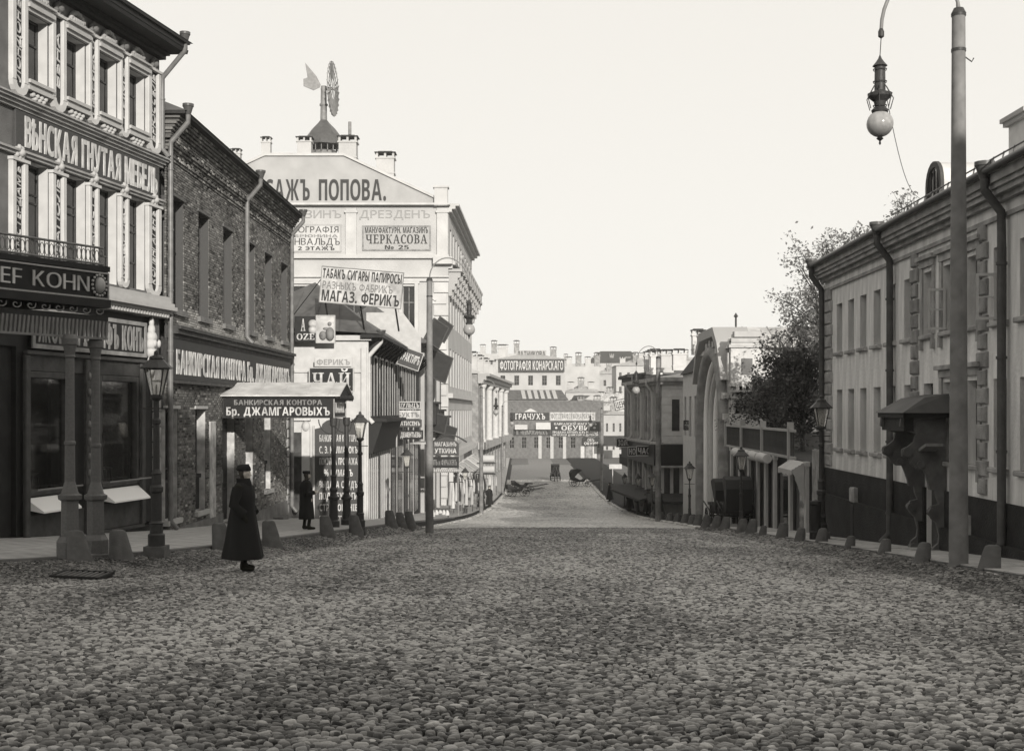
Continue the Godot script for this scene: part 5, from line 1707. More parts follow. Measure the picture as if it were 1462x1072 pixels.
	for i in 16: t.tube([base + Vector3(cos(TAU * i / 16), 0, sin(TAU * i / 16)) * 1.35 + Vector3(0, 1.25, 0), base + Vector3(cos(TAU * i / 16), 0, sin(TAU * i / 16)) * 1.35 + Vector3(0, 1.85, 0)], [0.05], 4)
	part(w, "turret", t, M.iron_pale)
	var dm := Shape.new()
	dm.lathe(base, [[1.75, 1.8], [1.7, 2.1], [1.45, 2.7], [1.0, 3.3], [0.5, 3.8], [0.3, 4.05]], 8, 1, 1, false)
	part(w, "dome", dm, M.pipe)
	var ms := Shape.new()
	ms.tube([base + Vector3(0, 3.9, 0), base + Vector3(0, 7.0, 0)], [0.3, 0.24], 8)
	ms.lathe(base, [[0.36, 5.3], [0.36, 5.45]], 8)
	part(w, "mast", ms, M.iron_pale)
	var hub := base + Vector3(0.35, 6.75, 0)
	var ax := Vector3(0.998, 0, 0.065)
	var sd := Vector3(-0.065, 0, 0.998)
	for i in 24:
		var bs := Shape.new()
		var v := []
		for e in [[0.9, -0.09, 0.03], [0.9, 0.09, -0.05], [2.3, 0.1, -0.1], [2.3, -0.1, 0.1]]:
			var a: float = TAU * i / 24.0 + e[1] * (1.1 if e[0] > 1 else 1.3)
			v.append(hub + ax * (0.45 + e[2]) + (sd * cos(a) + Vector3.UP * sin(a)) * e[0])
		bs.hexa(v + [v[0] + ax * 0.02, v[1] + ax * 0.02, v[2] + ax * 0.02, v[3] + ax * 0.02])
		part(w, "vane", bs, M.iron_pale)
	var rims := Shape.new()
	for r in [0.9, 1.6, 2.32]:
		var pts := []
		for i in 25: pts.append(hub + ax * 0.45 + (sd * cos(TAU * i / 24.0) + Vector3.UP * sin(TAU * i / 24.0)) * r)
		rims.tube(pts, [0.035], 5, false)
	for i in 6: rims.tube([hub + ax * 0.45, hub + ax * 0.45 + (sd * cos(TAU * i / 6.0) + Vector3.UP * sin(TAU * i / 6.0)) * 2.3], [0.03], 4)
	rims.tube([hub - ax * 0.6, hub + ax * 0.6], [0.12], 6)
	part(w, "wheel_frame", rims, M.iron_pale)
	var tl := Shape.new()
	var tb := Transform3D(Basis(Vector3(-0.94, 0.12, 0.3), Vector3(0.12, 0.99, 0), Vector3(0.3, 0, 0.95)), hub - ax * 0.3)
	tl.slab(PackedVector2Array([Vector2(0.4, 0.05), Vector2(0.9, -0.3), Vector2(1.8, -0.1), Vector2(1.9, 0.5), Vector2(1.55, 0.7), Vector2(1.9, 1.9), Vector2(0.8, 0.95), Vector2(0.35, 0.3)]), tb, -0.03, 0.03)
	part(w, "tail_vane", tl, M.iron_pale)
	# lettering of the end wall
	var gp := facing(0, 0, d0 - 0.0)
	var names := thing("wall_lettering", "huge dark letters across the pale gable of the arcade building", "lettering", Vector3(-15, 18.9, -d0 + 0.05))
	part(names, "lettering", words("ПОПОВА.", gp, -16.100, -10.500, 18.650, 20.400, 0.04), M.letter_dark)
	part(names, "lettering", words("ПАССАЖЪ", gp, -23.042, -16.858, 18.650, 20.400, 0.04), M.letter_dark)
	var nd := thing("wall_lettering", "thin pale-grey letters along the frieze under the arcade gable", "lettering", Vector3(-15, 17.2, -d0 + 0.05))
	part(nd, "lettering", words("ДРЕЗДЕНЪ", gp, -12.717, -6.825, 17.192, 17.833, 0.03, "Droid Sans"), M.letter_faint)
	part(nd, "lettering", words("МАГАЗИНЪ", gp, -20.592, -14.233, 17.192, 17.833, 0.03, "Droid Sans"), M.letter_faint)
	sign_thing("painted_panel", "grey shop panel at the right of the arcade building's end wall", gp, -12.483, -6.767, 14.450, 16.550, M.sign_tan, M.letter_grey, [["МАНУФАКТУРН. МАГАЗИНЪ", 0.04, 0.96, 0.7, 0.93, M.letter_dark], ["ЧЕРКАСОВА", 0.05, 0.95, 0.28, 0.64, M.letter_dark, "Droid Serif Bold"], ["№ 25", 0.33, 0.68, 0.05, 0.22, M.letter_dark]], 0.12)
	sign_thing("painted_panel", "paler photographer's panel left of the grey panel on the end wall", gp, -19.775, -14.233, 14.333, 16.667, M.pale_trim, M.pale_grey, [["ФОТОГРАФІЯ", 0.04, 0.96, 0.7, 0.92, M.letter_dark, "Droid Sans"], ["БРЮНИНА", 0.3, 0.95, 0.53, 0.63, M.letter_grey], ["ОСЕНВАЛЬДЪ", 0.02, 0.98, 0.26, 0.5, M.letter_dark, "Droid Sans"], ["2 ЭТАЖЪ", 0.35, 0.9, 0.07, 0.2, M.letter_dark]], 0.12)
	# shops at its foot
	for i in 5:
		var k := d0 + 1.0 + i * 6.6
		var sh := Shape.new()
		sh.fb(f, k, k + 5.6, -3.4, -2.7, 0.1, 0.45)
		part(o, "shop_fascia", sh, [M.dark, M.sign_tan, M.sign_grey, M.dark, M.pale_grey][i])
		var aw := Shape.new()
		aw.hexa([f * Vector3(k + 0.3, -4.6, 1.5), f * Vector3(k + 5.2, -4.6, 1.5), f * Vector3(k + 5.2, -3.6, 0.1), f * Vector3(k + 0.3, -3.6, 0.1), f * Vector3(k + 0.3, -4.5, 1.5), f * Vector3(k + 5.2, -4.5, 1.5), f * Vector3(k + 5.2, -3.5, 0.1), f * Vector3(k + 0.3, -3.5, 0.1)])
		part(o, "awning", aw, [M.white, M.white_old, M.pale_grey, M.white, M.white_old][i])
		for j in 4:
			var p := Shape.new()
			p.fb(f, k + j * 1.6, k + j * 1.6 + 0.4, -8.6, -3.4, 0.0, 0.35)
			part(o, "shop_pier", p, M.pale_trim)
			if j < 3:
				var dk := Shape.new()
				dk.fb(f, k + j * 1.6 + 0.45, k + j * 1.6 + 1.55, -8.2, -4.0, 0.02, 0.06)
				part(o, "shop_pane", dk, M.pane)

func far_left():
	# dark house between the tea house and the arcade
	var f := fac(-7.0, 19.0 / 1800.0)
	var hs := []
	for i in 5: hs.append([85.0 + i * 3.8, 86.4 + i * 3.8, 0.2, 3.0])
	for i in 5: hs.append([85.0 + i * 3.8, 86.6 + i * 3.8, -5.2, -1.6])
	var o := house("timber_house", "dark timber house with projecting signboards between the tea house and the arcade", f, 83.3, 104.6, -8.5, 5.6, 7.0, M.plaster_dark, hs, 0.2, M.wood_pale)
	part(o, "roof", gable_roof(f, 83.0, 104.8, 5.6, 0.7, -7.0, 2.6), M.roof)
	var wg := Shape.new()
	wg.slab(PackedVector2Array([Vector2(-9.6, 4.6), Vector2(-6.0, 4.6), Vector2(-6.0, 6.0), Vector2(-7.2, 7.6), Vector2(-9.6, 7.6)]), facing(0, 0, 83.05), 0.0, 0.1)
	part(o, "end_wall", wg, M.white_old)
	for i in 4:
		var p := Shape.new()
		p.fb(f, 84.2 + i * 5.0, 84.6 + i * 5.0, -8.0, 5.0, 0.0, 0.25)
		part(o, "pilaster", p, M.pale_grey)
	for i in 3:
		var bx := Shape.new()
		bx.fb(f, 86.0 + i * 6.0, 89.0 + i * 6.0, 0.2 - i * 0.5, 1.6 - i * 0.5, 0.0, 0.9)
		bx.fb(f, 85.8 + i * 6.0, 89.2 + i * 6.0, 1.6 - i * 0.5, 1.75 - i * 0.5, 0.0, 1.05)
		part(o, "balcony", bx, M.dark)
	var pr := [[0.9, 5.2, 7.6, 86.0, 0.5], [1.2, 2.9, 5.6, 88.5, 0.35], [1.0, -0.6, 1.2, 87.0, 0.25], [0.9, 6.0, 8.1, 92.0, 0.55], [1.1, -1.9, 0.4, 96.0, 0.3]]
	var said := ["highest dark slanting board", "broad dark framed board below the highest", "small dark board above the arched canopy", "far dark slanting board by the arcade corner", "low dark board nearest the arcade"]
	for i in 5:
		var e: Array = pr[i]
		var a: Vector3 = f * Vector3(e[3], (e[1] + e[2]) / 2.0, 0.9)
		sign_thing("hanging_sign", said[i] + " on the timber house", Transform3D(Basis.from_euler(Vector3(0, 0.55, -e[4])), a), -e[0] * 0.75, e[0] * 0.75, -(e[2] - e[1]) * 0.36, (e[2] - e[1]) * 0.36, M.dark, M.sign_grey, [], 0.08)
	# arched shop canopy in front
	var c := thing("shop_canopy", "shop canopy with arched sign and dark lettered band on the lower left", "canopy", Vector3(-4.4, yg(79), -79))
	var g := facing(0, 0, 78.0)
	var x0 := -4.940
	var x1 := -3.293
	var pl := PackedVector2Array([Vector2(x0, -1.623), Vector2(x1, -1.623), Vector2(x1, -0.887)])
	for i in 7: pl.append(Vector2(lerpf(x1, x0, (i + 0.5) / 7.0), -0.887 + sin(PI * (i + 0.5) / 7.0) * 0.4))
	pl.append(Vector2(x0, -0.887))
	var s := Shape.new()
	s.slab(pl, g, -0.1, 0.0)
	part(c, "arched_sign", s, M.sign_grey)
	part(c, "lettering", words("МАГАЗИНЪ", g, x0 + 0.15, x1 - 0.15, -1.060, -0.800, 0.02), M.letter)
	part(c, "lettering", words("УТКИНА", g, x0 + 0.15, x1 - 0.15, -1.493, -1.190, 0.02), M.letter)
	var rim := Shape.new()
	var pts := []
	for i in 9: pts.append(g * Vector3(lerpf(x1 + 0.5, x0, i / 8.0), -0.887 + sin(PI * i / 8.0) * 0.45 + 0.08, 0.05))
	rim.tube(pts, [0.05], 5)
	part(c, "rim", rim, M.iron)
	var bd := board(c, "dark_band", g, x0 - 0.4, x1, -2.403, -1.710, 0.05, M.sign, null, [["ШЛЯПЪ и ФУРАЖЕКЪ", 0.06, 0.94, 0.25, 0.75, M.letter_grey]])
	var sc := Shape.new()
	for i in 14: sc.ball(g * Vector3(lerpf(x0, x1, i / 13.0), -2.577, 0.02), Vector3(0.07, 0.14, 0.03), 6, 4)
	part(c, "scalloped_edge", sc, M.white_old)
	var tp := Shape.new()
	tp.hexa([Vector3(x0 - 1.5, -0.930, -78.1), Vector3(x1, -0.930, -78.1), Vector3(x1, -0.930, -82), Vector3(x0 - 1.5, -0.930, -82), Vector3(x0 - 1.5, -0.843, -78.1), Vector3(x1, -0.843, -78.1), Vector3(x1, -0.843, -82), Vector3(x0 - 1.5, -0.843, -82)])
	part(c, "roof", tp, M.roof_pale)
	for x in [x0, x1 - 0.05]:
		var p := Shape.new()
		p.tube([Vector3(x, yg(78) - 0.2, -78.15), Vector3(x, -0.930, -78.15)], [0.05], 7)
		part(c, "post", p, M.iron_pale)
	# goods and posts outside the lower shops
	for i in 9:
		var d: float = [70, 82, 86, 92, 97, 103, 112, 120, 128][i]
		var h: float = [0.55, 2.2, 2.6, 1.9, 2.4, 2.9, 2.2, 2.4, 2.0][i]
		var r := thing("display_rack", ["white crate on a low stand by the shop corner with four boards", "pale clothes rack beside the arched canopy post", "tall pale rack of hanging goods below the timber house", "mixed goods rack halfway along the timber house", "dark and pale cloth rack before the timber house", "tall rack of bright goods at the arcade corner", "first display rack along the arcade shops", "second display rack along the arcade shops", "third display rack along the arcade shops"][i], "display rack", Vector3(kl(d) - 0.7, yg(d) + 0.1, -d), "goods outside the lower left shops")
		var fr := Shape.new()
		for x in [-0.45, 0.45]: fr.tube([r.position + Vector3(x, 0, 0), r.position + Vector3(x, h, 0)], [0.03], 5)
		fr.tube([r.position + Vector3(-0.45, h, 0), r.position + Vector3(0.45, h, 0)], [0.03], 5)
		part(r, "rack", fr, M.wood)
		for j in 5:
			var cl := Shape.new()
			var top := h - 0.05
			var b := h * rng.randf_range(0.15, 0.6)
			cl.add(loft([[0, b, 0, 0.13, 0.1], [0.02, (b + top) / 2, 0, 0.1, 0.08], [0, top, 0, 0.05, 0.03]], Transform3D(Basis.IDENTITY, r.position + Vector3(-0.4 + j * 0.2, 0, rng.randf_range(-0.08, 0.08))), 9, 0.1))
			part(r, "hung_goods", cl, [M.white_old, M.pale_grey, M.dark, M.white, M.mid][(i + j * 2) % 5] if i else M.white)
	for e in [[696, 655, 0, "upper of the two pale round-ended boards on the lower left shop"], [696, 670, 1, "lower of the two pale round-ended boards on the lower left shop"]]:
		var k := 100.0 / 1800.0
		var r := thing("street_sign", e[3], "sign", Vector3((e[0] - 731.0) * k, 1.15 - (e[1] - 586.0) * k, -100))
		var b := Shape.new()
		b.tube([r.position + Vector3(-0.65, 0, 0), r.position + Vector3(0.55, 0, 0)], [0.3], 12)
		part(r, "board", b, M.pale_trim)
		var q := Shape.new()
		q.box(r.position + Vector3(-0.1, -0.36, 0), Vector3(1.5, 0.07, 0.5))
		part(r, "shelf", q, M.dark)
	# columned house that closes the left side
	var fd := fac(-11.95, 0.058)
	var h2 := []
	for i in 9: h2.append([143.5 + i * 5.2, 145.6 + i * 5.2, -1.2, 3.4])
	for i in 9: h2.append([143.3 + i * 5.2, 146.0 + i * 5.2, -7.2, -3.6])
	var p := house("columned_house", "pale house front with tall white half-columns at the foot of the street", fd, 141.0, 190.0, -8.2, 5.2, 14.0, M.mid, h2, 0.25, M.wood_pale)
	for i in 5:
		var c2 := Shape.new()
		c2.lathe(fd * Vector3(142.4 + i * 10.4, -2.4, 0.3), [[0.5, 0.0], [0.5, 0.3], [0.4, 0.35], [0.36, 6.0], [0.5, 6.2], [0.55, 6.5]], 10)
		part(p, "half_column", c2, M.white)
	var cn := Shape.new()
	cornice(cn, fd, 140.8, 190.4, [[4.2, 4.6, 0.6], [4.6, 5.0, 0.9], [5.0, 5.3, 1.3], [-3.2, -2.4, 0.9]])
	part(p, "cornice", cn, M.pale_grey)
	part(p, "roof", gable_roof(fd, 140.8, 190.4, 5.3, 1.3, -14.0, 1.6), M.roof_pale)
	for i in 4:
		chimney(p, fd * Vector3(150.0 + i * 9.0, 5.6, -1.5), 1.2, 2.6, M.pale)

func plaster_house():
	var f := fac(8.45, 42.0 / 1800.0, true)
	var d0 := 18.5
	var d1 := 37.5
	var o := thing("plaster_house", "long grey plastered two-storey house with dark socle and quoins on the right", "building", f * Vector3(28.0, -3.0, -5.0))
	var mids := [35.7, 34.36, 33.06, 31.7, 30.4, 29.0, 27.5, 26.15, 24.65, 23.2, 21.9, 20.5]
	var holes := []
	for m in mids: holes.append([m - 0.33, m + 0.33, 2.8, 4.18])
	for m in mids:
		if m != 27.5: holes.append([m - 0.33, m + 0.33, 0.09, 1.74])
	holes.append([27.5 - 0.33, 27.5 + 0.33, 1.12, 1.74])
	holes.append([26.4, 27.6, -1.95, 0.62])
	var s := Shape.new()
	s.wall(f, d0, d1, -3.4, 5.1, holes, 0.0, 0.26)
	s.fb(f, d0, d1, -3.4, 5.1, -11.0, -0.26)
	s.quad(f * Vector3(d1, -3.4, 0), f * Vector3(d1, 5.1, 0), f * Vector3(d1, 5.1, -0.3), f * Vector3(d1, -3.4, -0.3), f.basis.x)
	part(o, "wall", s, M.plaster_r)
	for i in holes.size() - 1:
		var h: Array = holes[i]
		window_part(o, f, h, -0.17, [0.5], [0.36, 0.66] if h[2] > 2.0 else [0.6], M.wood)
	for i in holes.size() - 1:
		var h: Array = holes[i]
		if h[2] == 1.12: continue
		var sl := Shape.new()
		sl.cham(f, h[0] - 0.1, h[1] + 0.1, h[2] - 0.1, h[2], -0.05, 0.1, 0.02)
		part(o, "sill", sl, M.plaster)
	for i in [6, 7, 8]:   # surrounds and hoods of the three middle windows
		for y in [[2.8, 4.18], [0.09, 1.74]]:
			if i == 6 and y[0] < 1.0: continue
			var m: float = mids[i]
			var h := Shape.new()
			h.cham(f, m - 0.5, m - 0.34, y[0], y[1] + 0.1, 0.0, 0.045, 0.01)
			h.cham(f, m + 0.34, m + 0.5, y[0], y[1] + 0.1, 0.0, 0.045, 0.01)
			h.fb(f, m - 0.5, m + 0.5, y[1] + 0.1, y[1] + 0.26, 0.0, 0.06)
			h.fb(f, m - 0.58, m + 0.58, y[1] + 0.26, y[1] + 0.35, 0.0, 0.13)
			for e in [-0.42, 0.42]: h.fb(f, m + e - 0.06, m + e + 0.06, y[0] - 0.32, y[0] - 0.1, 0.0, 0.08)
			part(o, "window_surround", h, M.plaster)
	for e in [26.15, 23.2]:   # two casements stand open
		var c := Shape.new()
		var a := f * Vector3(e + 0.32, 0, -0.05)
		var v := (f.basis.z * 0.36 + f.basis.x.normalized() * 0.12)
		var hf := Transform3D(Basis(v.normalized(), Vector3.UP, v.normalized().cross(Vector3.UP)), a)
		for q in [[0.0, 0.05, 2.85, 3.72], [0.31, 0.36, 2.85, 3.72], [0.05, 0.31, 2.85, 2.9], [0.05, 0.31, 3.67, 3.72], [0.05, 0.31, 3.26, 3.29]]: c.fb(hf, q[0], q[1], q[2], q[3], -0.02, 0.02)
		var w := part(o, "open_casement", c, M.white)
		var g := Shape.new()
		g.fb(hf, 0.05, 0.31, 2.9, 3.67, -0.004, 0.004)
		part(w, "pane", g, M.clear)
	for col in [[36.9, 0.3, 1], [28.42, 0.2, 0], [24.05, 0.2, 0]]:
		var y := -0.45
		var k := 0
		while y < 4.55:
			var w: float = col[1] + 0.07 * (k % 2)
			var b := Shape.new()
			b.cham(f, col[0] - w, col[0] + (w if col[2] == 0 else 0.58), y, y + 0.3, -0.01, 0.07, 0.025)
			part(o, "quoin", b, M.plaster if col[2] else M.mid)
			y += 0.345
			k += 1
	var cn := Shape.new()
	cornice(cn, f, d0, d1 + 0.1, [[4.66, 4.74, 0.06], [4.95, 5.05, 0.12], [5.05, 5.15, 0.24], [5.15, 5.24, 0.3], [5.24, 5.4, 0.36], [5.4, 5.46, 0.42]])
	part(o, "cornice", cn, M.plaster)
	var rt := Shape.new()
	var y0 := 5.46
	rt.hexa([f * Vector3(d0, y0, 0.46), f * Vector3(d1 + 0.2, y0, 0.46), f * Vector3(d1 + 0.2, y0, -11.6), f * Vector3(d0, y0, -11.6), f * Vector3(d0, y0 + 2.9, -5.4), f * Vector3(d1 - 4.5, y0 + 2.9, -5.4), f * Vector3(d1 - 4.5, y0 + 2.9, -5.6), f * Vector3(d0, y0 + 2.9, -5.6)])
	var roof := part(o, "roof", rt, M.roof_light)
	part(roof, "seams", seams(f, d0, d1 - 4.6, y0, 0.46, -11.5, 2.9, 0.7), M.roof_light)
	var gt := Shape.new()
	gt.tube([f * Vector3(d0, 5.46, 0.47), f * Vector3(d1 + 0.2, 5.44, 0.47)], [0.06], 8)
	var k := d0
	while k < 29.0:
		gt.tube([f * Vector3(k, 5.5, 0.4), f * Vector3(k, 5.68, 0.36)], [0.015], 4)
		k += 0.5
	gt.tube([f * Vector3(d0, 5.66, 0.36), f * Vector3(29.0, 5.66, 0.36)], [0.018], 4)
	part(o, "gutter", gt, M.pipe)
	# socle of rough stone
	var sc := Shape.new()
	sc.fb(f, d0, 26.38, -3.4, -0.53, -0.1, 0.06); sc.fb(f, 27.62, d1 + 0.02, -3.4, -0.53, -0.1, 0.06)
	sc.fb(f, d0, 26.38, -3.4, -1.28, 0.0, 0.16); sc.fb(f, 27.62, d1, -3.4, -1.28, 0.0, 0.16)
	part(o, "socle", sc, M.socle)
	for e in [33.6, 24.8]:
		var v := Shape.new()
		v.fb(f, e - 0.14, e + 0.14, -2.35, -1.35, 0.1, 0.17)
		part(o, "vent_opening", v, M.black)
		var vf := Shape.new()
		vf.cham(f, e - 0.22, e + 0.2, -1.3, -0.9, 0.06, 0.2, 0.04)
		part(o, "vent_hood", vf, M.plaster)
	downpipe(o, f, 37.35, 5.38, -2.3, 0.44, 0.085, M.pipe)
	downpipe(o, f, 30.05, 5.38, -2.0, 0.44, 0.085, M.pipe)
	downpipe(o, f, 22.75, 5.38, -1.5, 0.44, 0.085, M.pipe)
	# dormer and chimney
	var dm := Shape.new()
	var dc := 29.0
	var pl := PackedVector2Array([Vector2(dc - 0.55, 5.7), Vector2(dc + 0.55, 5.7)])
	for i in 11: pl.append(Vector2(dc + cos(PI * i / 10.0) * 0.55, 6.35 + sin(PI * i / 10.0) * 0.5))
	dm.slab(pl, f, -2.8, -0.62)
	var dor := part(o, "dormer", dm, M.roof_light)
	var df := Shape.new()
	for i in 10:
		var a := PI * i / 10.0
		var b := PI * (i + 1) / 10.0
		var v := []
		for n in [-0.64, -0.56]:
			for q in [[a, 0.42], [b, 0.42], [b, 0.57], [a, 0.57]]: v.append(f * Vector3(dc + cos(q[0]) * q[1], 6.35 + sin(q[0]) * q[1] * 0.92, n))
		df.hexa(v)
	for e in [-0.5, 0.5]: df.fb(f, dc + e - 0.07, dc + e + 0.07, 5.7, 6.35, -0.64, -0.56)
	for e in [-0.2, 0.05, 0.3]: df.fb(f, dc + e - 0.02, dc + e + 0.02, 5.75, 6.7, -0.63, -0.59)
	part(dor, "arched_frame", df, M.wood)
	var dg := Shape.new()
	dg.fb(f, dc - 0.42, dc + 0.42, 5.75, 6.65, -0.63, -0.612)
	part(dor, "pane", dg, M.pane)
	var ch := Shape.new()
	var cb := f * Vector3(29.4, 0, -3.0)
	ch.box(cb + Vector3(0.3, 7.2, 0), Vector3(1.3, 1.7, 1.1))
	ch.box(cb + Vector3(0.3, 6.6, 0), Vector3(1.42, 1.0, 1.2))
	var cim := part(o, "chimney", ch, M.white)
	var ct := Shape.new()
	ct.box(cb + Vector3(0.3, 7.92, 0), Vector3(1.5, 0.1, 1.3)); ct.box(cb + Vector3(0.3, 8.02, 0), Vector3(1.62, 0.1, 1.4))
	part(cim, "cap", ct, M.pale_grey)
	# the porch with scrolled sides
	var p := thing("entrance_porch", "dark wooden entrance porch with scrolled side boards on the plastered house", "porch", f * Vector3(27.0, -2.0, 0.4))
	var sc2 := PackedVector2Array()
	for q in [[0.0, 1.05], [0.92, 1.05], [0.95, 0.82], [0.8, 0.72], [0.62, 0.66], [0.66, 0.5], [0.78, 0.4], [0.9, 0.34], [0.9, 0.2], [0.78, 0.14], [0.72, 0.02], [0.6, -0.06], [0.48, -0.06], [0.42, -0.2], [0.36, -0.38], [0.34, -0.5], [0.22, -0.52], [0.2, -0.66], [0.14, -0.8], [0.3, -0.84], [0.36, -0.98], [0.3, -1.1], [0.2, -1.2], [0.14, -1.45], [0.16, -1.62], [0.28, -1.72], [0.32, -1.86], [0.22, -1.98], [0.0, -2.0]]: sc2.append(Vector2(q[0], q[1]))
	for e in [26.28, 27.78]:
		var b := Shape.new()
		b.slab(sc2, Transform3D(Basis(f.basis.z, Vector3.UP, f.basis.x.normalized()), f * Vector3(e, 0, 0.02)), -0.05, 0.05)
		var bd := part(p, "scrolled_side", b, M.porch)
		for q in [[0.82, 0.28, 0.1], [0.55, 0.02, 0.08], [0.3, -0.97, 0.09], [0.24, -1.86, 0.1]]:
			var vol := Shape.new()
			vol.tube([f * Vector3(e - 0.09, q[1], q[0]), f * Vector3(e + 0.09, q[1], q[0])], [q[2]], 12)
			part(bd, "volute", vol, M.porch)
	var pr := Shape.new()
	pr.fb(f, 26.0, 27.98, 1.0, 1.1, 0.0, 0.97)
	pr.fb(f, 26.2, 27.9, 0.72, 1.0, 0.7, 0.9)
	part(p, "fascia", pr, M.wood_dark)
	var pf := Shape.new()
	pf.hexa([f * Vector3(25.9, 1.1, 0), f * Vector3(28.05, 1.1, 0), f * Vector3(28.05, 1.1, 1.02), f * Vector3(25.9, 1.1, 1.02), f * Vector3(26.1, 1.5, 0), f * Vector3(27.8, 1.5, 0), f * Vector3(27.8, 1.42, 0.5), f * Vector3(26.1, 1.42, 0.5)])
	part(p, "roof", pf, M.roof)
	var dr := Shape.new()
	dr.fb(f, 26.4, 27.6, -1.95, 0.62, -0.19, -0.12)
	for i in 2:
		for q in 3: dr.cham(f, 26.46 + i * 0.58, 26.98 + i * 0.58, -1.85 + q * 0.82, -1.12 + q * 0.82, -0.12, -0.08, 0.03)
	part(p, "door", dr, M.wood)
	var st := Shape.new()
	st.fb(f, 26.3, 27.75, -2.4, -1.95, 0.0, 0.62); st.fb(f, 26.2, 27.9, -2.5, -2.1, 0.62, 0.95)
	part(p, "step", st, M.kerb)
	var tray := Shape.new()
	tray.hexa([f * Vector3(25.7, 0.42, 0.25), f * Vector3(26.2, 0.3, 0.25), f * Vector3(26.2, 0.3, 0.6), f * Vector3(25.7, 0.42, 0.6), f * Vector3(25.7, 0.48, 0.25), f * Vector3(26.2, 0.36, 0.25), f * Vector3(26.2, 0.36, 0.6), f * Vector3(25.7, 0.48, 0.6)])
	part(p, "small_shelf", tray, M.iron_pale)

func right_row():
	var f := fac(8.5, 42.0 / 1800.0, true)
	# low shops with white posts between the plastered house and the arched front
	var o := thing("low_shops", "low shops with white posts, rolled awnings and a picket balustrade beside the plastered house", "shop", f * Vector3(48.0, -4.4, -2.0))
	var s := Shape.new()
	s.fb(f, 38.2, 58.6, -5.6, -0.52, -4.0, -0.2)
	part(o, "back_wall", s, M.dark)
	for d in [40.6, 43.2, 46.1, 47.9, 49.7, 51.8, 54.2, 56.6]:
		var p := Shape.new()
		p.fb(f, d - 0.17, d + 0.17, -5.4, -0.65, -0.1, 0.0)
		p.fb(f, d - 0.22, d + 0.22, -0.65, -0.5, -0.12, 0.03)
		p.fb(f, d - 0.22, d + 0.22, -5.6, -3.2 - (d - 40) * 0.07, -0.1, 0.04)
		part(o, "post", p, M.white_old)
	for i in 7:
		var ds := [40.6, 43.2, 46.1, 47.9, 49.7, 51.8, 54.2, 56.6]
		var g := Shape.new()
		g.fb(f, ds[i] + 0.35, ds[i + 1] - 0.35, -4.2, -0.9, -0.19, -0.16)
		part(o, "pane", g, M.pane)
	for d in [46.9, 48.8, 50.7, 53.0]:
		var a := Shape.new()
		a.tube([f * Vector3(d - 0.75, -0.62, 0.22), f * Vector3(d + 0.75, -0.62, 0.22)], [0.17, 0.2, 0.17], 10)
		part(o, "rolled_awning", a, M.white)
	var aw := Shape.new()
	aw.hexa([f * Vector3(40.6, -0.8, 0.42), f * Vector3(43.0, -0.8, 0.42), f * Vector3(43.0, -0.55, 0.0), f * Vector3(40.6, -0.55, 0.0), f * Vector3(40.6, -0.78, 0.42), f * Vector3(43.0, -0.78, 0.42), f * Vector3(43.0, -0.51, 0.0), f * Vector3(40.6, -0.51, 0.0)])
	for i in 4: aw.hexa([f * Vector3(40.6, -1.9 + 0.3 * i, 0.02 + i * 0.1), f * Vector3(40.63, -1.9 + 0.3 * i, 0.02 + i * 0.1), f * Vector3(40.63, -1.6 + 0.26 * i, 0.12 + i * 0.1), f * Vector3(40.6, -1.6 + 0.26 * i, 0.12 + i * 0.1), f * Vector3(40.6, -0.56 - 0.06 * i, 0.02 + i * 0.1), f * Vector3(40.63, -0.56 - 0.06 * i, 0.02 + i * 0.1), f * Vector3(40.63, -0.56 - 0.06 * i, 0.12 + i * 0.1), f * Vector3(40.6, -0.56 - 0.06 * i, 0.12 + i * 0.1)])
	for i in 6: aw.fb(f, 40.62 + i * 0.4, 40.98 + i * 0.4, -0.93 - 0.03 * (i % 2), -0.78, 0.41, 0.43)
	part(o, "open_awning", aw, M.white_old)
	var rl2 := Shape.new()
	for y in [-0.5, 0.42]: rl2.fb(f, 42.5, 58.4, y, y + 0.09, -0.1, 0.02)
	for d in [43.2, 48.5, 53.5, 58.0]: rl2.fb(f, d - 0.09, d + 0.09, -0.5, 0.75, -0.14, 0.06)
	part(o, "balustrade_rail", rl2, M.pale_grey)
	var k := 42.7
	while k < 58.3:
		var b := Shape.new()
		b.fb(f, k, k + 0.07, -0.41, 0.42, -0.07, -0.02)
		part(o, "picket", b, M.wood)
		k += 0.2
	var ga := thing("plank_gate", "grey plank gate leaf standing at the far corner of the plastered house", "gate", f * Vector3(38.5, -2.8, 0.0))
	for i in 6:
		var b := Shape.new()
		b.cham(f, 38.0 + i * 0.28, 38.26 + i * 0.28, -3.0, -0.05 - 0.03 * (i % 2), -0.1, -0.02, 0.01)
		part(ga, "plank", b, M.wood_pale)
	# arched front: a hall with a great round arch
	var a := fac(8.9, 42.0 / 1800.0, true)
	var h := thing("arched_hall", "pale hall whose street front is one great arch with tall slender windows", "building", a * Vector3(64.5, -5.0, -5.0))
	var c := 64.6
	var yc := 0.35
	var base := -5.6
	var sp := Shape.new()
	var ro := 4.4
	# wall plate with the arch cut out
	var pl := PackedVector2Array([Vector2(59.2, base), Vector2(c - ro, base), Vector2(c - ro, yc)])
	for i in range(1, 16): pl.append(Vector2(c - cos(PI * i / 16.0) * ro, yc + sin(PI * i / 16.0) * ro * 0.86))
	for q in [Vector2(c + ro, yc), Vector2(c + ro, base), Vector2(70.0, base), Vector2(70.0, 2.6), Vector2(68.6, 4.2), Vector2(67.2, 4.9), Vector2(62.0, 4.9), Vector2(60.6, 4.2), Vector2(59.2, 2.6)]: pl.append(q)
	sp.slab(pl, a, -0.6, 0.0)
	sp.fb(a, 59.2, 70.0, base, 4.1, -18.0, -0.95)
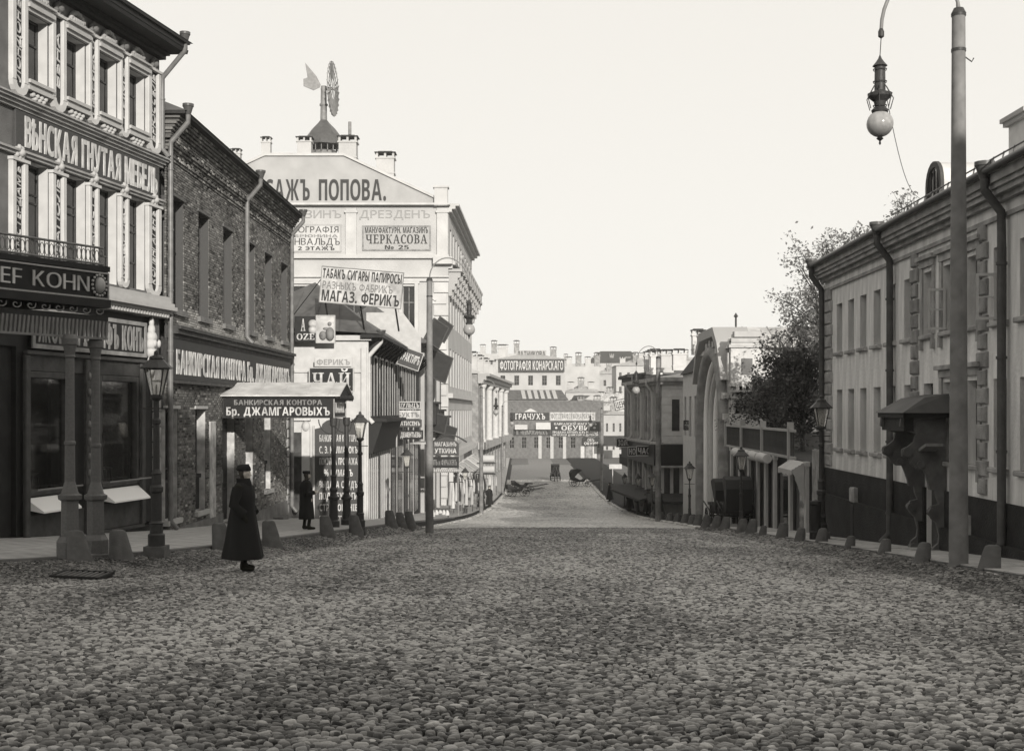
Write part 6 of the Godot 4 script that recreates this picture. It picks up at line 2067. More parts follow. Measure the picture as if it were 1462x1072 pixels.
	sp.fb(a, 59.2, 59.9, base, 4.1, -0.95, -0.6); sp.fb(a, 69.3, 70.0, base, 4.1, -0.95, -0.6)
	part(h, "wall", sp, M.pale_grey)
	for r in 4:   # stepped archivolts
		var v := Shape.new()
		var r0 := ro - r * 0.5
		var pts := []
		for i in 25:
			var t := clampf((i - 4) / 16.0, 0.0, 1.0)
			var y: float = yc + sin(PI * t) * r0 * 0.86 if i >= 4 and i <= 20 else lerpf(base, yc, i / 4.0) if i < 4 else lerpf(yc, base, (i - 20) / 4.0)
			pts.append(a * Vector3(c - cos(PI * t) * r0, y, 0.1 - r * 0.19))
		v.tube(pts, [0.36 if r == 0 else 0.17], 8)
		part(h, "archivolt", v, M.mid if r == 0 else M.paper if r % 2 else M.white)
	for i in 13:
		var dn := Shape.new()
		var t := PI * (i + 0.5) / 13.0
		dn.box(a * Vector3(c - cos(t) * (ro + 0.62), yc + sin(t) * (ro + 0.55) * 0.86, 0.1), Vector3(0.4, 0.3, 0.4))
		part(h, "arch_block", dn, M.white)
	for i in 5:
		var cn2 := Shape.new()
		cn2.box(Vector3(10.5 + i * 0.3, 2.25, -58.72), Vector3(0.16, 0.34, 0.3))
		part(h, "console", cn2, M.white)
	var cr := Shape.new()
	cr.slab(PackedVector2Array([Vector2(59.0, 2.6), Vector2(59.3, 2.6), Vector2(60.7, 4.1), Vector2(62.1, 4.8), Vector2(67.1, 4.8), Vector2(68.5, 4.1), Vector2(69.9, 2.6), Vector2(70.2, 2.6), Vector2(68.8, 4.4), Vector2(67.3, 5.25), Vector2(61.9, 5.25), Vector2(60.4, 4.4)]), a, -1.2, 0.5)
	part(h, "gable_hood", cr, M.pale_grey)
	var tr := Shape.new()
	for e in [[61.6, 0.9], [62.9, 2.6], [64.6, 3.2], [66.3, 2.6], [67.6, 0.9]]: tr.fb(a, e[0] - 0.22, e[0] + 0.22, base, e[1], -0.9, -0.62)
	for e in [[62.25, 0.65, 1.2], [63.75, 0.85, 2.0], [65.45, 0.85, 2.0], [66.95, 0.65, 1.2]]:
		var pts := []
		for i in 9: pts.append(a * Vector3(e[0] - e[1] * 0.8 * cos(PI * i / 8.0), e[2] + sin(PI * i / 8.0) * e[1] * 1.5 - 1.0, -0.74))
		tr.tube(pts, [0.14], 6)
	part(h, "tracery", tr, M.paper)
	for e in [[61.0, 62.7], [63.1, 64.4], [64.8, 66.1], [66.5, 68.2]]:
		var g := Shape.new()
		g.fb(a, e[0], e[1], -4.4, 2.6, -0.94, -0.9)
		part(h, "pane", g, M.pane)
	var pr := Shape.new()
	for y in [-5.0, -4.2]: pr.fb(a, 60.2, 69.0, y, y + 0.5, -0.9, -0.55)
	part(h, "plinth", pr, M.dark)
	# its side, turned towards the camera
	var sf := facing(0, 0, 59.2)
	var sd := Shape.new()
	sd.box(Vector3(10.95, 0.0, -59.0), Vector3(1.3, 9.4, 0.3))
	sd.box(Vector3(11.0, 3.25, -58.95), Vector3(1.6, 1.9, 0.5))
	sd.box(Vector3(11.1, 1.2, -59.05), Vector3(1.3, 2.2, 0.4))
	sd.box(Vector3(11.1, 0.55, -58.9), Vector3(1.75, 0.9, 0.7))
	sd.box(Vector3(11.05, 4.3, -59.0), Vector3(1.7, 0.2, 0.7))
	sd.box(Vector3(14.4, 3.2, -59.1), Vector3(8.6, 1.3, 0.3))
	for i in 7: sd.box(Vector3(10.9, -0.5 - i * 0.7, -59.05), Vector3(1.0 + 0.15 * (i % 2), 0.6, 0.4))
	part(h, "side_trim", sd, M.white)
	var ni := Shape.new()
	for e in [[10.95, 3.2, 0.5, 0.75], [10.95, 0.95, 0.7, 1.3], [10.75, -1.4, 0.25, 1.6], [11.15, -1.4, 0.25, 1.6]]: ni.box(Vector3(e[0], e[1], -58.8), Vector3(e[2], e[3], 0.34))
	part(h, "niche", ni, M.plaster_dark)
	var le := Shape.new()
	for e in [[2.35, 1.75, 0.14], [2.05, 1.55, 0.08], [1.75, 1.5, 0.06], [0.1, 1.9, 0.14], [-0.2, 1.6, 0.1], [4.15, 1.8, 0.14], [4.42, 1.6, 0.2], [4.7, 1.3, 0.26]]: le.box(Vector3(11.0, e[0], -58.85), Vector3(e[1], e[2], 0.55))
	part(h, "ledge", le, M.white_old)
	var dw := Shape.new()
	dw.box(Vector3(20.0, -1.0, -59.12), Vector3(16.6, 7.2, 0.2))
	part(h, "side_wall", dw, M.plaster_dark)
	var rf := Shape.new()
	rf.hexa([Vector3(10.2, 4.1, -58.7), Vector3(28, 4.1, -58.7), Vector3(28, 4.1, -70.5), Vector3(10.2, 4.1, -70.5), Vector3(10.8, 5.35, -63.5), Vector3(28, 5.35, -63.5), Vector3(28, 5.35, -66), Vector3(10.8, 5.35, -66)])
	var roof := part(h, "roof", rf, M.roof_light)
	var sm := Shape.new()
	for i in 12: sm.tube([Vector3(11.2 + i * 1.3, 4.12, -58.7), Vector3(11.6 + i * 1.25, 5.37, -63.5)], [0.035], 4)
	part(roof, "seams", sm, M.roof_pale)
	var vent := Shape.new()
	vent.lathe(Vector3(16.0, 4.5, -60.5), [[0.25, 0.0], [0.3, 0.25], [0.0, 0.35]], 8)
	vent.lathe(Vector3(11.2, 5.3, -63.0), [[0.05, 0.0], [0.05, 0.5], [0.12, 0.55], [0.0, 0.75]], 8)
	part(roof, "vent", vent, M.iron)
	# white-walled house and roofs beyond the hall
	var e1 := fac(9.0, 42.0 / 1800.0, true)
	var wh := []
	for i in 3: wh.append([73.0 + i * 2.6, 74.0 + i * 2.6, -0.4, 2.0])
	var w := house("white_gable_house", "narrow house with a bright white end wall and dark mansard beyond the arched hall", e1, 71.5, 80.0, -6.5, 3.4, 9.0, M.white, wh, 0.2, M.wood)
	var mr := Shape.new()
	mr.hexa([e1 * Vector3(71.4, 3.4, 0.2), e1 * Vector3(80.1, 3.4, 0.2), e1 * Vector3(80.1, 3.4, -9.0), e1 * Vector3(71.4, 3.4, -9.0), e1 * Vector3(72.0, 5.0, -1.0), e1 * Vector3(79.6, 5.0, -1.0), e1 * Vector3(79.6, 5.0, -8.0), e1 * Vector3(72.0, 5.0, -8.0)])
	part(w, "mansard", mr, M.dark)
	chimney(w, Vector3(11.4, 4.6, -75.0), 0.7, 1.3, M.white)
	chimney(w, e1 * Vector3(78.0, 4.6, -0.7), 0.75, 1.6, M.white)
	var sg := sign_thing("hanging_sign", "white framed board with two dark lines standing out beyond the arched hall", facing(0, 0, 77), 10.481, 11.764, -0.048, 0.551, M.sign_pale, M.dark, [["КАРТИННАЯ", 0.06, 0.94, 0.56, 0.88, M.letter_dark], ["ВЫСТАВКА", 0.06, 0.94, 0.12, 0.44, M.letter_dark]], 0.06)
	# corner house: a light end wall towards the hill, a darker front along the street
	var e2 := fac(13.675, -0.04375, true)
	var bh := []
	for i in 6: bh.append([84.9 + i * 2.6, 86.1 + i * 2.6, -0.4, 2.2])
	for i in 6: bh.append([84.9 + i * 2.6, 86.3 + i * 2.6, -5.9, -2.6])
	var b := house("corner_house", "dark-fronted corner house with pale end wall and white downpipes on the lower right", e2, 84.0, 100.0, -8.0, 3.3, 9.0, M.mid, bh, 0.2, M.wood_pale)
	var g2 := facing(0, 0, 83.9)
	var ew := Shape.new()
	ew.wall(g2, 9.98, 17.0, -8.0, 3.3, [[10.65, 11.15, -0.2, 1.9]], 0.0, 0.2)
	for i in 8: ew.fb(g2, 9.98, 17.0, -1.05 + i * 0.52, -1.0 + i * 0.52 + 0.4, -0.01, 0.035)
	part(b, "end_wall", ew, M.white)
	var eg := Shape.new()
	eg.fb(g2, 10.65, 11.15, -0.2, 1.9, 0.03, 0.06)
	part(b, "end_window", eg, M.pane)
	var bd2 := Shape.new()
	bd2.fb(g2, 9.7, 17.0, -2.5, -1.1, 0.0, 0.7)
	bd2.fb(e2, 83.6, 100.2, -2.5, -1.1, 0.0, 0.6)
	part(b, "sign_band", bd2, M.sign)
	var bt := Shape.new()
	bt.fb(g2, 9.6, 17.0, -2.62, -2.5, 0.0, 0.9)
	bt.fb(e2, 83.4, 100.4, -1.1, -0.98, 0.0, 0.8)
	part(b, "band_moulding", bt, M.plaster)
	for i in 7:
		var p := Shape.new()
		p.fb(e2, 84.1 + i * 2.6, 84.5 + i * 2.6, -0.95, 2.9, 0.0, 0.12)
		p.fb(e2, 84.1 + i * 2.6, 84.6 + i * 2.6, -5.6, -2.6, 0.0, 0.1)
		part(b, "pilaster", p, M.white_old if i % 2 else M.plaster)
	for i in 7:
		var p := Shape.new()
		p.fb(g2, 9.9 + i * 0.62, 10.12 + i * 0.62, -4.9, -2.62, 0.0, 0.1)
		part(b, "shop_post", p, M.white_old)
	var sh := Shape.new()
	sh.fb(g2, 10.12, 14.0, -4.9, -2.62, 0.01, 0.04)
	part(b, "shop_pane", sh, M.pane)
	var shade := Shape.new()
	shade.hexa([Vector3(8.9, -4.95, -82.2), Vector3(14.0, -4.95, -82.2), Vector3(14.0, -4.5, -83.8), Vector3(8.9, -4.5, -83.8), Vector3(8.9, -4.8, -82.2), Vector3(14.0, -4.8, -82.2), Vector3(14.0, -4.35, -83.8), Vector3(8.9, -4.35, -83.8)])
	shade.hexa([e2 * Vector3(84, -4.95, 1.5), e2 * Vector3(100, -5.2, 1.5), e2 * Vector3(100, -4.7, 0), e2 * Vector3(84, -4.5, 0), e2 * Vector3(84, -4.8, 1.5), e2 * Vector3(100, -5.05, 1.5), e2 * Vector3(100, -4.55, 0), e2 * Vector3(84, -4.35, 0)])
	part(b, "awning", shade, M.dark)
	var cb := Shape.new()
	cornice(cb, e2, 83.8, 100.2, [[2.9, 3.1, 0.3], [3.1, 3.35, 0.6]])
	cornice(cb, g2, 9.6, 17.0, [[2.9, 3.1, 0.3], [3.1, 3.35, 0.55]])
	part(b, "cornice", cb, M.plaster)
	part(b, "roof", gable_roof(e2, 83.6, 100.3, 3.36, 0.5, -9.0, 0.7, 3.0, 3.0), M.roof_pale)
	for i in 3: chimney(b, e2 * Vector3(86.5 + i * 5.0, 3.9, -1.6), 0.9, 1.5 + 0.2 * i, M.pale if i % 2 else M.white)
	for d in [86.9, 92.1, 97.3]: downpipe(b, e2, d, 3.2, -1.0, 0.6, 0.11, M.white_old, false)
	for d in [84.6, 90.0]: downpipe(b, e2, d, -2.6, -6.5, 0.3, 0.1, M.white_old, false)
	for e in [[86.0, 0.0, 0.7, "small dark board between the downpipes of the corner house"], [91.0, -0.2, 0.6, "second small dark board further along the corner house"], [96.0, 0.3, 0.8, "far small dark board on the corner house"]]:
		var q := e2 * Vector3(e[0], e[1] - 1.6, 0.75)
		sign_thing("hanging_sign", e[3], facing(q.x, q.y, e[0]), -e[2], e[2], -0.35, 0.35, M.sign, M.white_old, [["ЧАСЫ" if e[0] < 90.0 else "НОТЫ" if e[0] < 95.0 else "ЗОЛОТО", 0.1, 0.9, 0.2, 0.8, M.letter]], 0.06)
	# a darker bay house behind it
	var e3 := fac(10.3, 0.0, true)
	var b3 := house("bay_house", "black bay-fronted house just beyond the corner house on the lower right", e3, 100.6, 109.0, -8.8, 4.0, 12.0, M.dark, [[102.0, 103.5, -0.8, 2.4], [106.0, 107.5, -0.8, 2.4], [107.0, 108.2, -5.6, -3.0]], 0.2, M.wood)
	for i in 1:
		var by := Shape.new()
		var d := 101.5 + i * 12.0
		by.hexa([e3 * Vector3(d, -2.6, 0), e3 * Vector3(d + 5, -2.6, 0), e3 * Vector3(d + 4, -2.6, 0.9), e3 * Vector3(d + 1, -2.6, 0.9), e3 * Vector3(d, 3.4, 0), e3 * Vector3(d + 5, 3.4, 0), e3 * Vector3(d + 4, 3.4, 0.9), e3 * Vector3(d + 1, 3.4, 0.9)])
		part(b3, "bay", by, M.plaster_dark)
	var c3 := Shape.new()
	cornice(c3, e3, 100.4, 109.2, [[3.5, 3.8, 0.8], [3.8, 4.05, 1.1], [-3.4, -2.6, 1.0]])
	part(b3, "cornice", c3, M.dark)
	part(b3, "roof", gable_roof(e3, 100.4, 109.2, 4.05, 0.9, -12.0, 0.8), M.roof)
	for i in 2: chimney(b3, e3 * Vector3(103.0 + i * 3.5, 4.4, -1.4), 1.0, 1.8, M.pale)
	# trees in the yards behind
	tree("leafy_tree", "dark dense tree over the low shops beside the arched hall", Vector3(11.9, -4.0, -51.0), Vector3(11.8, 2.2, -51.5), Vector3(1.65, 2.6, 1.6), 130, 10500, 0.16, M.leaf, 0.28)
	tree("leafy_tree", "smaller dark tree whose crown hangs over the balustrade of the low shops", Vector3(10.9, -4.4, -55.0), Vector3(11.6, 1.5, -55.0), Vector3(1.7, 1.5, 1.3), 70, 5200, 0.16, M.leaf, 0.28)
	tree("sparse_tree", "tall sparse pale-leaved tree rising behind the dark tree", Vector3(15.9, -3.6, -63.0), Vector3(15.7, 5.7, -62.0), Vector3(2.5, 4.2, 2.0), 130, 9500, 0.18, M.leaf_pale, 0.32)
	tree("sparse_tree", "thin tree top showing above the far end of the plastered house roof", Vector3(17.2, -3.0, -61.0), Vector3(17.2, 7.6, -61.0), Vector3(1.5, 2.0, 1.2), 40, 1900, 0.17, M.leaf_pale, 0.25)
	tree("sparse_tree", "slender tree top above the plastered house roof left of the dormer", Vector3(17.6, -2.4, -57.0), Vector3(17.5, 9.0, -56.0), Vector3(0.8, 1.9, 0.8), 26, 1100, 0.15, M.leaf_pale, 0.2)
	# the tall house behind the viewer that shades the top of the street
	var hb := thing("top_house", "large plastered house across the top of the street behind the viewer", "building", Vector3(6, 0.5, 22))
	var hbs := Shape.new()
	hbs.box(Vector3(8.0, 7.0, 22.0), Vector3(64, 14.6, 16))
	part(hb, "wall", hbs, M.plaster)
	var hbr := Shape.new()
	hbr.box(Vector3(8.0, 14.5, 22.0), Vector3(64.6, 0.4, 16.4))
	part(hb, "cornice", hbr, M.plaster)

func block(called: String, label: String, x0: float, x1: float, y0: float, y1: float, d: float, deep: float, m: Material, rows: Array, roof := 0.0, roof_m: Material = null) -> Node3D:
	# a far building: rows of [y0, y1, count, share of the width each window takes]
	var g := facing(0, 0, d)
	var holes := []
	for r in rows:
		var st: float = (x1 - x0) / r[2]
		for i in r[2]: holes.append([x0 + st * (i + 0.5 - r[3] / 2.0), x0 + st * (i + 0.5 + r[3] / 2.0), r[0], r[1]])
	var o := house(called, label, g, x0, x1, y0, y1, deep, m, holes, 0.2, M.wood_pale)
	if roof > 0.0: part(o, "roof", gable_roof(g, x0 - 0.4, x1 + 0.4, y1, 0.4, -deep, roof, deep * 0.4, deep * 0.4), roof_m if roof_m else M.roof)
	return o

func far_end():
	# the low shop house that closes the street
	var d := 231.0
	var g := facing(0, 0, d)
	var o := block("shop_house", "low shop house with stacked signboards closing the end of the street", -1.155, 16.812, -8.0, 2.947, d, 12.0, M.plaster_dark, [[-5.780, -3.727, 8, 0.4]], 0.0)
	var rf := Shape.new()
	rf.hexa([g * Vector3(-1.797, 3.075, 0.5), g * Vector3(10.395, 3.075, 0.5), g * Vector3(10.395, 3.075, -12), g * Vector3(-1.797, 3.075, -12), g * Vector3(-1.155, 5.000, -5), g * Vector3(9.240, 5.000, -5), g * Vector3(9.240, 5.000, -8), g * Vector3(-1.155, 5.000, -8)])
	var roof := part(o, "roof", rf, M.roof)
	for i in 6:
		var sk := Shape.new()
		var x := 1.668 + i * 1.15
		sk.hexa([g * Vector3(x + 0.25, 3.203 + 0.1, 0.2), g * Vector3(x + 0.95, 3.203 + 0.1, 0.2), g * Vector3(x + 0.65, 4.743 + 0.1, -4.3), g * Vector3(x - 0.05, 4.743 + 0.1, -4.3), g * Vector3(x + 0.25, 3.203 + 0.2, 0.2), g * Vector3(x + 0.95, 3.203 + 0.2, 0.2), g * Vector3(x + 0.65, 4.743 + 0.2, -4.3), g * Vector3(x - 0.05, 4.743 + 0.2, -4.3)])
		part(roof, "skylight", sk, M.white_old)
	var dr := Shape.new()
	dr.fb(g, 13.475, 14.630, -7.8, -5.395, 0.0, 0.1)
	part(o, "door", dr, M.mid)
	for e in [[829.0, 834.5], [846.0, 852.0]]:
		var p := Shape.new()
		p.fb(g, (e[0] - 731) / 1800 * 231, (e[1] - 731) / 1800 * 231, -7.8, -5.395, 0.0, 0.16)
		part(o, "white_door_panel", p, M.white)
	for e in [771, 788, 806]:
		var p := Shape.new()
		p.fb(g, (e - 731) / 1800.0 * 231 - 0.3, (e - 731) / 1800.0 * 231 + 0.3, -7.8, -3.470, 0.0, 0.18)
		part(o, "pilaster", p, M.white_old)
	var pe := Shape.new()
	pe.slab(PackedVector2Array([Vector2(2.182, 0.893), Vector2(4.620, 0.893), Vector2(3.401, 1.535)]), g, 0.0, 0.2)
	part(o, "small_pediment", pe, M.white)
	for e in [[735, 753, 607, 613], [765, 786, 604, 613]]:
		var a := Shape.new()
		var k := 231.0 / 1800.0
		a.hexa([g * Vector3((e[0] - 731) * k, 1.15 - (e[3] - 586) * k, 1.2), g * Vector3((e[1] - 731) * k, 1.15 - (e[3] - 586) * k, 1.2), g * Vector3((e[1] - 731) * k, 1.15 - (e[2] - 586) * k, 0.05), g * Vector3((e[0] - 731) * k, 1.15 - (e[2] - 586) * k, 0.05), g * Vector3((e[0] - 731) * k, 1.25 - (e[3] - 586) * k, 1.2), g * Vector3((e[1] - 731) * k, 1.25 - (e[3] - 586) * k, 1.2), g * Vector3((e[1] - 731) * k, 1.25 - (e[2] - 586) * k, 0.05), g * Vector3((e[0] - 731) * k, 1.25 - (e[2] - 586) * k, 0.05)])
		part(o, "awning", a, M.white)
	sign_thing("shop_sign", "dark upper signboard with bold pale letters on the left of the end shop house", g, -0.385, 6.802, -0.647, 0.765, M.sign, null, [["ГРАЧУХЪ", 0.14, 0.9, 0.12, 0.9, M.letter]])
	sign_thing("shop_sign", "pale upper signboard with grey letters on the right of the end shop house", g, 6.930, 15.272, -0.647, 0.829, M.sign_pale, null, [["ФОТОГРАФІЯ КОНАРСКАГО", 0.03, 0.97, 0.18, 0.84, M.letter_mid]])
	sign_thing("shop_sign", "dark lower signboard with a peaked middle on the left of the end shop house", g, 0.257, 7.058, -3.470, -2.315, M.sign, null, [["В. НЕВѢРЖИНЫХЪ", 0.08, 0.92, 0.15, 0.85, M.letter_grey]])
	sign_thing("shop_sign", "largest black signboard with four lines of white letters for footwear", facing(0, 0, 230.8), 7.187, 16.042, -3.598, -0.903, M.sign, null, [["КАВКАЗСКІЙ МАГАЗИНЪ", 0.06, 0.94, 0.78, 0.93, M.letter], ["• ОБУВИ •", 0.08, 0.92, 0.42, 0.74, M.letter], ["ПРОДАЖА ОПТОМЪ И ВЪ РОЗНИЦУ", 0.03, 0.97, 0.22, 0.36, M.letter], ["МУЖСКОЙ ДАМСКОЙ И ДѢТСКОЙ", 0.03, 0.97, 0.04, 0.17, M.letter]])
	sign_thing("shop_sign", "small black signboard with two white lines above the end shop house door", facing(0, 0, 230.8), 12.833, 16.042, -5.267, -3.855, M.sign, null, [["ОБЪ", 0.3, 0.7, 0.56, 0.9, M.letter], ["ОБУВИ", 0.12, 0.9, 0.1, 0.46, M.letter]])
	# photographer's tall house behind
	var p := block("photographer_house", "tall pale house behind the end shop house with a black photographer's board", -3.348, 11.062, -6.0, 11.776, 262.0, 14.0, M.pale, [[6.390, 8.428, 5, 0.35]], 1.4, M.roof_pale)
	sign_thing("roof_sign", "long black rooftop board with white letters of a photographer's name", facing(0, 0, 261.5), -2.760, 10.896, 9.140, 11.828, M.sign, M.sign_grey, [["ФОТОГРАФІЯ КОНАРСКАГО", 0.02, 0.98, 0.16, 0.86, M.letter]], 0.2)
	sign_thing("roof_sign", "small hazy rooftop board with dark letters above the photographer's board", facing(0, 0, 268), 0.893, 7.296, 12.317, 13.954, M.sign_tan, null, [["ЛАТЧИКОВА", 0.03, 0.97, 0.12, 0.9, M.letter_dark]])
	chimney(p, Vector3(-2.233, 12.019, -268), 1.6, 3.2, M.pale)
	chimney(p, Vector3(8.784, 12.317, -268), 1.3, 2.4, M.mid)
	# the houses of the far hillside, each by itself
	var L := [
		["far_house", "pale block with many chimneys at the far left of the skyline", 680, 740, 505, 300, M.pale, 0, 4],
		["far_house", "white-walled far house right of the photographer's house", 806, 856, 523, 290, M.pale, 0, 0],
		["far_house", "far house with a dark humped roof behind the end shop house", 812, 856, 588, 252, M.pale_grey, 1, 3],
		["far_house", "low far house with light roof above the dark humped roof", 808, 862, 560, 275, M.pale, 2, 3],
		["far_house", "grey far house left of the big hipped roof", 780, 848, 519, 420, M.pale_grey, 0, 6],
		["far_house", "wide far hall under the big grey hipped roof on the skyline", 838, 925, 518, 400, M.pale, 3, 8],
		["far_house", "far pale house below the big hipped roof", 846, 905, 534, 340, M.pale_grey, 2, 5],
		["far_house", "long far house with a flat roof right of the hipped roof", 905, 985, 514, 380, M.pale, 2, 9],
		["far_house", "far white house behind the swan-neck lamp on the right", 880, 950, 522, 300, M.pale, 2, 6],
		["far_house", "pale far house bearing a white rooftop board", 853, 900, 575, 262, M.pale, 0, 4],
		["far_house", "far house with arched windows right of the end shop house", 862, 900, 592, 236, M.pale, 2, 4],
		["far_house", "far house glimpsed left of the photographer's house", 668, 716, 520, 330, M.pale, 2, 3],
		["far_house", "hazy far house at the left end of the skyline", 640, 700, 515, 480, M.pale_grey, 2, 5],
		["far_house", "hazy far block filling the skyline behind the bay house", 930, 1030, 516, 460, M.pale_grey, 2, 8],
	]
	for e in L:
		var dd: float = e[5]
		var k: float = dd / 1800.0
		var yt: float = 1.15 - (e[4] - 586.0) * k
		var yb := -8.0 if dd < 250 else -6.0 if dd < 300 else -4.0
		var rows := []
		if e[8] > 0: rows.append([yt - 3.2, yt - 1.6, e[8], 0.32])
		if e[8] > 3: rows.append([yt - 6.6, yt - 5.0, e[8], 0.32])
		var h := block(e[0], e[1], (e[2] - 731.0) * k, (e[3] - 731.0) * k, yb, yt, dd, 13.0, e[6], rows, [0.0, 3.4, 1.8, 4.0][e[7]], M.roof if e[7] == 1 else M.dark if e[7] == 3 else M.roof_pale)
		for i in 2 + (e[2] % 3):
			chimney(h, Vector3(lerpf(e[2] - 731.0, e[3] - 731.0, 0.15 + 0.27 * i) * k, yt, -dd - 3.0), 1.3, 2.4 + (i % 2), [M.pale, M.mid][i % 2])
	sign_thing("roof_sign", "tilted white board with dark letters on the far right roofs", Transform3D(Basis.from_euler(Vector3(0, 0, 0.2)), Vector3(18.753, 2.225, -215)), -1.3, 1.3, -0.9, 0.9, M.sign_pale, M.dark, [["ЦЕНА", 0.1, 0.9, 0.2, 0.8, M.letter_dark]], 0.12)
	sign_thing("roof_sign", "pale rooftop board with two faint lines on the far right house", facing(0, 0, 258), 18.060, 21.930, 2.440, 4.590, M.sign_pale, M.pale_grey, [["НОТНЫЙ", 0.08, 0.92, 0.55, 0.88, M.letter_faint], ["МАГАЗИНЪ", 0.08, 0.92, 0.12, 0.45, M.letter_faint]], 0.12)
	sign_thing("shop_sign", "dark shop fascia with a white numeral at the corner right of the end shop house", facing(0, 0, 225), 16.375, 21.375, -5.225, -3.350, M.sign, null, [["3", 0.5, 0.7, 0.25, 0.8, M.letter]])
	var wb := thing("notice_board", "plain white board leaning at the foot of the right pavement", "board", Vector3(12.167, yg(150), -150))
	var wbs := Shape.new()
	wbs.box(Vector3(12.333, -5.517, -150), Vector3(1.5, 0.55, 0.08))
	wbs.box(Vector3(12.000, -6.683, -150.1), Vector3(0.08, 2.0, 0.08))
	part(wb, "board", wbs, M.white)

func street_furniture():
	crook_lamp("tall swan-neck arc lamp post in the right foreground", Vector3(7.27, yg(20.5) + 0.03, -20.5), 9.03, 0.155, 1.26, -1.0)
	crook_lamp("swan-neck arc lamp post on the left pavement by the shop boards", Vector3(-2.98, yg(45.5) + 0.1, -45.5), 9.0, 0.15, 1.45, 1.0)
	crook_lamp("swan-neck arc lamp post halfway down on the right", Vector3(8.07, yg(69.5), -69.5), 9.0, 0.17, 1.2, -1.0)
	crook_lamp("arc lamp post before the lower left shops", Vector3(-2.25, yg(92), -92), 9.2, 0.16, 1.1, 1.0)
	crook_lamp("arc lamp post near the foot of the hill on the right", Vector3(9.75, yg(137), -137), 9.0, 0.16, 1.2, -1.0)
	crook_lamp("arc lamp post near the columned house on the left", Vector3(-1.0, yg(132), -132), 9.2, 0.13, 1.0, 1.0)
	# gas lamps
	var gl := [[-6.72, 23.8, 3.85, true, "large gas lamp on a square stone foot beside the furniture shop"], [-4.85, 40.2, 3.85, true, "gas lamp beside the bank canopy posts"], [-4.75, 57.0, 3.4, false, "gas lamp beside the three close bollards on the left"], [8.35, 34.0, 3.85, true, "gas lamp at the far corner of the plastered house"], [8.48, 46.6, 3.0, false, "gas lamp before the white posts of the low shops"], [8.6, 61.0, 2.9, false, "gas lamp by the arched hall"], [8.9, 80.0, 2.8, false, "first small gas lamp before the bay house"], [9.2, 92.0, 2.8, false, "second small gas lamp before the bay house"], [9.3, 104.0, 2.8, false, "third small gas lamp before the bay house"], [-3.2, 86.0, 3.2, false, "small gas lamp beside the arched shop canopy"]]
	for e in gl:
		var b := Vector3(e[0], (yg(e[1]) + 0.08), -e[1])
		var o := thing("gas_lamp", e[4], "street lamp", b, "gas lamps along the kerbs")
		gas_lamp_parts(o, b, e[2], e[3])
	var stub := thing("iron_stub_post", "short black iron post standing just left of the gas lamp on the right", "post", Vector3(8.06, yg(33.4), -33.4))
	var ss := Shape.new()
	ss.lathe(stub.position, [[0.17, -0.1], [0.17, 0.3], [0.14, 0.35], [0.14, 1.0], [0.17, 1.05], [0.15, 1.12], [0.0, 1.16]], 12)
	part(stub, "post", ss, M.black)
	# bollards
	var first := make_bollard()
	var bl := [
		[-7.62, 22.2, 0, 0.95, "stone bollard leaning against the left canopy column"], [-7.1, 22.9, 0, 0.93, "stone bollard before the right canopy column"], [-6.2, 27.0, 0, 1.0, "stone bollard behind the man in the long coat"], [-5.62, 29.5, 0, 1.0, "stone bollard just right of the man in the long coat"],
		[-5.3, 36.2, 0, 1.0, "stone bollard at the near bank canopy post"], [-4.85, 39.2, 0, 0.95, "stone bollard right of the far bank canopy post"], [-4.5, 47.0, 0, 1.05, "leftmost of three close bollards by the tea house shop front"], [-4.25, 48.4, 0, 0.9, "middle of three close bollards by the tea house shop front"], [-3.95, 49.0, 0, 0.95, "rightmost of three close bollards by the tea house shop front"],
		[7.3, 19.3, 1, 0.78, "broad stone bollard just right of the big lamp post"], [7.22, 22.2, 1, 0.68, "stone bollard just left of the big lamp post"], [7.5, 25.4, 1, 0.62, "stone bollard below the porch of the plastered house"], [7.55, 28.2, 1, 0.58, "stone bollard before the far half of the dark socle"], [7.75, 31.6, 1, 0.75, "slanted stone bollard at the foot of the right gas lamp"], [7.62, 33.4, 1, 0.7, "stone bollard left of the short iron post"],
		[7.7, 36.0, 1, 0.85, "stone bollard before the plank gate"], [7.75, 39.0, 1, 0.6, "low stone bollard before the open awning"], [7.78, 41.0, 1, 0.9, "tall slanted bollard before the white posts"], [7.83, 43.0, 1, 0.85, "dark bollard beside the gas lamp of the low shops"], [7.9, 46.8, 1, 0.9, "bollard before the near cab"], [7.98, 49.4, 1, 0.9, "bollard behind the wheel of the near cab"], [8.05, 52.4, 1, 0.9, "bollard between the two parked cabs"], [8.12, 55.2, 1, 0.9, "bollard before the far cab"], [8.2, 57.6, 1, 0.85, "bollard left of the far cab"], [8.28, 60.5, 1, 0.85, "bollard at the arched hall lamp"], [8.35, 64.0, 1, 0.8, "bollard before the arched hall"], [8.42, 67.5, 1, 0.8, "bollard beside the halfway arc lamp"], [8.5, 72.0, 1, 0.8, "bollard just beyond the halfway arc lamp"], [8.6, 77.0, 1, 0.8, "farthest bollard on the right kerb"]]
	for i in bl.size():
		var e: Array = bl[i]
		var y: float = yg(e[1]) + (lift_l(e[1]) - 0.06 if e[2] == 0 else 0.02)
		var at := Vector3(e[0], y, -e[1])
		var turn: float = (0.0 if e[2] == 0 else PI) + rng.randf_range(-0.25, 0.25)
		if i == 0:
			first.position = at; first.rotation.y = turn; first.scale = Vector3.ONE * e[3]
			first.set_meta("label", e[4]); first.set_meta("group", "stone bollards along the kerbs")
		else: copy(first, at, turn, e[4], e[3])
	# drain at the left
	var dr := thing("drain_grate", "dark iron drain grate in the left gutter below the canopy columns", "grate", Vector3(-6.686, yg(19.6) - 0.01, -19.6))
	var fr := Shape.new()
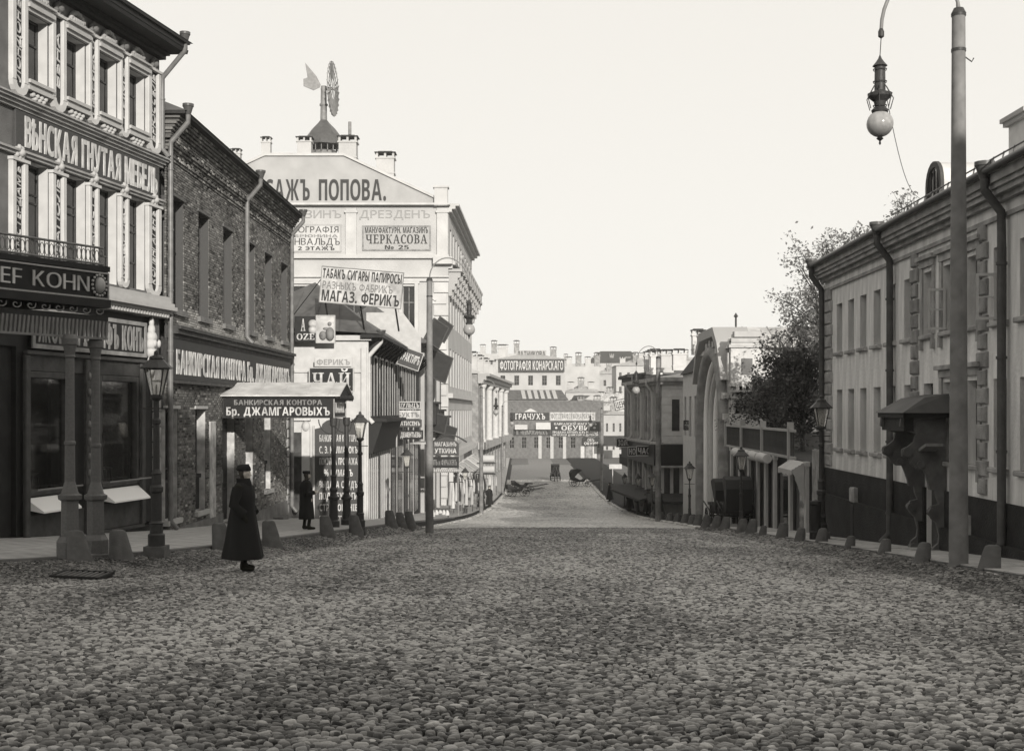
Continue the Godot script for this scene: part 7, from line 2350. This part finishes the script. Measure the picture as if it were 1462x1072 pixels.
	var up := Basis.from_euler(Vector3(0.0, 0.0, -0.05))
	for e in [[-0.36, 0.0, 0.05, 0.7], [0.36, 0.0, 0.05, 0.7], [0.0, -0.35, 0.77, 0.05], [0.0, 0.35, 0.77, 0.05]]: fr.box(dr.position + up * Vector3(e[0], 0.0, e[1]), Vector3(e[2], 0.05, e[3]), up)
	fr.box(dr.position + up * Vector3(0, -0.05, 0), Vector3(0.7, 0.02, 0.68), up)
	part(dr, "frame", fr, M.black)
	for i in 8:
		var b := Shape.new()
		b.box(dr.position + up * Vector3(-0.31 + i * 0.089, 0.0, 0), Vector3(0.03, 0.03, 0.66), up)
		part(dr, "bar", b, M.pipe_lit)
	# the edge of a stone kerb lower left
	# wires
	var wr := thing("lamp_wire", "thin wire drooping from the right arc lamp to the roof", "wire", Vector3(6.2, 7.0, -20.6))
	var ws := Shape.new()
	var pts := []
	for i in 13:
		var t := i / 12.0
		pts.append(Vector3(6.05, 6.5, -20.5).lerp(Vector3(8.6, 5.6, -26.5), t) + Vector3(0, -sin(PI * t) * 0.5 - 0.0, 0))
	ws.tube(pts, [0.006], 4, false)
	part(wr, "wire", ws, M.iron)

func people():
	person("person in a long dark coat and fur hat standing at the left road edge", Vector3(-4.5, yg(21.1) - 0.02, -21.1), -0.25, 1.72, true, "fur")
	person("person in a dark coat and cap holding a paper outside the tea house", Vector3(-6.288, floor_l(-6.3, 38.5) + 0.0, -38.5), 0.35, 1.75, false, "cap", true)
	for e in [[-1.9, 105.0, 1.7, "person in dark clothes walking below the lower left shops"], [-2.4, 99.0, 1.65, "second person in dark clothes by the lower left shops"], [9.0, 116.0, 1.7, "person on the right pavement before the bay house"], [8.9, 76.0, 1.7, "person in black beside the halfway arc lamp"], [9.3, 86.0, 1.7, "person in black under the dark awnings"], [9.0, 96.0, 1.7, "person passing the second small gas lamp"]]:
		person(e[3], Vector3(e[0], yg(e[1]) + 0.1, -e[1]), rng.randf_range(-3, 3), e[2], true, "cap")
	carriage("near hooded black cab parked before the low shops", Vector3(9.3 - 0.3, yg(50.5) + 0.05, -50.8), PI / 2 - 0.04, true, false)
	carriage("far hooded black cab parked before the arched hall", Vector3(9.2, yg(55) + 0.05, -55.0), PI / 2, true, false)
	carriage("dark cab with a light horse coming up the middle of the street", Vector3(5.442, yg(158), -158), PI * 1.5, true, true)
	carriage("dark open cart standing at the far left kerb", Vector3(0.569, yg(128), -128), 0.3, false, false)
	carriage("second open cart close behind the first at the far left kerb", Vector3(1.133, yg(136), -136), 0.2, false, false)
	carriage("hooded cab turning at the far right corner", Vector3(7.949, yg(146), -146), 0.2, true, false)
